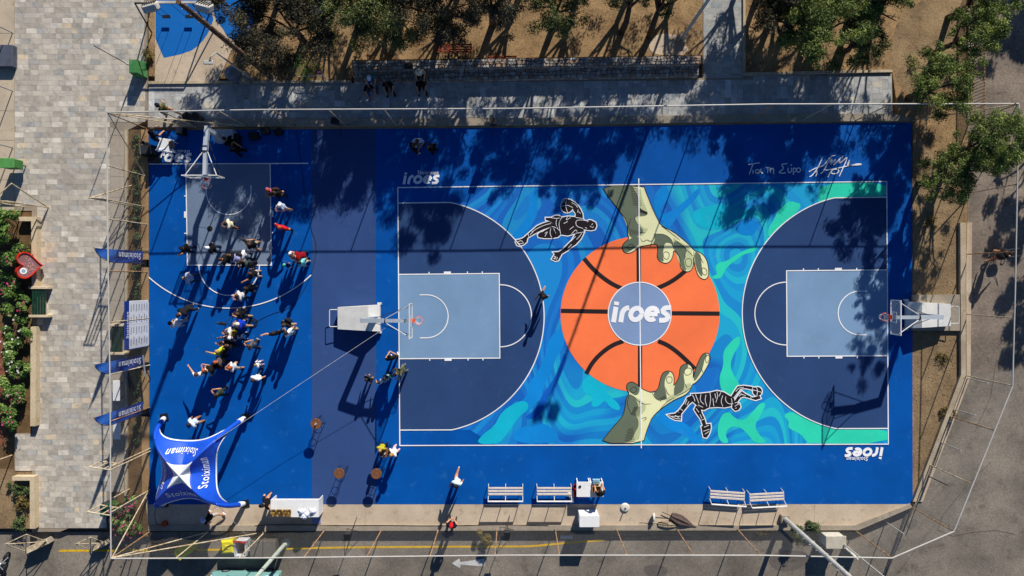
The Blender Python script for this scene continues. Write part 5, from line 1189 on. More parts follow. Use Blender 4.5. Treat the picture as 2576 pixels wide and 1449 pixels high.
for k, (dx, dy) in enumerate(((.42, -.16), (.72, -.30), (1.0, -.14), (.55, -.42))):
    crumple('folded_shirt', p + Vector((dx, dy, H + .025)), .2, .16, .2, M_shirt, ('crumpled white shirt on the display table nearest the packets', 'crumpled white shirt at the front middle of the shirt pile', 'crumpled white shirt at the right end of the display table', 'crumpled white shirt hanging over the front of the display table')[k], 'shirt', k)
tag(MB().box(p + Vector((.95, -.95, .02)), (.5, .42, .03), (0, 0, .1)).build('paper_stack', pm('paper_lilac', '#8d96c8', .8)), 'lilac paper stack on the ground below the display table', 'paper')
# drinks table: two white tables side by side
for k, (x, lb) in enumerate(((1466, 'white folding table beside the cream bench'), (1499, 'white folding table carrying the bottle tray and wooden box'))):
    c = P(x - 1, 1222); t = thing('folding_table', lb, 'table', c)
    MB().box(c + Vector((0, 0, .74)), (.80 if k == 0 else .74, .85, .04), bevel=.01).build('table_top', M_whitep, t)
    for sx in (-.33, .33):
        mb = MB(); mb.beam(c + Vector((sx, .42, 0)), c + Vector((sx, .36, .72)), .05, .05); mb.beam(c + Vector((sx, -.36, 0)), c + Vector((sx, -.36, .72)), .05, .05); mb.beam(c + Vector((sx, .38, .35)), c + Vector((sx, -.36, .35)), .03, .03); mb.build('leg_frame', M_whitep, t)
c = P(1500, 1210, .76); t = thing('bottle_tray', 'pale blue tray of water bottles on the white table', 'tray', c)
MB().box(c + Vector((0, 0, .02)), (.42, .26, .03)).build('tray', pm('tray_blue', '#9cc6d6', .4), t)
for i in range(6):
    for j in range(3): MB().lathe(c + Vector((-.17 + i*.068, -.085 + j*.085, .03)), [(.028, 0), (.03, .12), (.012, .17), (.012, .20)], 8).build('bottle', pm('bottle_blue', '#a9d2dc', .25), t)
c = P(1500, 1229, .76); t = thing('wooden_box', 'open wooden box of fruit on the white table', 'box', c)
for d, s in (((0, .16, .09), (.46, .02, .18)), ((0, -.16, .09), (.46, .02, .18)), ((-.22, 0, .09), (.02, .30, .18)), ((.22, 0, .09), (.02, .30, .18)), ((0, 0, .01), (.44, .30, .02))): MB().box(c + Vector(d), s).build('board', pm('box_wood', '#b98d5a', .7), t)
for k in range(9): MB().lathe(c + Vector((-.14 + (k % 3)*.13, -.09 + (k//3)*.09, .03)), [(.01, 0), (.045, .03), (.045, .06), (.01, .09)], 8).build('fruit', pm('fruit_dark', '#4a3630', .5), t)
c = P(1453, 1235, 0); t = thing('plastic_crate', 'red plastic crate between the cream bench and the white tables', 'crate', c)
M_redp = pm('crate_red', '#cc1d1a', .45)
for d, s in (((0, .18, .25), (.5, .03, .3)), ((0, -.18, .25), (.5, .03, .3)), ((-.24, 0, .25), (.03, .36, .3)), ((.24, 0, .25), (.03, .36, .3)), ((0, 0, .10), (.48, .36, .03))): MB().box(c + Vector(d) + Vector((0, 0, .12)), s).build('side', M_redp, t)
MB().box(c + Vector((0, 0, .12)), (.4, .3, .2)).build('white_base', M_whitep, t)
tag(MB().lathe(P(1446, 1221, 0), [(.10, 0), (.13, .30), (.11, .30), (.09, .03)], 14).build('bucket', M_redp), 'small red bucket beside the white folding table', 'bucket')
crumple('plastic_bag', P(1434, 1244, .02), .20, .16, .32, pm('bag_white', '#dfe2e0', .4), 'white plastic bag hanging at the end of the cream bench', 'bag', 3)
crumple('plastic_bag', P(1438, 1258, .02), .11, .15, .22, pm('bag_white', '#dfe2e0', .4), 'small white plastic bag on the floor below the bench end', 'bag', 5)
crumple('carrier_bag', P(1463, 1247, .02), .28, .20, .34, pm('bag_blue', '#1f47c8', .5), 'blue carrier bag standing in front of the white tables', 'bag', 7)
tag(MB().box(P(1459, 1224, .79), (.14, .12, .06), (0, 0, .3), bevel=.02).build('small_black_box', M_blackp), 'small black box on the edge of the white folding table', 'box')
c = P(1477, 1293); t = thing('white_fridge', 'tall white chest fridge standing on the concrete walk', 'fridge', c)
MB().box(c + Vector((0, 0, .64)), (1.08, .62, 1.24), bevel=.02).build('cabinet', M_whitep, t); MB().box(c + Vector((0, 0, 1.29)), (1.12, .66, .06), bevel=.02).build('lid', M_whitep, t)
MB().box(c + Vector((0, -.315, .30)), (.7, .01, .2)).build('vent_grille', pm('grille', '#8d8d90', .5), t)
# umbrellas
def ubase(label, c, lying=False):
    t = thing('umbrella_stand', label, 'umbrella stand', c); R = Euler((0, math.radians(78), 0)).to_matrix() if lying else Matrix.Identity(3); o = c + Vector((0, 0, .26 if lying else 0))
    MB().lathe(o, [(.24, 0), (.26, .02), (.26, .06), (.20, .10), (.06, .12)], 28, M=R).build('disc', M_offw, t, smooth=False); MB().lathe(o, [(.03, .10), (.03, .45 if not lying else 1.0)], 10, M=R).build('tube', M_dkst, t)
ubase('round white umbrella stand with short tube on the concrete edge', P(1572, 1276))
ubase('round white umbrella stand tipped on its edge beside the folded umbrellas', P(1641, 1298), True)
def lying_umbrella(label, a, b_, r, m, pole):
    a, b_ = P(*a, .12), P(*b_, .12); t = thing('folded_umbrella', label, 'umbrella', Vector((a.x, a.y, 0))); d = b_ - a; n = 14; V = []; rr = random.Random(int(a.x*100)); K = 9
    side = Vector((-d.y, d.x, 0)).normalized()
    for i in range(K):
        s = i/(K-1); rad = r*(.55 + .6*math.sin(math.pi*min(1, s*1.1 + .05)))*(1 - .75*s**2.2)
        for k in range(n):
            al = 2*math.pi*k/n; q = rad*(1 + .28*(k % 2) - .1) ; V.append(tuple(a + d*s + side*math.cos(al)*q + Vector((0, 0, max(-.1, math.sin(al)*q*.75)))))
    MB().add(V, [[i*n+k, i*n+(k+1) % n, (i+1)*n+(k+1) % n, (i+1)*n+k] for i in range(K-1) for k in range(n)] + [list(range(n))]).build('canopy', m, t)
    MB().tube([a - d*pole, b_ + d*.03], .02, 8).build('pole', M_dkst, t)
lying_umbrella('folded brown umbrella lying on the concrete walk, the bigger one', (1688, 1298), (1750, 1326), .26, pm('umb_brown', '#5b4c46', .9, var=.2, scale=8), .35)
lying_umbrella('folded beige umbrella lying partly under the brown one', (1655, 1318), (1722, 1322), .17, pm('umb_beige', '#9c8c74', .9, var=.25, scale=10), .7)
# speakers on tripods
def speaker(label, c, rz, h=1.5, z=0.0):
    t = thing('tripod_speaker', label, 'speaker', P(*c, z), rz, 'black speakers on tripods round the court'); B = lambda mb, n, m: mb.build(n, m, t, world=False)
    for k in range(3):
        a = 2*math.pi*k/3 + .3; B(MB().tube([(0, 0, .75), (.52*math.cos(a), .52*math.sin(a), .02)], .016, 6), 'leg', M_blackp)
    B(MB().tube([(0, 0, .3), (0, 0, h)], .02, 8), 'pole', M_blackp)
    cab = B(MB().add([(-.18, -.17, h), (.18, -.17, h), (.13, .17, h), (-.13, .17, h), (-.19, -.19, h + .58), (.19, -.19, h + .58), (.13, .16, h + .58), (-.13, .16, h + .58)], [[3, 2, 1, 0], [4, 5, 6, 7], [0, 1, 5, 4], [1, 2, 6, 5], [2, 3, 7, 6], [3, 0, 4, 7]]), 'cabinet', M_blackp)
    cab2 = MB().box((0, -.185, h + .29), (.32, .015, .52)).build('grille', M_dkst, cab, world=False)
speaker('black tripod speaker on the ledge near the display table', (893, 1322), math.pi)
speaker('black tripod speaker on the ledge below the leftmost cream bench', (1277, 1318), math.pi)
speaker('black tripod speaker in the shade at the top edge beside the hoop', (862, 320), 0)
speaker('black tripod speaker in the shade at the top edge above the painted arm', (1243, 322), 0)
# DJ corner
c = P(431, 371); t = thing('equipment_table', 'white plastic table with wires in the corner by the small court', 'table', c, -.15)
MB().box((0, 0, .72), (.88, .74, .05), bevel=.02).build('table_top', M_whitep, t, world=False)
for x in (-.36, .36):
    for y in (-.28, .28): MB().tube([(x, y, 0), (x, y, .7)], .025, 6).build('leg', M_whitep, t, world=False)
tag(MB().box(P(432, 364, .80), (.28, .42, .08), (0, 0, .2), bevel=.02).build('audio_mixer', M_blackp), 'small black audio mixer on the white equipment table', 'mixer')
crumple('cloth_heap', P(404, 377, .75), .25, .10, .08, M_shirt, 'white cloth heap on the edge of the equipment table', 'cloth', 11)
c = P(382, 382); t = thing('flight_case', 'open black equipment case beside the white table in the corner', 'case', c, .1)
MB().box((0, 0, .36), (.72, .55, .68), bevel=.03).build('case_body', M_blackp, t, world=False); MB().box((0, 0, .72), (.6, .42, .03)).build('top_panel', M_dkst, t, world=False)
for s in (-.3, .3): MB().box((s, 0, .735), (.03, .5, .02)).build('edge_strip', M_steel, t, world=False)
tag(MB().lathe(P(372, 366, 0), [(.16, 0), (.18, .55), (.14, .58), (.05, .50)], 18).build('drum_speaker', M_blackp), 'round black drum with pale hub behind the equipment case', 'speaker')
tag(MB().box(P(388, 401, .2), (.6, .36, .4), (0, 0, -.1), bevel=.03).build('amplifier_box', M_blackp), 'low black box on the floor covering the first logo letter', 'box')
c = P(462, 334); t = thing('floor_monitor', 'black floor monitor speaker with silver frame at the top fence', 'speaker', c)
MB().box(c + Vector((0, 0, .3)), (.42, .40, .58), bevel=.02).build('cabinet', M_blackp, t); MB().box(c + Vector((0, .02, .61)), (.34, .32, .02)).build('grille', pm('grille_grey', '#6d6f70', .6), t)
for k, (x, y, lb) in enumerate(((484, 300, 'left one of two dark round bins outside the top fence'), (505, 300, 'right one of two dark round bins outside the top fence'))):
    t = thing('round_bin', lb, 'bin', P(x, y, .12)); q = P(x, y, .12); MB().lathe(q, [(.22, 0), (.26, .75), (.22, .75), (.19, .1)], 18).build('drum', M_blackp, t); MB().torus(q + Vector((0, 0, .76)), .24, .02, 20, 6).build('rim', M_dkst, t)
for k, (x, y, s, lb) in enumerate(((585, 352, .8, 'large dark equipment case in the shade right of the small hoop'), (640, 342, .55, 'dark case in the shade nearest the top fence'), (668, 330, .45, 'small dark case with orange tape by the top fence'), (700, 332, .45, 'dark cube case farthest right by the top fence'))):
    tag(MB().box(P(x, y, s*.4), (s, s*.8, s*.8), (0, 0, .1*k), bevel=.03).build('equipment_case', M_blackp), lb, 'case')
# microphone stand
c = P(*c1(800, 945)); t = thing('microphone_stand', 'black microphone stand with round base on the grey key', 'microphone stand', c)
MB().lathe(c, [(.16, 0), (.16, .025), (.04, .04)], 20).build('base', M_blackp, t); MB().tube([c + Vector((0, 0, .03)), c + Vector((0, 0, 1.35))], .012, 6).build('pole', M_blackp, t); MB().tube([c + Vector((0, 0, 1.35)), c + Vector((-.1, 0, 1.48))], .02, 6).build('microphone', M_dkst, t)
# cables
def cable(label, pts, z=.014, m=None): tag(MB().tube([P(x, y, z) for x, y in smooth2(pts, False, 2)], .012, 5).build('cable', m or M_blackp), label, 'cable')
cable('black cable snaking over the small court from the camera crew to the grey strip', [c2(1580, 1230), c2(1750, 1140), c2(1900, 1080), c2(2120, 1010), c2(2280, 880), c2(2480, 520), (783, 690), (800, 620), (775, 560), (752, 372), (745, 330)], .016)
cable('long black cable lying along the concrete ledge', [(640, 1322), (720, 1318), (850, 1322), (960, 1321), (1100, 1323), (1250, 1320), (1380, 1322)], .135)
cable('looped black cable in front of the equipment table', [(470, 350), (465, 380), (445, 395), (430, 415), (440, 385), (455, 360), (420, 330)], .045)
c = P(*c2(1525, 1250), .02); o = MB()
for k in range(4): o.torus(c + Vector((0, 0, .015*k)), .27 - .05*k, .014, 20, 5)
tag(o.build('cable_coil', M_blackp), 'coiled black cable on the blue floor behind the cameraman', 'cable')
c = P(416, 1316, .0); t = thing('cable_reel', 'orange cable reel under the tent on the concrete walk', 'cable reel', c)
MB().lathe(c, [(.17, 0), (.17, .02), (.09, .03), (.09, .13), (.17, .14), (.17, .16)], 20).build('reel', pm('reel_orange', '#b8481c', .5), t); MB().tube([c + Vector((.12, 0, .16)), c + Vector((.2, 0, .3))], .012, 6).build('handle', M_blackp, t)
cable('black cable curling down from the tent to the orange reel', [(392, 1270), (388, 1300), (395, 1322), (408, 1318)], .014)
# T-shaped post and other small frames
c = P(383, 915); t = thing('rail_frame', 'grey T shaped metal rail leaning over the court edge by the middle flag', 'rail', c)
MB().beam(c + Vector((0, .6, 1.05)), c + Vector((.12, -.6, 1.05)), .07, .05).build('crossbar', M_steel, t); MB().tube([c + Vector((.05, 0, 1.05)), c + Vector((-.1, -.9, 0))], .025, 6).build('leg', M_dkst, t); MB().tube([c + Vector((.05, 0, 1.05)), c + Vector((-1.3, -.25, .75))], .03, 6).build('arm', M_steel, t)
# round traffic sign and little frame near the palm
c = P(822, 200, .02); t = thing('round_sign', 'round red and white sign on a bent frame beside the small palm', 'sign', c)
MB().tube([c, c + Vector((0, 0, 1.6))], .02, 6).build('post', M_whitep, t); MB().lathe(c + Vector((0, 0, 1.6)), [(.13, 0), (.15, .02), (.13, .04)], 20, M=Euler((.5, 0, 0)).to_matrix()).build('disc', pm('sign_red', '#b02a2a', .5), t); MB().box(c + Vector((0, -.02, 1.64)), (.2, .05, .012), (.5, 0, 0)).build('bar', M_whitep, t)
mb = MB()
for a, b_ in (((812, 190, .0), (812, 190, 1.3)), ((812, 190, 1.3), (820, 200, .8)), ((752, 192, .5), (812, 190, .5))): mb.tube([P(*a), P(*b_)], .018, 6)
mb.build('side_frame', M_whitep, t)
# boom camera rig and tripods in the crowd
def camera_tripod(label, c, rz):
    t = thing('video_camera', label, 'camera', P(*c), rz, 'video cameras on tripods in the crowd'); B = lambda mb, n, m: mb.build(n, m, t, world=False)
    for k in range(3):
        a = 2*math.pi*k/3; B(MB().tube([(0, 0, 1.3), (.42*math.cos(a), .42*math.sin(a), 0)], .018, 6), 'leg', M_blackp)
    B(MB().box((0, 0, 1.42), (.16, .34, .18), bevel=.02), 'body', M_blackp); B(MB().lathe((0, .17, 1.44), [(.06, 0), (.07, .14)], 12, M=Matrix.Rotation(-math.pi/2, 3, 'X')), 'lens', M_dkst); B(MB().tube([(.05, -.15, 1.36), (.12, -.5, 1.15)], .012, 6), 'pan_handle', M_blackp)
camera_tripod('video camera on a tripod beside the cameraman in the blue shirt', c2(1180, 1240), math.radians(80))
camera_tripod('video camera on a tripod by the cameraman in khaki shorts', c1(1560, 1180), math.radians(60))
# car and motorbike at the bottom edge
M_teal = pm('car_teal', '#7fb0ac', .3, var=.04, spec=.5)
b = P(628, 1466, ZR); t = thing('parked_car', 'pale teal car mostly cut off by the bottom edge', 'car', b)
def car_body(prof, wd, name, m):
    mb = MB(); n = len(prof); V = []
    for y, k in ((-wd/2, .9), (-wd/2 + .12, 1), (wd/2 - .12, 1), (wd/2, .9)):
        for x, z in prof: V.append(tuple(b + Vector((x, y, .3 + (z - .3)*k))))
    return mb.add(V, [[r*n+i, r*n+(i+1) % n, (r+1)*n+(i+1) % n, (r+1)*n+i] for r in range(3) for i in range(n)] + [list(range(n))[::-1], list(range(3*n, 4*n))]).build(name, m, t, smooth=False)
car_body([(-1.95, .3), (-1.98, .6), (-1.85, .82), (-1.0, .92), (-.45, 1.38), (.9, 1.42), (1.55, 1.0), (1.95, .9), (2.0, .55), (1.95, .3)], 1.66, 'body', M_teal)
for x in (-1.25, 1.25):
    for y in (-.74, .74):
        w_ = MB().lathe(b + Vector((x, y, .31)), [(.2, -.10), (.31, -.08), (.31, .08), (.2, .10)], 20, M=Matrix.Rotation(math.pi/2, 3, 'X')).build('wheel', M_blackp, t); MB().lathe(b + Vector((x, y, .31)), [(.17, -.105), (.17, .105)], 14, M=Matrix.Rotation(math.pi/2, 3, 'X')).build('hubcap', M_steel, w_)
for y in (-.6, .6): MB().box(b + Vector((1.94, y, .78)), (.12, .3, .16), bevel=.04).build('tail_light', pm('tail_red', '#b01818', .3), t)
for y in (-.6, .6): MB().box(b + Vector((-1.92, y, .68)), (.1, .3, .16), bevel=.04).build('headlight', M_whitep, t)
MB().add([tuple(b + Vector(q)) for q in ((-.98, -.66, .955), (-.98, .66, .955), (-.5, .58, 1.375), (-.5, -.58, 1.375))], [[0, 1, 2, 3]]).build('windscreen', M_lens, t); MB().add([tuple(b + Vector(q)) for q in ((.96, -.58, 1.42), (.96, .58, 1.42), (1.5, .66, 1.06), (1.5, -.66, 1.06))], [[0, 1, 2, 3]]).build('rear_window', M_lens, t)
b = P(18, 1425, ZR); t = thing('motorbike', 'dark motorbike cut off by the bottom left corner', 'motorbike', b, math.radians(75)); B = lambda mb, n, m, par=None, **k: mb.build(n, m, par or t, world=False, **k)
RX = Matrix.Rotation(math.pi/2, 3, 'X')
for x in (-.68, .68):
    w_ = B(MB().torus((x, 0, .3), .24, .06, 24, 8, axis=RX), 'wheel', M_blackp); B(MB().lathe((x, 0, .3), [(.12, -.03), (.12, .03)], 14, M=RX), 'hub', M_steel, w_)
B(MB().lathe((0.15, 0, .72), [(.02, -.34), (.14, -.22), (.17, 0), (.13, .25), (.02, .34)], 14, M=Matrix.Rotation(math.pi/2, 3, 'Y')), 'fuel_tank', pm('bike_navy', '#1c2433', .3), smooth=True)
B(MB().box((-.38, 0, .76), (.72, .28, .10), bevel=.04), 'seat', M_blackp); B(MB().box((0, 0, .42), (.5, .3, .32), bevel=.06), 'engine', M_dkst); B(MB().tube([(.68, -.08, .3), (.42, -.08, .95)], .03, 8).tube([(.68, .08, .3), (.42, .08, .95)], .03, 8), 'fork', M_steel)
B(MB().tube([(.30, -.38, 1.0), (.42, -.15, .98), (.42, .15, .98), (.30, .38, 1.0)], .018, 6), 'handlebar', M_steel); B(MB().lathe((.52, 0, .86), [(.09, 0), (.10, .08), (.04, .14)], 14, M=Matrix.Rotation(-math.pi/2, 3, 'Y')), 'headlight', M_whitep); B(MB().box((-.85, 0, .72), (.3, .3, .16), bevel=.05), 'tail_case', M_steel)
# iron railing at upper right
rl = thing('iron_railing', 'rusty iron picket railing along the road at upper right', 'railing', P(2440, 190, 0)); a, b_ = P(2444, -60), P(2442, 300); n = 46
for z in (.15, 1.25): MB().beam(a + Vector((0, 0, z)), b_ + Vector((0, 0, z)), .04, .04).build('rail', M_rust, rl)
for k in range(n + 1): q = a.lerp(b_, k/n); MB().beam(q + Vector((0, 0, .0)), q + Vector((0, 0, 1.35)), .025, .025).build('picket', M_rust, rl)
low_wall('low concrete plinth under the iron railing at upper right', [(2436, -80), (2450, -80), (2448, 305), (2434, 305)], .06, M_kerb)
# short marker posts along the right road edge
for k, (x, y, lb) in enumerate((((2434), 952, 'short pale bollard beside the boundary wall corner'), (2404, 1030, 'short pale bollard second below the boundary wall corner'), (2369, 1114, 'short pale bollard third below the boundary wall corner'), (2336, 1198, 'short dark bollard nearest the right end of the concrete walk'), (2230, 1314, 'short pale bollard below the angled ledge'))):
    q = P(x, y, ZR + .1); tag(MB().tube([q, q + Vector((0, 0, 1.9))], .03, 8).build('bollard', M_dkst if k == 3 else M_rail), lb, 'bollard')
# ================================================================== VEGETATION
L_olive = leaf_mat('leaf_tamarisk', '#3a3f2a', '#66703f', '#a3a75c'); L_pine = leaf_mat('leaf_pine', '#3c4a28', '#6f8040', '#b3ba5e'); L_dark = leaf_mat('leaf_dark', '#2c2b22', '#4b4837', '#736c4c')
L_ole = leaf_mat('leaf_oleander', '#314a22', '#6a8c40', '#b9c87a'); L_dry = leaf_mat('leaf_dry', '#4a3f24', '#7a6a3a', '#a39455'); L_palm = leaf_mat('leaf_palm', '#24401a', '#44702a', '#7aa03e')
L_low = leaf_mat('leaf_low', '#33402a', '#56683f', '#7f8f58')
M_bark = pm('bark', '#5a4a3c', 0.9, var=.25, scale=5, fine=30, fvar=.2, bump=.02)
M_pet = {c: pm('petal_' + c.strip('#'), c, .7, var=.1) for c in ('#d24d86', '#f1ece0', '#c03a5c', '#e8a7b8')}
def leaves(rng, centres, radii, counts, size, flat=0.6, up=0.35, aspect=0.45):
    """leaf-sized quads scattered through clumps; returns V, F, tone"""
    Cs = np.repeat(centres, counts, axis=0); Rs = np.repeat(radii, counts); N = len(Cs)
    d = rng.normal(size=(N, 3)); d /= np.linalg.norm(d, axis=1)[:, None]; rad = rng.random(N) ** 0.45
    pos = Cs + d * (Rs * rad)[:, None] * np.array([1, 1, flat])
    ax = np.repeat(rng.normal(size=(len(centres), 3)), counts, axis=0); ax /= np.linalg.norm(ax, axis=1)[:, None]
    pos += ax * (rng.normal(scale=.42, size=N) * Rs)[:, None] * np.array([1, 1, .5])
    nrm = d + rng.normal(scale=.7, size=(N, 3)); nrm[:, 2] += up; nrm /= np.linalg.norm(nrm, axis=1)[:, None]
    t = np.cross(nrm, rng.normal(size=(N, 3))); t /= np.linalg.norm(t, axis=1)[:, None]; b = np.cross(nrm, t)
    s = size * rng.uniform(.55, 1.35, N); a = t * s[:, None]; c = b * (s * aspect)[:, None]
    V = np.stack([pos - a, pos + c, pos + a, pos - c], 1).reshape(-1, 3); F = np.arange(N * 4).reshape(-1, 4)
    clump = np.repeat(rng.uniform(-.2, .2, len(centres)), counts)
    tone = np.clip(.42 + clump + rng.normal(scale=.16, size=N), 0, 1)
    return V, F, np.c_[tone, tone, tone]
def tree(label, base, h, R, seed, mat, group, name='tree', n_leaf=9000, lean=(0, 0), zb=0.0, clumps=34, flat=.55, size=.13, bare=0.0):
    rng = np.random.default_rng(seed); rr = random.Random(seed); b = P(*base); b.z = zb
    t = thing(name, label, 'tree', b, 0, group)
    top = Vector((lean[0], lean[1], h)); trunk = MB(); fork = top * .42
    trunk.tube([(0, 0, -.05), fork*.5 + Vector((rr.uniform(-.1, .1), rr.uniform(-.1, .1), 0)), fork], [.17 + R*.02, .14 + R*.015, .12 + R*.01], 9)
    cen = []; rad = []
    nb = 7
    for k in range(nb):
        a = 2*math.pi*k/nb + rr.uniform(-.3, .3); ro = R*rr.uniform(.55, .9); e = top*.95 + Vector((ro*math.cos(a), ro*math.sin(a), rr.uniform(-.25, .12)*h))
        m = fork.lerp(e, .5) + Vector((rr.uniform(-.2, .2), rr.uniform(-.2, .2), .25)); trunk.tube([fork, fork.lerp(m, .6), m, e], [.085, .065, .05, .02], 6)
        for q in range(3):
            s = m.lerp(e, rr.uniform(.2, .9)); f = s + Vector((rr.uniform(-.6, .6), rr.uniform(-.6, .6), rr.uniform(.0, .6))); trunk.tube([s, s.lerp(f, .5) + Vector((0, 0, .06)), f], [.03, .02, .008], 4)
    trunk.build('trunk', M_bark, t, world=False, smooth=True)
    for k in range(clumps):
        a = rng.random()*6.283; r = R*math.sqrt(rng.random())*.95; z = h*(.92 + .16*rng.normal()) + (.28*h*(1 - (r/R)**2) - .1*h)
        cen.append((lean[0] + r*math.cos(a), lean[1] + r*math.sin(a), min(h*1.16, max(h*.45, z)))); rad.append(R*rng.uniform(.09, .26))
    cen = np.array(cen); rad = np.array(rad); w_ = rad**2; cnt = np.maximum(30, (n_leaf*w_/w_.sum())).astype(int)
    V, F, tone = leaves(rng, cen, rad, cnt, size, flat, aspect=.32)
    np_mesh('crown', V, F, mat, tone, t)
    return t
GT = 'trees shading the path and the top of the court'; GR = 'pines at the right end of the court'
TL = [  # label, base px, height, radius, material
 ('big dark tree right of the playground whose crown hides the ground', (765, 105), 4.3, 2.9, L_dark), ('olive green tree left of the small palm, crown lit on its right side', (905, 60), 4.6, 2.5, L_olive),
 ('olive tree above the left end of the stone wall', (1010, 58), 4.3, 2.6, L_olive), ('dark tree just left of the red benches', (1125, 62), 4.6, 2.4, L_dark),
 ('tall tree behind the larger red bench', (1240, 62), 5.9, 2.1, L_dark), ('bright green tree right of the red benches', (1395, 60), 4.5, 1.8, L_olive),
 ('tree with a bare dark trunk over open litter, left one of two', (1563, 82), 5.2, 1.7, L_olive, (.3, 1.5)), ('tree with a thick dark trunk beside the grey floodlight pole', (1634, 92), 5.0, 1.7, L_olive, (.2, 1.6)),
 ('bright round crowned tree in the middle of the upper right grove', (2022, 118), 4.2, 2.3, L_pine), ('dark tree on the left of the upper right grove by the path', (1985, 45), 3.3, 1.8, L_dark), ('low dark tree added to shade the corner between the two paths', (1930, 70), 2.9, 1.7, L_dark), ('dark tree added for shade behind the corner of the upper right kerb', (1915, -30), 3.2, 1.9, L_dark),  # last two trees here are added to darken the ground of the grove
 ('green tree at the top of the upper right grove', (2135, 45), 4.5, 2.0, L_pine), ('dark crowned tree added for shade between two bright trees of the upper right grove', (2085, 10), 4.0, 2.0, L_dark), ('low olive tree added for shade at the kerb of the upper right grove', (2120, 130), 2.6, 1.3, L_olive), ('tree at the top edge beside the playground', (660, 20), 4.2, 2.2, L_dark)]  # dark crowned tree and low kerb tree are added to shade the grove floor
for k, (lb, b_, h, R, m, *ln) in enumerate(TL): tree(lb, b_, h, R, 40 + k, m, GT, lean=ln[0] if ln else (0, 0), n_leaf=int(4600*R*R), size=.072, clumps=58)
OFF = [(730, -70), (880, -80), (1030, -70), (1180, -80), (1330, -75), (1480, -70), (1600, -75), (1730, -100), (1900, -150), (2000, -90), (2110, -85), (2250, -70)]
for k, b_ in enumerate(OFF): tree('tree just outside the top edge, seen only by its dappled shade', b_, 4.2 + .5*(k % 3), 2.5, 80 + k, L_olive, 'trees beyond the top edge', n_leaf=4600, size=.085)
for k, b_ in enumerate(((2690, 215), (2660, -250), (2720, 480))): tree('tree just outside the right edge, seen only by its shade on the road', b_, 4.3, 2.1, 140 + k, L_pine, 'trees beyond the right edge', n_leaf=8000, zb=ZR)
PR = [('pine whose dark limbs fork beside the end of the path', (2285, 246), 4.0, 1.9), ('pine in the upper right beside the iron railing', (2352, 135), 4.2, 1.5), ('pine leaning over the fence rail at the right corner', (2392, 385), 3.9, 1.7),
      ('low spreading pine beside the bare soil strip at right', (2310, 462), 3.6, 1.5), ('tall slim pine at the far right edge by the road', (2374, 405), 6.0, 1.4), ('pine at the top right corner above the railing', (2385, 45), 4.2, 1.5)]
for k, (lb, b_, h, R) in enumerate(PR): tree(lb, b_, h, R, 120 + k, L_pine, GR, 'pine_tree', n_leaf=int(5200*R*R), size=.066, clumps=64, flat=.5)
def bush(label, c, rx, ry, h, seed, mat, n, size, name='bush', group=None, flowers=None, zb=0.0, cat='bush', aspect=.35):
    rng = np.random.default_rng(seed); b = P(*c); b.z = zb; t = thing(name, label, cat, b, 0, group); k = max(6, int(rx*ry*9))
    cen = np.c_[rng.uniform(-1, 1, k)*rx*.8, rng.uniform(-1, 1, k)*ry*.85, rng.uniform(.35, .8, k)*h]; rad = rng.uniform(.22, .4, k)*max(.5, min(rx, ry, 1.2)); cnt = np.full(k, max(8, n // k))
    V, F, tone = leaves(rng, cen, rad, cnt, size, .9, .5, aspect); V[:, 2] = np.maximum(V[:, 2], .02); np_mesh('foliage', V, F, mat, tone, t)
    st = MB()
    for q in cen[:min(k, 14)]: st.tube([(q[0]*.4, q[1]*.6, -.03), tuple(q)], [.025, .01], 5)
    st.build('stems', M_bark, t, world=False)
    if flowers:
        mb = MB(); rr = random.Random(seed)
        for _ in range(int(k*2.2)):
            q = cen[rr.randrange(k)]; p = Vector((q[0] + rr.uniform(-.3, .3), q[1] + rr.uniform(-.3, .3), q[2] + rr.uniform(.15, .35))); s = rr.uniform(.03, .055); mi = rr.randrange(len(flowers))
            for a in range(5):
                u = Vector((math.cos(a*1.257), math.sin(a*1.257), .25)); v = Vector((-u.y, u.x, 0)); mb.add([p, p + u*s + v*s*.5, p + u*s*1.4, p + u*s - v*s*.5], [[0, 1, 2, 3]], mi)
        mb.build('blossom', [M_pet[f] for f in flowers], t, world=False, kind='stuff')
    return t
bush('large oleander with pink blossom beside the heart collector', (34, 605), 1.15, 1.75, 1.6, 1, L_ole, 5200, .12, 'oleander', flowers=['#d24d86', '#c03a5c'])
bush('oleander bush with few blossoms just below the heart collector', (40, 700), .7, .7, 1.0, 2, L_ole, 1500, .11, 'oleander', flowers=['#d24d86'])
HB = [('flowering hedge bush beside the green bench, topmost of the hedge', (58, 765), ['#c03a5c', '#d24d86']), ('hedge bush with white blossom below the green bench', (60, 835), ['#f1ece0']), ('hedge bush with white blossom in the middle of the long cream wall', (58, 895), ['#f1ece0']),
      ('narrow hedge bush where soil shows beside the cream wall', (50, 945), ['#f1ece0']), ('hedge bush with white and pink blossom near the lower wall end', (46, 1000), ['#e8a7b8', '#c03a5c']), ('hedge bush with red blossom at the lower end of the wall', (34, 1050), ['#c03a5c', '#d24d86'])]
for k, (lb, c, fl) in enumerate(HB): bush(lb, c, .72, .95, 1.0, 10 + k, L_ole, 3000, .10, 'hedge_bush', 'flowering hedge along the cream wall', fl)
OB = [('oleander in the fence corner bed, top one', (325, 1258)), ('oleander in the fence corner bed, middle one', (322, 1292)), ('oleander in the fence corner bed, lowest one', (330, 1325))]
for k, (lb, c) in enumerate(OB): bush(lb, c, .85, .5, .9, 30 + k, L_ole, 1700, .11, 'oleander', 'oleanders in the fence corner bed', ['#d24d86'])
DB = [('small green shrub in the dry bed at lower left, top one', (40, 1225)), ('small shrub in the dry bed beside the cream wall', (68, 1235)), ('small shrub at the lower end of the dry bed', (52, 1315)), ('dry shrub in the middle of the dry bed', (66, 1270))]
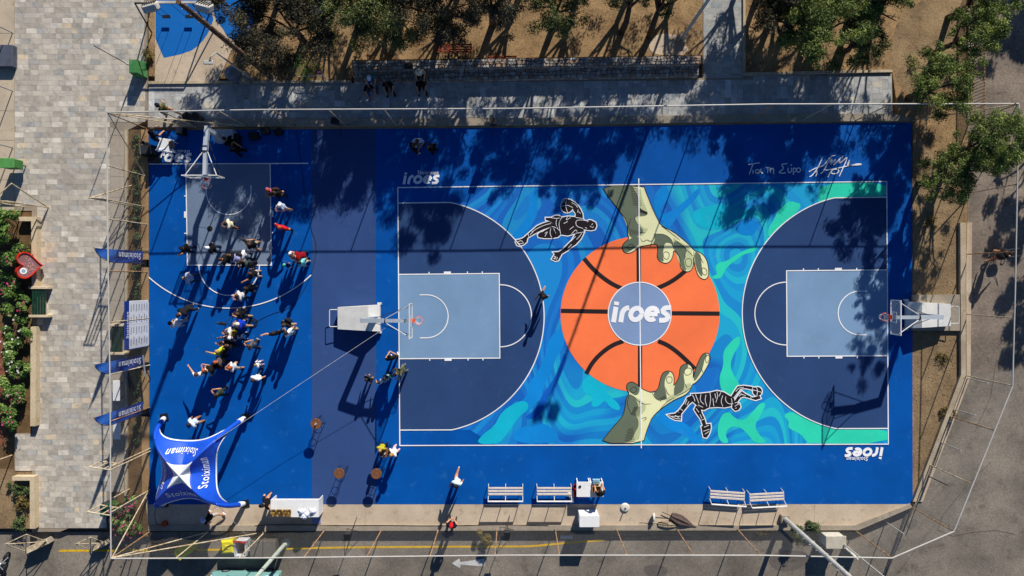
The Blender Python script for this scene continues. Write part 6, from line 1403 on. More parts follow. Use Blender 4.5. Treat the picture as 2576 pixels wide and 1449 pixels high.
for k, (lb, c) in enumerate(DB): bush(lb, c, .35, .4, .45, 40 + k, L_low if k < 3 else L_dry, 420, .08, 'shrub', 'shrubs in the dry bed')
bush('wispy olive bush growing at the road edge below the ledge', (1216, 1352), .5, .42, .9, 50, L_dry, 900, .10, 'roadside_bush', zb=ZR, aspect=.2)
bush('green roadside bush at the foot of the thick floodlight pole', (2016, 1342), .95, .75, 1.0, 51, L_low, 2600, .11, 'roadside_bush', zb=ZR, aspect=.22)
bush('low bush beside the green painted block', (377, 143), .28, .35, .4, 52, L_dry, 350, .07, 'shrub')
for k, (x, y, lb) in enumerate(((2385, 1040, 'dry weed clump at the foot of the bent boundary wall'), (2365, 905, 'dry weed clump in the middle of the bare soil'), (2335, 560, 'dry weed clump below the pines'), (1830, 1332, 'dry weed clump along the ledge beside the rightmost benches'), (1430, 1330, 'dry weed clump along the ledge below the white fridge'), (1925, 1335, 'dry weed clump along the ledge left of the thick pole'))):
    bush(lb, (x, y), .5, .18 if y > 1300 else .35, .22, 60 + k, L_dry, 420, .07, 'weed_clump', 'dry weeds', cat='weeds', aspect=.2, zb=-.02 if y < 1300 else ZR + .06)
# low plants in the planting strip
ys = [345, 378, 410, 442, 480, 520, 560, 600, 640, 680, 716, 742, 880, 930, 955, 985, 1010, 1040, 1075, 1100]
for k, y in enumerate(ys): bush('low grey green plant in the planting strip, one of the row', (347 + (k % 3 - 1)*2.5, y), .14, .30, .26, 200 + k, L_low, 230, .06, 'bedding_plant', 'low plants in the planting strip', cat='plant', aspect=.4)
# small palm
b = P(775, 175, .02); t = thing('small_palm', 'small palm with spiky fronds beside the round sign', 'palm', b); rr = random.Random(3)
MB().tube([b, b + Vector((0, 0, .5))], [.12, .10], 10).build('trunk', M_bark, t)
for k in range(15):
    a = 2*math.pi*k/15 + rr.uniform(-.15, .15); L = rr.uniform(.9, 1.35); e0 = rr.uniform(.5, 1.0); V = []; F = []; prev = None
    for i in range(13):
        s = i/12; c = b + Vector((math.cos(a)*L*s, math.sin(a)*L*s, .5 + e0*s*L*.8 - 1.0*s*s*L*.7)); w_ = .26*math.sin(math.pi*min(1, s*.9 + .12)); d = Vector((-math.sin(a), math.cos(a), 0))
        for sgn in (-1, 1):
            n = len(V); o = Vector((math.cos(a), math.sin(a), 0))*.1; V += [c, c + d*sgn*w_ + o - Vector((0, 0, .06)), c + o*.35]; F.append([n, n+1, n+2])
    np_mesh('frond', np.array([tuple(v - b) for v in V]), np.array(F), L_palm, np.tile(np.array([[rr.uniform(.3, .8)]*3]), (len(F), 1)), t)
# fallen litter: stones and leaves on the bare soil
rng = np.random.default_rng(77); N = 900; px = rng.uniform(2300, 2420, N); py = rng.uniform(330, 1200, N); keep = (px < 2418 - np.maximum(0, py - 940)*.42); px, py = px[keep], py[keep]; N = len(px)
V = []; F = []; tn = []
for x, y in zip(px, py):
    p = P(x, y); s = rng.uniform(.015, .05); n = len(V); a = rng.random()*3; c, sn = math.cos(a)*s, math.sin(a)*s
    V += [(p.x - c, p.y - sn, -.015), (p.x + sn, p.y - c, -.015), (p.x + c, p.y + sn, -.015), (p.x - sn, p.y + c, -.015), (p.x, p.y, -.015 + s*.8)]; q = rng.uniform(.25, .9)
    for i in range(4): F.append([n + i, n + (i+1) % 4, n + 4]); tn.append([q]*3)
peb = np_mesh('gravel', np.array(V), np.array(F), leaf_mat('pebble', '#5a4a36', '#8a7a62', '#b8ab96'), np.array(tn)); peb['kind'] = 'stuff'; peb['label'] = 'scattered small stones on the bare soil at right'; peb['category'] = 'stones'
# ================================================================== PEOPLE
def rot_x(v, a): c, s = math.cos(a), math.sin(a); return Vector((v.x, v.y*c - v.z*s, v.z*c + v.y*s))
def body_mesh(pose):
    """one continuous skinned figure 1.75 m tall, facing +y, standing on z=0; slots: skin, top, legs, shoes, hair"""
    D = math.radians; lean = D(pose.get('lean', 0)); V = []; R = []; E = []; REG = {}
    def add(p, r, par=None, reg='top'):
        V.append(Vector(p)); R.append(r); k = len(V) - 1
        if par is not None: E.append((par, k)); REG[(par, k)] = reg
        return k
    pel = Vector((0, 0, 0))
    up = lambda z, y=0.0: Vector((0, 0, 0)) + rot_x(Vector((0, y, z)), -lean)
    p0 = add(pel, (.175, .135)); w1 = add(up(.16), (.165, .125), p0); ch = add(up(.34), (.195, .14), w1); uc = add(up(.47), (.15, .11), ch)
    nk = add(up(.545, .01), (.062, .065), uc, 'skin'); hp = D(pose.get('head', 10))
    hd = lambda z, y=0: up(.56, .01) + rot_x(Vector((0, y, z)), -lean - hp)
    jw = add(hd(.055, .025), (.075, .085), nk, 'skin'); sk = add(hd(.15, .005), (.092, .108), jw, 'head'); tp = add(hd(.225, -.005), (.064, .076), sk, 'head')
    for s, key in ((-1, 'armL'), (1, 'armR')):
        pit, ab, fl, tw = pose.get(key, (5, 8, 12, 0)); pit, ab, fl, tw = D(pit), D(ab), D(fl), D(tw)
        sh = add(up(.455) + Vector((s*.185, 0, 0)), (.082, .082), uc, 'top')
        d = Vector((s*math.sin(ab), math.sin(pit)*math.cos(ab), -math.cos(pit)*math.cos(ab))); d = rot_x(d, -lean*.6).normalized()
        el = add(V[sh] + d*.15, (.070, .070), sh, 'top'); el = add(V[sh] + d*.28, (.054, .054), el, 'skin' if pose.get('short', 1) else 'top')
        fwd = Vector((s*math.sin(ab)*math.cos(fl) - s*math.sin(tw)*math.sin(fl), math.sin(pit + fl*math.cos(tw)), -math.cos(pit + fl*math.cos(tw)))); fwd = rot_x(fwd, -lean*.6).normalized()
        wr = add(V[el] + fwd*.25, (.038, .038), el, 'skin' if pose.get('short', 1) else 'top'); pm_ = add(V[wr] + fwd*.075, (.042, .026), wr, 'skin')
        side = fwd.cross(Vector((0, 0, 1)));
        if side.length < .2: side = Vector((0, 1, 0)) - fwd*fwd.y
        side.normalize(); nrm = side.cross(fwd).normalized()
        for q, (o, L) in enumerate(((-.026, .07), (-.009, .085), (.009, .08), (.026, .062))):
            f1 = add(V[pm_] + side*o + fwd*.035, (.0095, .0095), pm_, 'skin'); f2 = add(V[f1] + fwd*L*.5 - nrm*.008, (.009, .009), f1, 'skin'); add(V[f2] + fwd*L*.42 - nrm*.022, (.0075, .0075), f2, 'skin')
        t1 = add(V[wr] + fwd*.045 - side*.042, (.011, .011), pm_, 'skin'); add(V[t1] + fwd*.045 - side*.02 - nrm*.01, (.009, .009), t1, 'skin')
    feet = []
    for s, key in ((-1, 'legL'), (1, 'legR')):
        pit, ab, kn = pose.get(key, (0, 4, 3)); pit, ab, kn = D(pit), D(ab), D(kn)
        hi = add(Vector((s*.10, 0, -.05)), (.112, .112), p0, 'legs'); d = Vector((s*math.sin(ab), math.sin(pit)*math.cos(ab), -math.cos(pit)*math.cos(ab)))
        m = add(V[hi] + d*.2, (.100, .100), hi, 'legs'); k = add(V[hi] + d*.40, (.075, .075), m, 'legs'); e = Vector((s*math.sin(ab)*.5, math.sin(pit - kn), -math.cos(pit - kn))).normalized()
        cl = 'shin' if pose.get('shorts') else 'legs'
        c_ = add(V[k] + e*.15, (.068, .068), k, cl); an = add(V[k] + e*.40, (.048, .048), c_, cl); fd = Vector((s*.14, math.cos(pit - kn)*.98, min(.25, max(-.6, math.sin(pit - kn)*.5)))).normalized() if pose.get('flatfoot', 1) == 0 else Vector((s*.14, .98, -.12)).normalized()
        hl = add(V[an] + Vector((0, -.015, -.045)), (.052, .044), an, 'shoes'); add(V[hl] + fd*.11, (.054, .036), hl, 'shoes'); t_ = add(V[hl] + fd*.20, (.046, .030), len(V) - 1, 'shoes'); feet.append(V[hl].z - .035)
    zmin = min(min(feet), min(v.z for v in V) - .02)
    for v in V: v.z -= zmin
    me = bpy.data.meshes.new('figure'); me.from_pydata([tuple(v) for v in V], E, [])
    ob = bpy.data.objects.new('figure', me); COL.objects.link(ob); md = ob.modifiers.new('s', 'SKIN'); md.use_smooth_shade = True; md.branch_smoothing = .3
    if not me.skin_vertices: bpy.context.view_layer.objects.active = ob
    sv = me.skin_vertices[0].data
    for k in range(len(V)): sv[k].radius = R[k]; sv[k].use_root = (k == 0)
    ss = ob.modifiers.new('d', 'SUBSURF'); ss.levels = 1; ss.render_levels = 1
    dg = bpy.context.evaluated_depsgraph_get(); out = bpy.data.meshes.new_from_object(ob.evaluated_get(dg)); bpy.data.objects.remove(ob)
    # colour regions by nearest bone
    n = len(out.polygons); cen = np.empty(n*3); out.polygons.foreach_get('center', cen); cen = cen.reshape(-1, 3); best = np.full(n, 9.0); reg = np.zeros(n, int); names = {'skin': 0, 'top': 1, 'legs': 2, 'shoes': 3, 'head': 0, 'shin': 0}
    for (a, b), rg in REG.items():
        A, Bv = np.array(V[a]), np.array(V[b]); ab = Bv - A; t = np.clip(((cen - A) @ ab)/(ab @ ab + 1e-9), 0, 1); rr_ = (R[a][0]*(1 - t) + R[b][0]*t); dd = np.linalg.norm(cen - A - t[:, None]*ab, axis=1) - rr_*.9; u = dd < best; best[u] = dd[u]; reg[u] = names[rg]
    hc = np.array(V[sk]); upv = np.array(V[tp] - V[jw]); upv /= np.linalg.norm(upv); fw = np.array([0, math.cos(lean + hp), -math.sin(lean + hp)])
    rel = cen - hc; hz = rel @ upv; hy = rel @ fw; dist = np.linalg.norm(rel, axis=1)
    reg[(dist < .17) & (hz > -.05) & ((hy < .035) | (hz > .055))] = 4
    for k in range(5): out.materials.append(None)
    out.polygons.foreach_set('material_index', reg.astype(np.int32)); out.polygons.foreach_set('use_smooth', [True]*n); out.name = 'body'
    # nose on the face
    out['head'] = [float(x) for x in hc - np.array([0, 0, 0])]; out['headup'] = [float(x) for x in upv]; out['headfw'] = [float(x) for x in fw]
    return out
POSES = {
 'stand': dict(), 'shorts': dict(shorts=1, armL=(10, 10, 25, 10), armR=(-4, 10, 15, 0)), 'hips': dict(armL=(-15, 45, 75, 60), armR=(-15, 45, 75, 60), legL=(0, 8, 2), legR=(4, 8, 4)),
 'photo': dict(armL=(12, 13, 118, 35), armR=(12, 13, 118, 35), legL=(-6, 6, 4), legR=(8, 6, 6), head=5), 'photo_s': dict(shorts=1, armL=(12, 13, 118, 35), armR=(12, 13, 118, 35), legL=(-8, 7, 6), legR=(12, 7, 10), head=5),
 'point': dict(armL=(70, 18, 12, 0), armR=(5, 10, 40, 10), shorts=1), 'wave': dict(armL=(150, 35, 30, 10), armR=(5, 10, 12, 0)), 'walk': dict(legL=(24, 3, 8), legR=(-18, 3, 22), armL=(-18, 8, 18, 0), armR=(22, 8, 25, 0), lean=4), 'walk_s': dict(shorts=1, legL=(26, 3, 10), legR=(-20, 3, 26), armL=(-20, 9, 22, 0), armR=(26, 9, 32, 0), lean=5),
 'fold': dict(armL=(14, 14, 80, 60), armR=(14, 14, 80, 60), lean=5, head=16), 'bend': dict(lean=26, armL=(38, 8, 30, 20), armR=(30, 8, 35, 20), head=10, legL=(4, 5, 10), legR=(0, 5, 8)),
 'sit': dict(legL=(82, 8, 84), legR=(80, 8, 80), armL=(28, 12, 55, 30), armR=(30, 12, 60, 30), lean=12, head=20, flatfoot=1), 'sit_lean': dict(legL=(80, 12, 95), legR=(84, 10, 70), armL=(45, 10, 45, 20), armR=(40, 10, 50, 20), lean=30, head=20), 'headup': dict(armL=(110, 55, 120, 10), armR=(5, 9, 14, 0)), 'crouch': dict(legL=(95, 12, 125), legR=(60, 10, 125), armL=(50, 14, 80, 25), armR=(50, 14, 80, 25), lean=20)}
BODY = {k: body_mesh(v) for k, v in POSES.items()}
SKINS = ['#b98260', '#c9936e', '#a36f4e', '#8a5a3e']; HAIRS = {'dark': '#2a211c', 'brown': '#4a3324', 'blond': '#b08a4e', 'red': '#a8482a', 'grey': '#8a857e', 'ginger': '#b5562a'}
def hair_cap(h, upv, fw, k=1.0, long=0.0):
    """hair as a shell over the skull, with length down the back"""
    h, u, f = Vector(h), Vector(upv), Vector(fw); s = u.cross(f); V = []; n = 16; m = 7; mb = MB()
    for j in range(m + 1):
        ph = math.radians(5 + 100*j/m)
        for i in range(n):
            a = 2*math.pi*i/n; back = max(0.0, -math.sin(a)); ex = 1.0; rr_ = math.sin(ph); z = math.cos(ph)
            p = h + u*.02 + (s*math.cos(a)*.098*rr_ + f*math.sin(a)*.112*rr_ + u*.122*z)*k
            if long and j > m - 3: p = p - u*long*(j - m + 3)/3*(.35 + .65*back) - f*.03*back
            if not long and j == m and math.sin(a) > .2: p = p + u*.05
            V.append(p)
    mb.add(V, [[j*n+i, j*n+(i+1) % n, (j+1)*n+(i+1) % n, (j+1)*n+i] for j in range(m) for i in range(n)] + [list(range(n))[::-1]]); return mb
def cap_mb(h, upv, fw, brim=True):
    h, u, f = Vector(h), Vector(upv), Vector(fw); s = u.cross(f); mb = MB(); n = 16; V = []
    for j in range(6):
        ph = math.radians(4 + 17.5*j)
        for i in range(n): a = 2*math.pi*i/n; V.append(h + u*.03 + s*math.cos(a)*.112*math.sin(ph) + f*math.sin(a)*.125*math.sin(ph) + u*.128*math.cos(ph))
    mb.add(V, [[j*n+i, j*n+(i+1) % n, (j+1)*n+(i+1) % n, (j+1)*n+i] for j in range(5) for i in range(n)] + [list(range(n))[::-1]])
    if brim: mb.add([h + u*.035 + s*x*.085 + f*y for x, y in ((-1, .05), (-1, .12), (-.6, .185), (.6, .185), (1, .12), (1, .05))] + [h + u*.048 + s*x*.085 + f*y for x, y in ((-1, .05), (-1, .12), (-.6, .185), (.6, .185), (1, .12), (1, .05))], [[5, 4, 3, 2, 1, 0], [6, 7, 8, 9, 10, 11]] + [[k, (k+1) % 6, (k+1) % 6 + 6, k + 6] for k in range(6)])
    return mb
def hat_mb(h, upv, fw):
    mb = cap_mb(h, upv, fw, False); h, u, f = Vector(h), Vector(upv), Vector(fw); s = u.cross(f); n = 20; V = []
    for r, z in ((.095, .05), (.19, .035), (.19, .045), (.095, .065)):
        for i in range(n): a = 2*math.pi*i/n; V.append(h + u*z + s*math.cos(a)*r + f*math.sin(a)*r)
    return mb.add(V, [[j*n+i, j*n+(i+1) % n, (j+1)*n+(i+1) % n, (j+1)*n+i] for j in range(3) for i in range(n)])
HM = {}
def person(label, foot, head_deg, pose, top, legs, shoe='#d8d8d4', hair='dark', skin=0, scale=1.0, hat=None, long=0, z=0.0, group=None, bag=None):
    """foot: plan position of the feet; head_deg: facing, degrees counter-clockwise from +y in plan"""
    me = BODY[pose]; o = bpy.data.objects.new('person', me); COL.objects.link(o); q = P(foot[0], foot[1], z)
    o.location = (q.x, q.y, z); o.rotation_euler = (0, 0, math.radians(head_deg)); o.scale = (scale*1.10, scale*1.10, scale*1.03); tag(o, label, 'person', group)
    hc_ = HAIRS[hair] if hair in HAIRS else hair
    for k, c in enumerate((SKINS[skin], top, legs, shoe, hc_ if hair != 'bald' else SKINS[skin])):
        o.material_slots[k].link = 'OBJECT'; o.material_slots[k].material = cloth(c) if k else pm('skin_%d' % skin, SKINS[skin], .6, var=.05, scale=8)
        if k == 4: o.material_slots[k].material = pm('hair_' + str(hair), hc_ if hair != 'bald' else SKINS[skin], .7, var=.1, scale=20)
    h, u, f = list(me['head']), list(me['headup']), list(me['headfw'])
    def child(nm, key, fn, m):
        if key not in HM: ob = fn().build(nm, m, None, smooth=True); HM[key] = ob.data; bpy.data.objects.remove(ob)
        c = bpy.data.objects.new(nm, HM[key]); COL.objects.link(c); c.parent = o; c.material_slots[0].link = 'OBJECT'; c.material_slots[0].material = m
    if hair != 'bald': child('hair', (pose, 'h', long), lambda: hair_cap(h, u, f, 1.0, long), pm('hair_' + hair, hc_, .7, var=.1, scale=20))
    if hat: child({'cap': 'cap', 'hat': 'sun_hat'}[hat[0]], (pose, hat[0]), lambda: (cap_mb if hat[0] == 'cap' else hat_mb)(h, u, f), cloth(hat[1]))
    if bag: child('backpack', (pose, 'bag'), lambda: MB().box((0, -.2, 1.22), (.32, .18, .44), bevel=.05), cloth(bag))
    return o
G1 = 'people gathered on the small half court'; G2 = 'people beside the portable hoop'; G3 = 'people in the shade at the top'
BK, WH, NV, DK, KH, GR_ = '#202022', '#e8e8ea', '#222c48', '#3a3c44', '#a39272', '#7d7f84'
PEOPLE = [
 ('person in a pink top beside a woman in black at the key edge', c1(1935, 345), 150, 'photo', '#c66aa8', '#3a2c40', WH, 'ginger', 1, .95, None, .14, G1, None),
 ('person in dark clothes carrying a brown bag at the key edge', c1(2035, 395), 190, 'hips', '#241e1c', '#2a2320', DK, 'brown', 1, 1.0, None, .12, G1, '#4a3428'),
 ('person in a pale blue shirt with hands at the head, below the pink top', c1(2130, 600), 120, 'photo_s', '#b9c6dc', '#c2a184', WH, 'brown', 1, .98, ('cap', '#e0ddd6'), 0, G1, None),
 ('person in a red shirt with ginger hair and black trousers', c1(2140, 950), 160, 'hips', '#c22026', BK, DK, 'ginger', 1, 1.05, None, 0, G1, None),
 ('person in a cream jersey raising both hands on the grey key', c1(1265, 895), 95, 'photo_s', '#e6e2c0', '#8a5a46', WH, 'dark', 3, 1.0, None, 0, G1, None),
 ('person in a black vest with one hand on the head at the key line', c1(555, 1300), 70, 'headup', BK, NV, DK, 'dark', 1, 1.02, None, 0, G1, None),
 ('person in a black jacket and jeans with a white cap at the key edge', c1(985, 1290), 90, 'stand', '#1c1c20', '#31405c', '#8a6a50', 'dark', 1, 1.05, ('cap', '#e6e8ee'), 0, G1, None),
 ('cameraman in a black shirt and khaki shorts on the grey key', c1(1650, 1235), 60, 'photo_s', BK, KH, '#2c2c30', 'brown', 1, 1.05, None, 0, G1, None),
 ('person in a bright white shirt and dark trousers below the cameraman', c1(1505, 1400), 80, 'stand', WH, DK, DK, 'dark', 1, 1.0, None, 0, G1, None),
 ('person in a black shirt left of the white shirt at the key', c1(1335, 1405), 100, 'fold', BK, '#2a2a2e', DK, 'brown', 1, 1.02, None, 0, G1, None),
 ('person in a burgundy shirt with dark jeans at the right of the group', c1(2465, 1395), 110, 'bend', '#8c1420', '#1e2a3c', DK, 'brown', 1, 1.05, None, 0, G1, None),
 ('person in a white t-shirt facing the burgundy shirt', c1(2285, 1430), -60, 'fold', WH, '#2c2c34', DK, 'brown', 1, .98, None, 0, G1, None),
 ('person in a turquoise shirt with white shoes at the right of the group', c2(2465, 245), 60, 'shorts', '#79d3d6', '#c8b8a4', WH, 'dark', 2, 1.0, None, 0, G1, None),
 ('child in a navy shirt with a green and white cap', c2(2165, 270), 130, 'shorts', '#232e6a', NV, WH, 'dark', 1, .68, ('cap', '#5fd0a8'), 0, G1, None),
 ('bald person in a pale blue shirt and jeans on the free throw arc', c2(610, 490), 95, 'stand', '#b4c4dc', '#33425c', DK, 'bald', 1, 1.08, None, 0, G1, None),
 ('person in a black shirt at the bottom line of the grey key', c2(1215, 190), 90, 'fold', BK, '#26262a', DK, 'brown', 1, 1.02, None, 0, G1, None),
 ('person in a lilac shirt crouching among the group at the key line', c2(1390, 190), 70, 'bend', '#9aa0d0', NV, DK, 'dark', 1, .95, None, 0, G1, None),
 ('person in grey green clothes in the middle of the group at the key line', c2(1560, 215), 100, 'fold', '#4c5a5a', DK, DK, 'brown', 1, 1.0, None, 0, G1, None),
 ('person in black with tan shoes at the right end of the key line', c2(1575, 265), 80, 'bend', '#1e2026', '#242a34', '#b08a6a', 'dark', 1, 1.0, None, 0, G1, None),
 ('person in a black top and grey shorts pointing to the left', c2(1665, 420), 95, 'point', BK, '#b8b2aa', '#4a3a30', 'brown', 1, 1.02, None, 0, G1, None),
 ('person in a black printed t-shirt below the pointing person', c2(1590, 665), 70, 'shorts', '#141416', '#2a2a2c', DK, 'dark', 1, 1.02, None, .10, G1, None),
 ('person in a grey white t-shirt looking at a phone on the arc', c2(1455, 780), 110, 'photo', '#cfcdca', '#3a4252', DK, 'brown', 1, 1.03, None, 0, G1, None),
 ('cameraman in a black t-shirt on the three point arc', c2(1460, 1075), 95, 'photo_s', '#1a1a1c', '#3c4438', '#c8b83a', 'brown', 1, 1.05, None, 0, G1, None),
 ('person in black leaning toward the white robe at the left', c2(560, 985), 150, 'bend', BK, '#2c2c30', WH, 'dark', 1, 1.1, None, 0, G1, None),
 ('person in a loose white shirt at the left edge of the group', c2(400, 1245), 60, 'fold', '#e4e2e0', '#aab4bc', '#b9c0c4', 'dark', 1, 1.05, None, 0, G1, None),
 ('cameraman in a royal blue shirt and cream cap', c2(1465, 1240), 95, 'photo_s', '#1a3fc0', '#b29a78', WH, 'dark', 1, 1.05, ('cap', '#d8d0bc'), 0, G1, None),
 ('photographer in a white shirt with a yellow strap', c2(1290, 1390), 85, 'photo', '#dcdad2', '#3a3e30', DK, 'brown', 1, 1.03, None, 0, G1, '#8a7a2a'),
 ('person in a black top and khaki shorts at the right, topmost of three', c2(2210, 1245), 150, 'shorts', '#1c1c1e', '#b09c7c', WH, 'brown', 1, 1.05, None, 0, G1, '#242426'),
 ('person in a black dress with one arm raised, left one of three', c2(2030, 1395), 20, 'wave', '#1a1a1a', '#1e1e1e', KH, 'dark', 1, 1.0, None, .14, G1, None),
 ('person in a white shirt and olive shorts, right one of three', c2(2255, 1385), 60, 'shorts', '#eceef2', '#5a5a40', '#8a8a70', 'dark', 1, 1.05, None, 0, G1, None),
 ('person in a denim shirt with a white cap in the camera crowd', c3(1430, 265), 90, 'bend', '#33425e', '#26324a', WH, 'dark', 1, 1.0, ('cap', '#e4e6ea'), 0, G1, None),
 ('person in black crouching in the camera crowd', c3(1215, 365), 80, 'crouch', '#17181c', '#1d2028', DK, 'dark', 1, 1.0, None, 0, G1, None),
 ('person in black with a white collar at the lower edge of the camera crowd', c3(1295, 385), 100, 'fold', '#202226', '#26303c', DK, 'brown', 1, .98, None, 0, G1, None),
 ('photographer in a grey shirt right of the camera crowd', c3(1640, 395), 70, 'photo', '#5c5e62', '#2a2a2e', '#a8957a', 'brown', 1, 1.02, None, 0, G1, None),
 ('blond person in a yellow green top reaching out to the left', c3(1120, 490), 60, 'point', '#c8d42c', BK, DK, 'blond', 1, .98, None, .12, G1, '#1c1c1e'),
 ('person in a taupe shirt with dark trousers below the yellow top', c3(1130, 645), 110, 'fold', '#5c5048', '#26221e', DK, 'ginger', 1, 1.03, None, 0, G1, None),
 ('person in black between the taupe shirt and the beige shirt', c3(1005, 740), 130, 'bend', '#1c1b1a', '#24221e', DK, 'dark', 1, 1.0, None, 0, G1, None),
 ('person in a beige shirt beside the person pointing at the sky', c3(890, 800), 40, 'photo', '#d4cbb8', '#6a5c4a', WH, 'ginger', 1, .95, None, .08, G1, None),
 ('person in a white t-shirt stretching one arm to the left', c3(790, 865), 20, 'point', '#f0eef0', '#2a2a30', WH, 'brown', 1, 1.03, None, 0, G1, None),
 ('long haired person in a pale dress raising a phone', c3(1320, 750), 100, 'photo_s', '#c9cfd4', '#c2a184', '#b08a6a', 'ginger', 1, .98, None, .22, G1, None),
 ('blond child in white right of the long haired person', c3(1700, 715), 110, 'shorts', '#eceae8', '#e0dcd8', WH, 'blond', 1, .72, None, 0, G1, None),
 ('person in a pale blue shirt and dark trousers below the blond child', c3(1715, 920), 160, 'walk', '#d4dde6', '#1e2a3a', DK, 'brown', 1, 1.05, None, 0, G1, None),
 ('photographer in an olive shirt alone below the crowd', c3(1100, 1190), 60, 'photo', '#3c4438', '#2c3030', '#2a2e30', 'dark', 1, 1.03, None, 0, G1, None),
 ('person in a pale blue shirt walking beside the inflatable tent', T(0, 2, 2040, 1310), 130, 'shorts', '#c9dbe8', '#b08a6a', DK, 'dark', 2, 1.05, None, 0, G1, None),
 ('person in a black t-shirt bending at the corner of the painted key', c5(1100, 265), 20, 'fold', '#25241c', '#3a2c2c', WH, 'brown', 1, 1.08, None, 0, G2, None),
 ('child in a grey blue shirt beside the adult in olive', c5(1015, 610), 60, 'fold', '#8aa4b8', '#2c4a50', DK, 'dark', 1, .85, None, 0, G2, None),
 ('child in a dark teal shirt standing close behind the grey blue shirt', c5(1030, 560), 140, 'stand', '#4c7a80', '#2c3a48', DK, 'brown', 1, .75, None, 0, G2, None),
 ('child in a white shirt and red shorts beside the portable hoop', c5(900, 665), 30, 'shorts', '#eceaee', '#d0402c', WH, 'dark', 1, .80, None, 0, G2, None),
 ('child in dark grey walking alone on the grey strip', c5(695, 605), 140, 'shorts', '#3a3832', '#4a443a', '#8a806c', 'brown', 1, .80, None, 0, G2, None),
 ('person in olive clothes bending over the children', c5(1275, 460), 120, 'bend', '#6a6a50', '#64624a', WH, 'dark', 1, 1.05, None, 0, G2, None),
 ('long haired person in yellow and black at the cocktail table', T(1, 3, 1300, 105), 170, 'fold', '#b0a82a', '#1e1e20', DK, 'blond', 1, .92, None, .16, G2, None),
 ('blond person in white and pink at the cocktail table', T(1, 3, 1425, 150), 130, 'fold', '#f2f0ee', '#e0b8ac', '#e8b8a8', 'blond', 1, .98, None, .10, G2, None),
 ('person in a pale turquoise shirt walking toward the concrete walk', T(1, 3, 2040, 440), 160, 'walk_s', '#c6e4e8', '#c98a5e', WH, 'dark', 2, 1.05, None, 0, None, None),
 ('person in dark clothes and a red cap sitting on the ledge', T(1, 3, 1985, 870), -10, 'fold', '#16181e', '#1a2030', DK, 'dark', 1, 1.02, ('cap', '#c8202c'), 0, None, None),
 ('person in black with a dark cap beside the display table', T(1, 3, 178, 640), 110, 'hips', '#1c1a1c', '#c2907a', BK, 'dark', 1, 1.05, ('cap', '#20242c'), 0, None, None),
 ('person in black with a pale blue cap on the concrete walk by the tent', T(0, 3, 2190, 805), 60, 'walk_s', '#17181c', '#b8b0a8', WH, 'dark', 1, 1.05, ('cap', '#b4c4e4'), 0, None, None),
 ('dark haired person in black reaching into the wooden box', (1506, 1233), 10, 'bend', '#1d1d20', '#242428', DK, 'dark', 1, .98, None, .12, None, None),
 ('person in black running on the painted three point line', (1366, 741), 150, 'walk_s', '#1c1c1e', '#26221e', WH, 'dark', 2, .95, None, 0, None, None),
 ('person in a white shirt standing in the shade, topmost of three', c6(1300, 1260), 180, 'fold', '#cdd2ea', '#1e2230', DK, 'brown', 1, 1.05, None, 0, G3, None),
 ('person in black with white shoes in the shade, left of three', c6(1225, 1370), -50, 'fold', '#1c1815', '#1d1c1c', WH, 'brown', 1, 1.03, None, 0, G3, None),
 ('person in black in the shade, right of three', c6(1500, 1375), 40, 'fold', '#181616', '#1c1a18', DK, 'brown', 1, 1.03, None, 0, G3, None),
 ('person in an olive t-shirt and black cap outside the top left fence corner', T(0, 0, 1750, 1140), 60, 'walk_s', '#62603a', '#c2907a', DK, 'dark', 1, 1.05, ('cap', '#1c2028'), 0, None, None),
 ('person in navy bending over the equipment table', (408, 356), -30, 'bend', '#141a2c', '#1a2238', DK, 'dark', 1, 1.05, None, 0, None, None),
 ('person in black standing among the dark cases, left one', (600, 366), 60, 'fold', '#141318', '#17161a', DK, 'dark', 1, 1.05, None, 0, G3, None),
 ('person in black standing among the dark cases, right one', (614, 386), 20, 'photo', '#121118', '#151418', DK, 'dark', 1, 1.03, None, 0, G3, None),
 ('person in dark clothes walking on the road at the far right', T(3, 1, 2225, 1120), -60, 'walk_s', '#3a2622', '#c2714a', DK, 'dark', 1, 1.05, None, 0, None, '#22201f')]
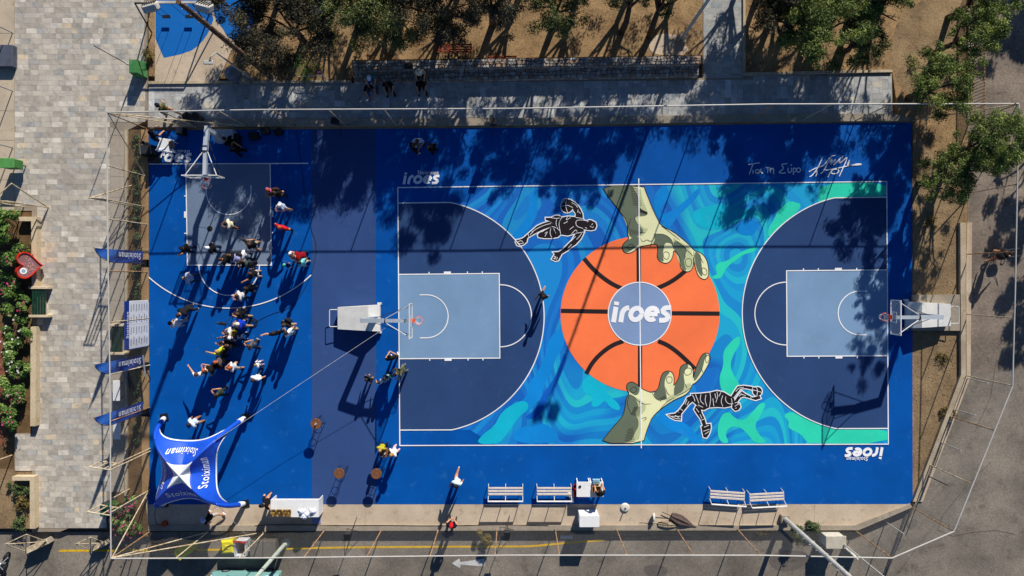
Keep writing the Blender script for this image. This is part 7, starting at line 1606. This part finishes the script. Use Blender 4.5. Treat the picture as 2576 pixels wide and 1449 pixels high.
for lb, ft, hd_, po, tp_, lg, sh, ha, sk_, sc_, hat, lo, gp, bag in PEOPLE: person(lb, ft, hd_, po, tp_, lg, sh, ha, sk_, sc_, hat, lo, (ZR if ft[0] > 2440 else 0.0), gp, bag)
SEAT = [('seated person in a teal shirt and white cap on the upper stone tier', c6(620, 335), 180, 'sit', '#2a6a78', '#3c5a8c', '#1c1c1c', ('cap', '#d8dce8'), .44), ('seated person in a black vest and blue shorts at the wall end', c6(570, 455), 200, 'sit_lean', '#16130f', '#33509a', '#7a4a40', None, 0), ('seated person in black with folded arms left of the hat wearer', c6(860, 440), 185, 'sit', '#14120e', '#161410', '#161410', None, 0),
        ('seated person in black with a dark hat on the lower stone tier', c6(1325, 430), 180, 'sit', '#131210', '#121210', '#4a2c24', ('hat', '#1c1a18'), 0), ('seated person with a straw hat on the upper stone tier', c6(1312, 265), 180, 'sit', '#b8a890', '#1c1c1c', '#1c1c1c', ('hat', '#d8cdb4'), .44)]
for lb, ft, hd_, po, tp_, lg, sh, hat, z in SEAT: person(lb, ft, hd_, po, tp_, lg, sh, 'dark', 1, 1.0, hat, 0, z, 'people seated on the stone wall')
# stroller pushed on the far right road
c = P(2510, 640, ZR); t = thing('stroller', 'dark baby stroller pushed on the road at the far right', 'stroller', c, math.radians(100))
MB().box((0, 0, .55), (.42, .6, .28), bevel=.08).build('seat_tub', M_blackp, t, world=False)
for x in (-.26, .26):
    for y in (-.32, .34): MB().torus((x, y, .13), .11, .025, 16, 6, axis=Matrix.Rotation(math.pi/2, 3, 'Y')).build('wheel', M_blackp, t, world=False)
    MB().tube([(x*.8, .34, .13), (x*.8, -.1, .6), (x*.8, -.62, 1.02)], .014, 6).build('frame_bar', M_steel, t, world=False)
MB().tube([(-.21, -.62, 1.02), (.21, -.62, 1.02)], .018, 6).build('handle', M_dkst, t, world=False)
tag(MB().box(P(*c6(1120, 140), .95), (.5, .35, .22), (0, 0, .2), bevel=.08).build('travel_bag', M_blackp), 'black bag lying on the upper stone tier', 'bag')
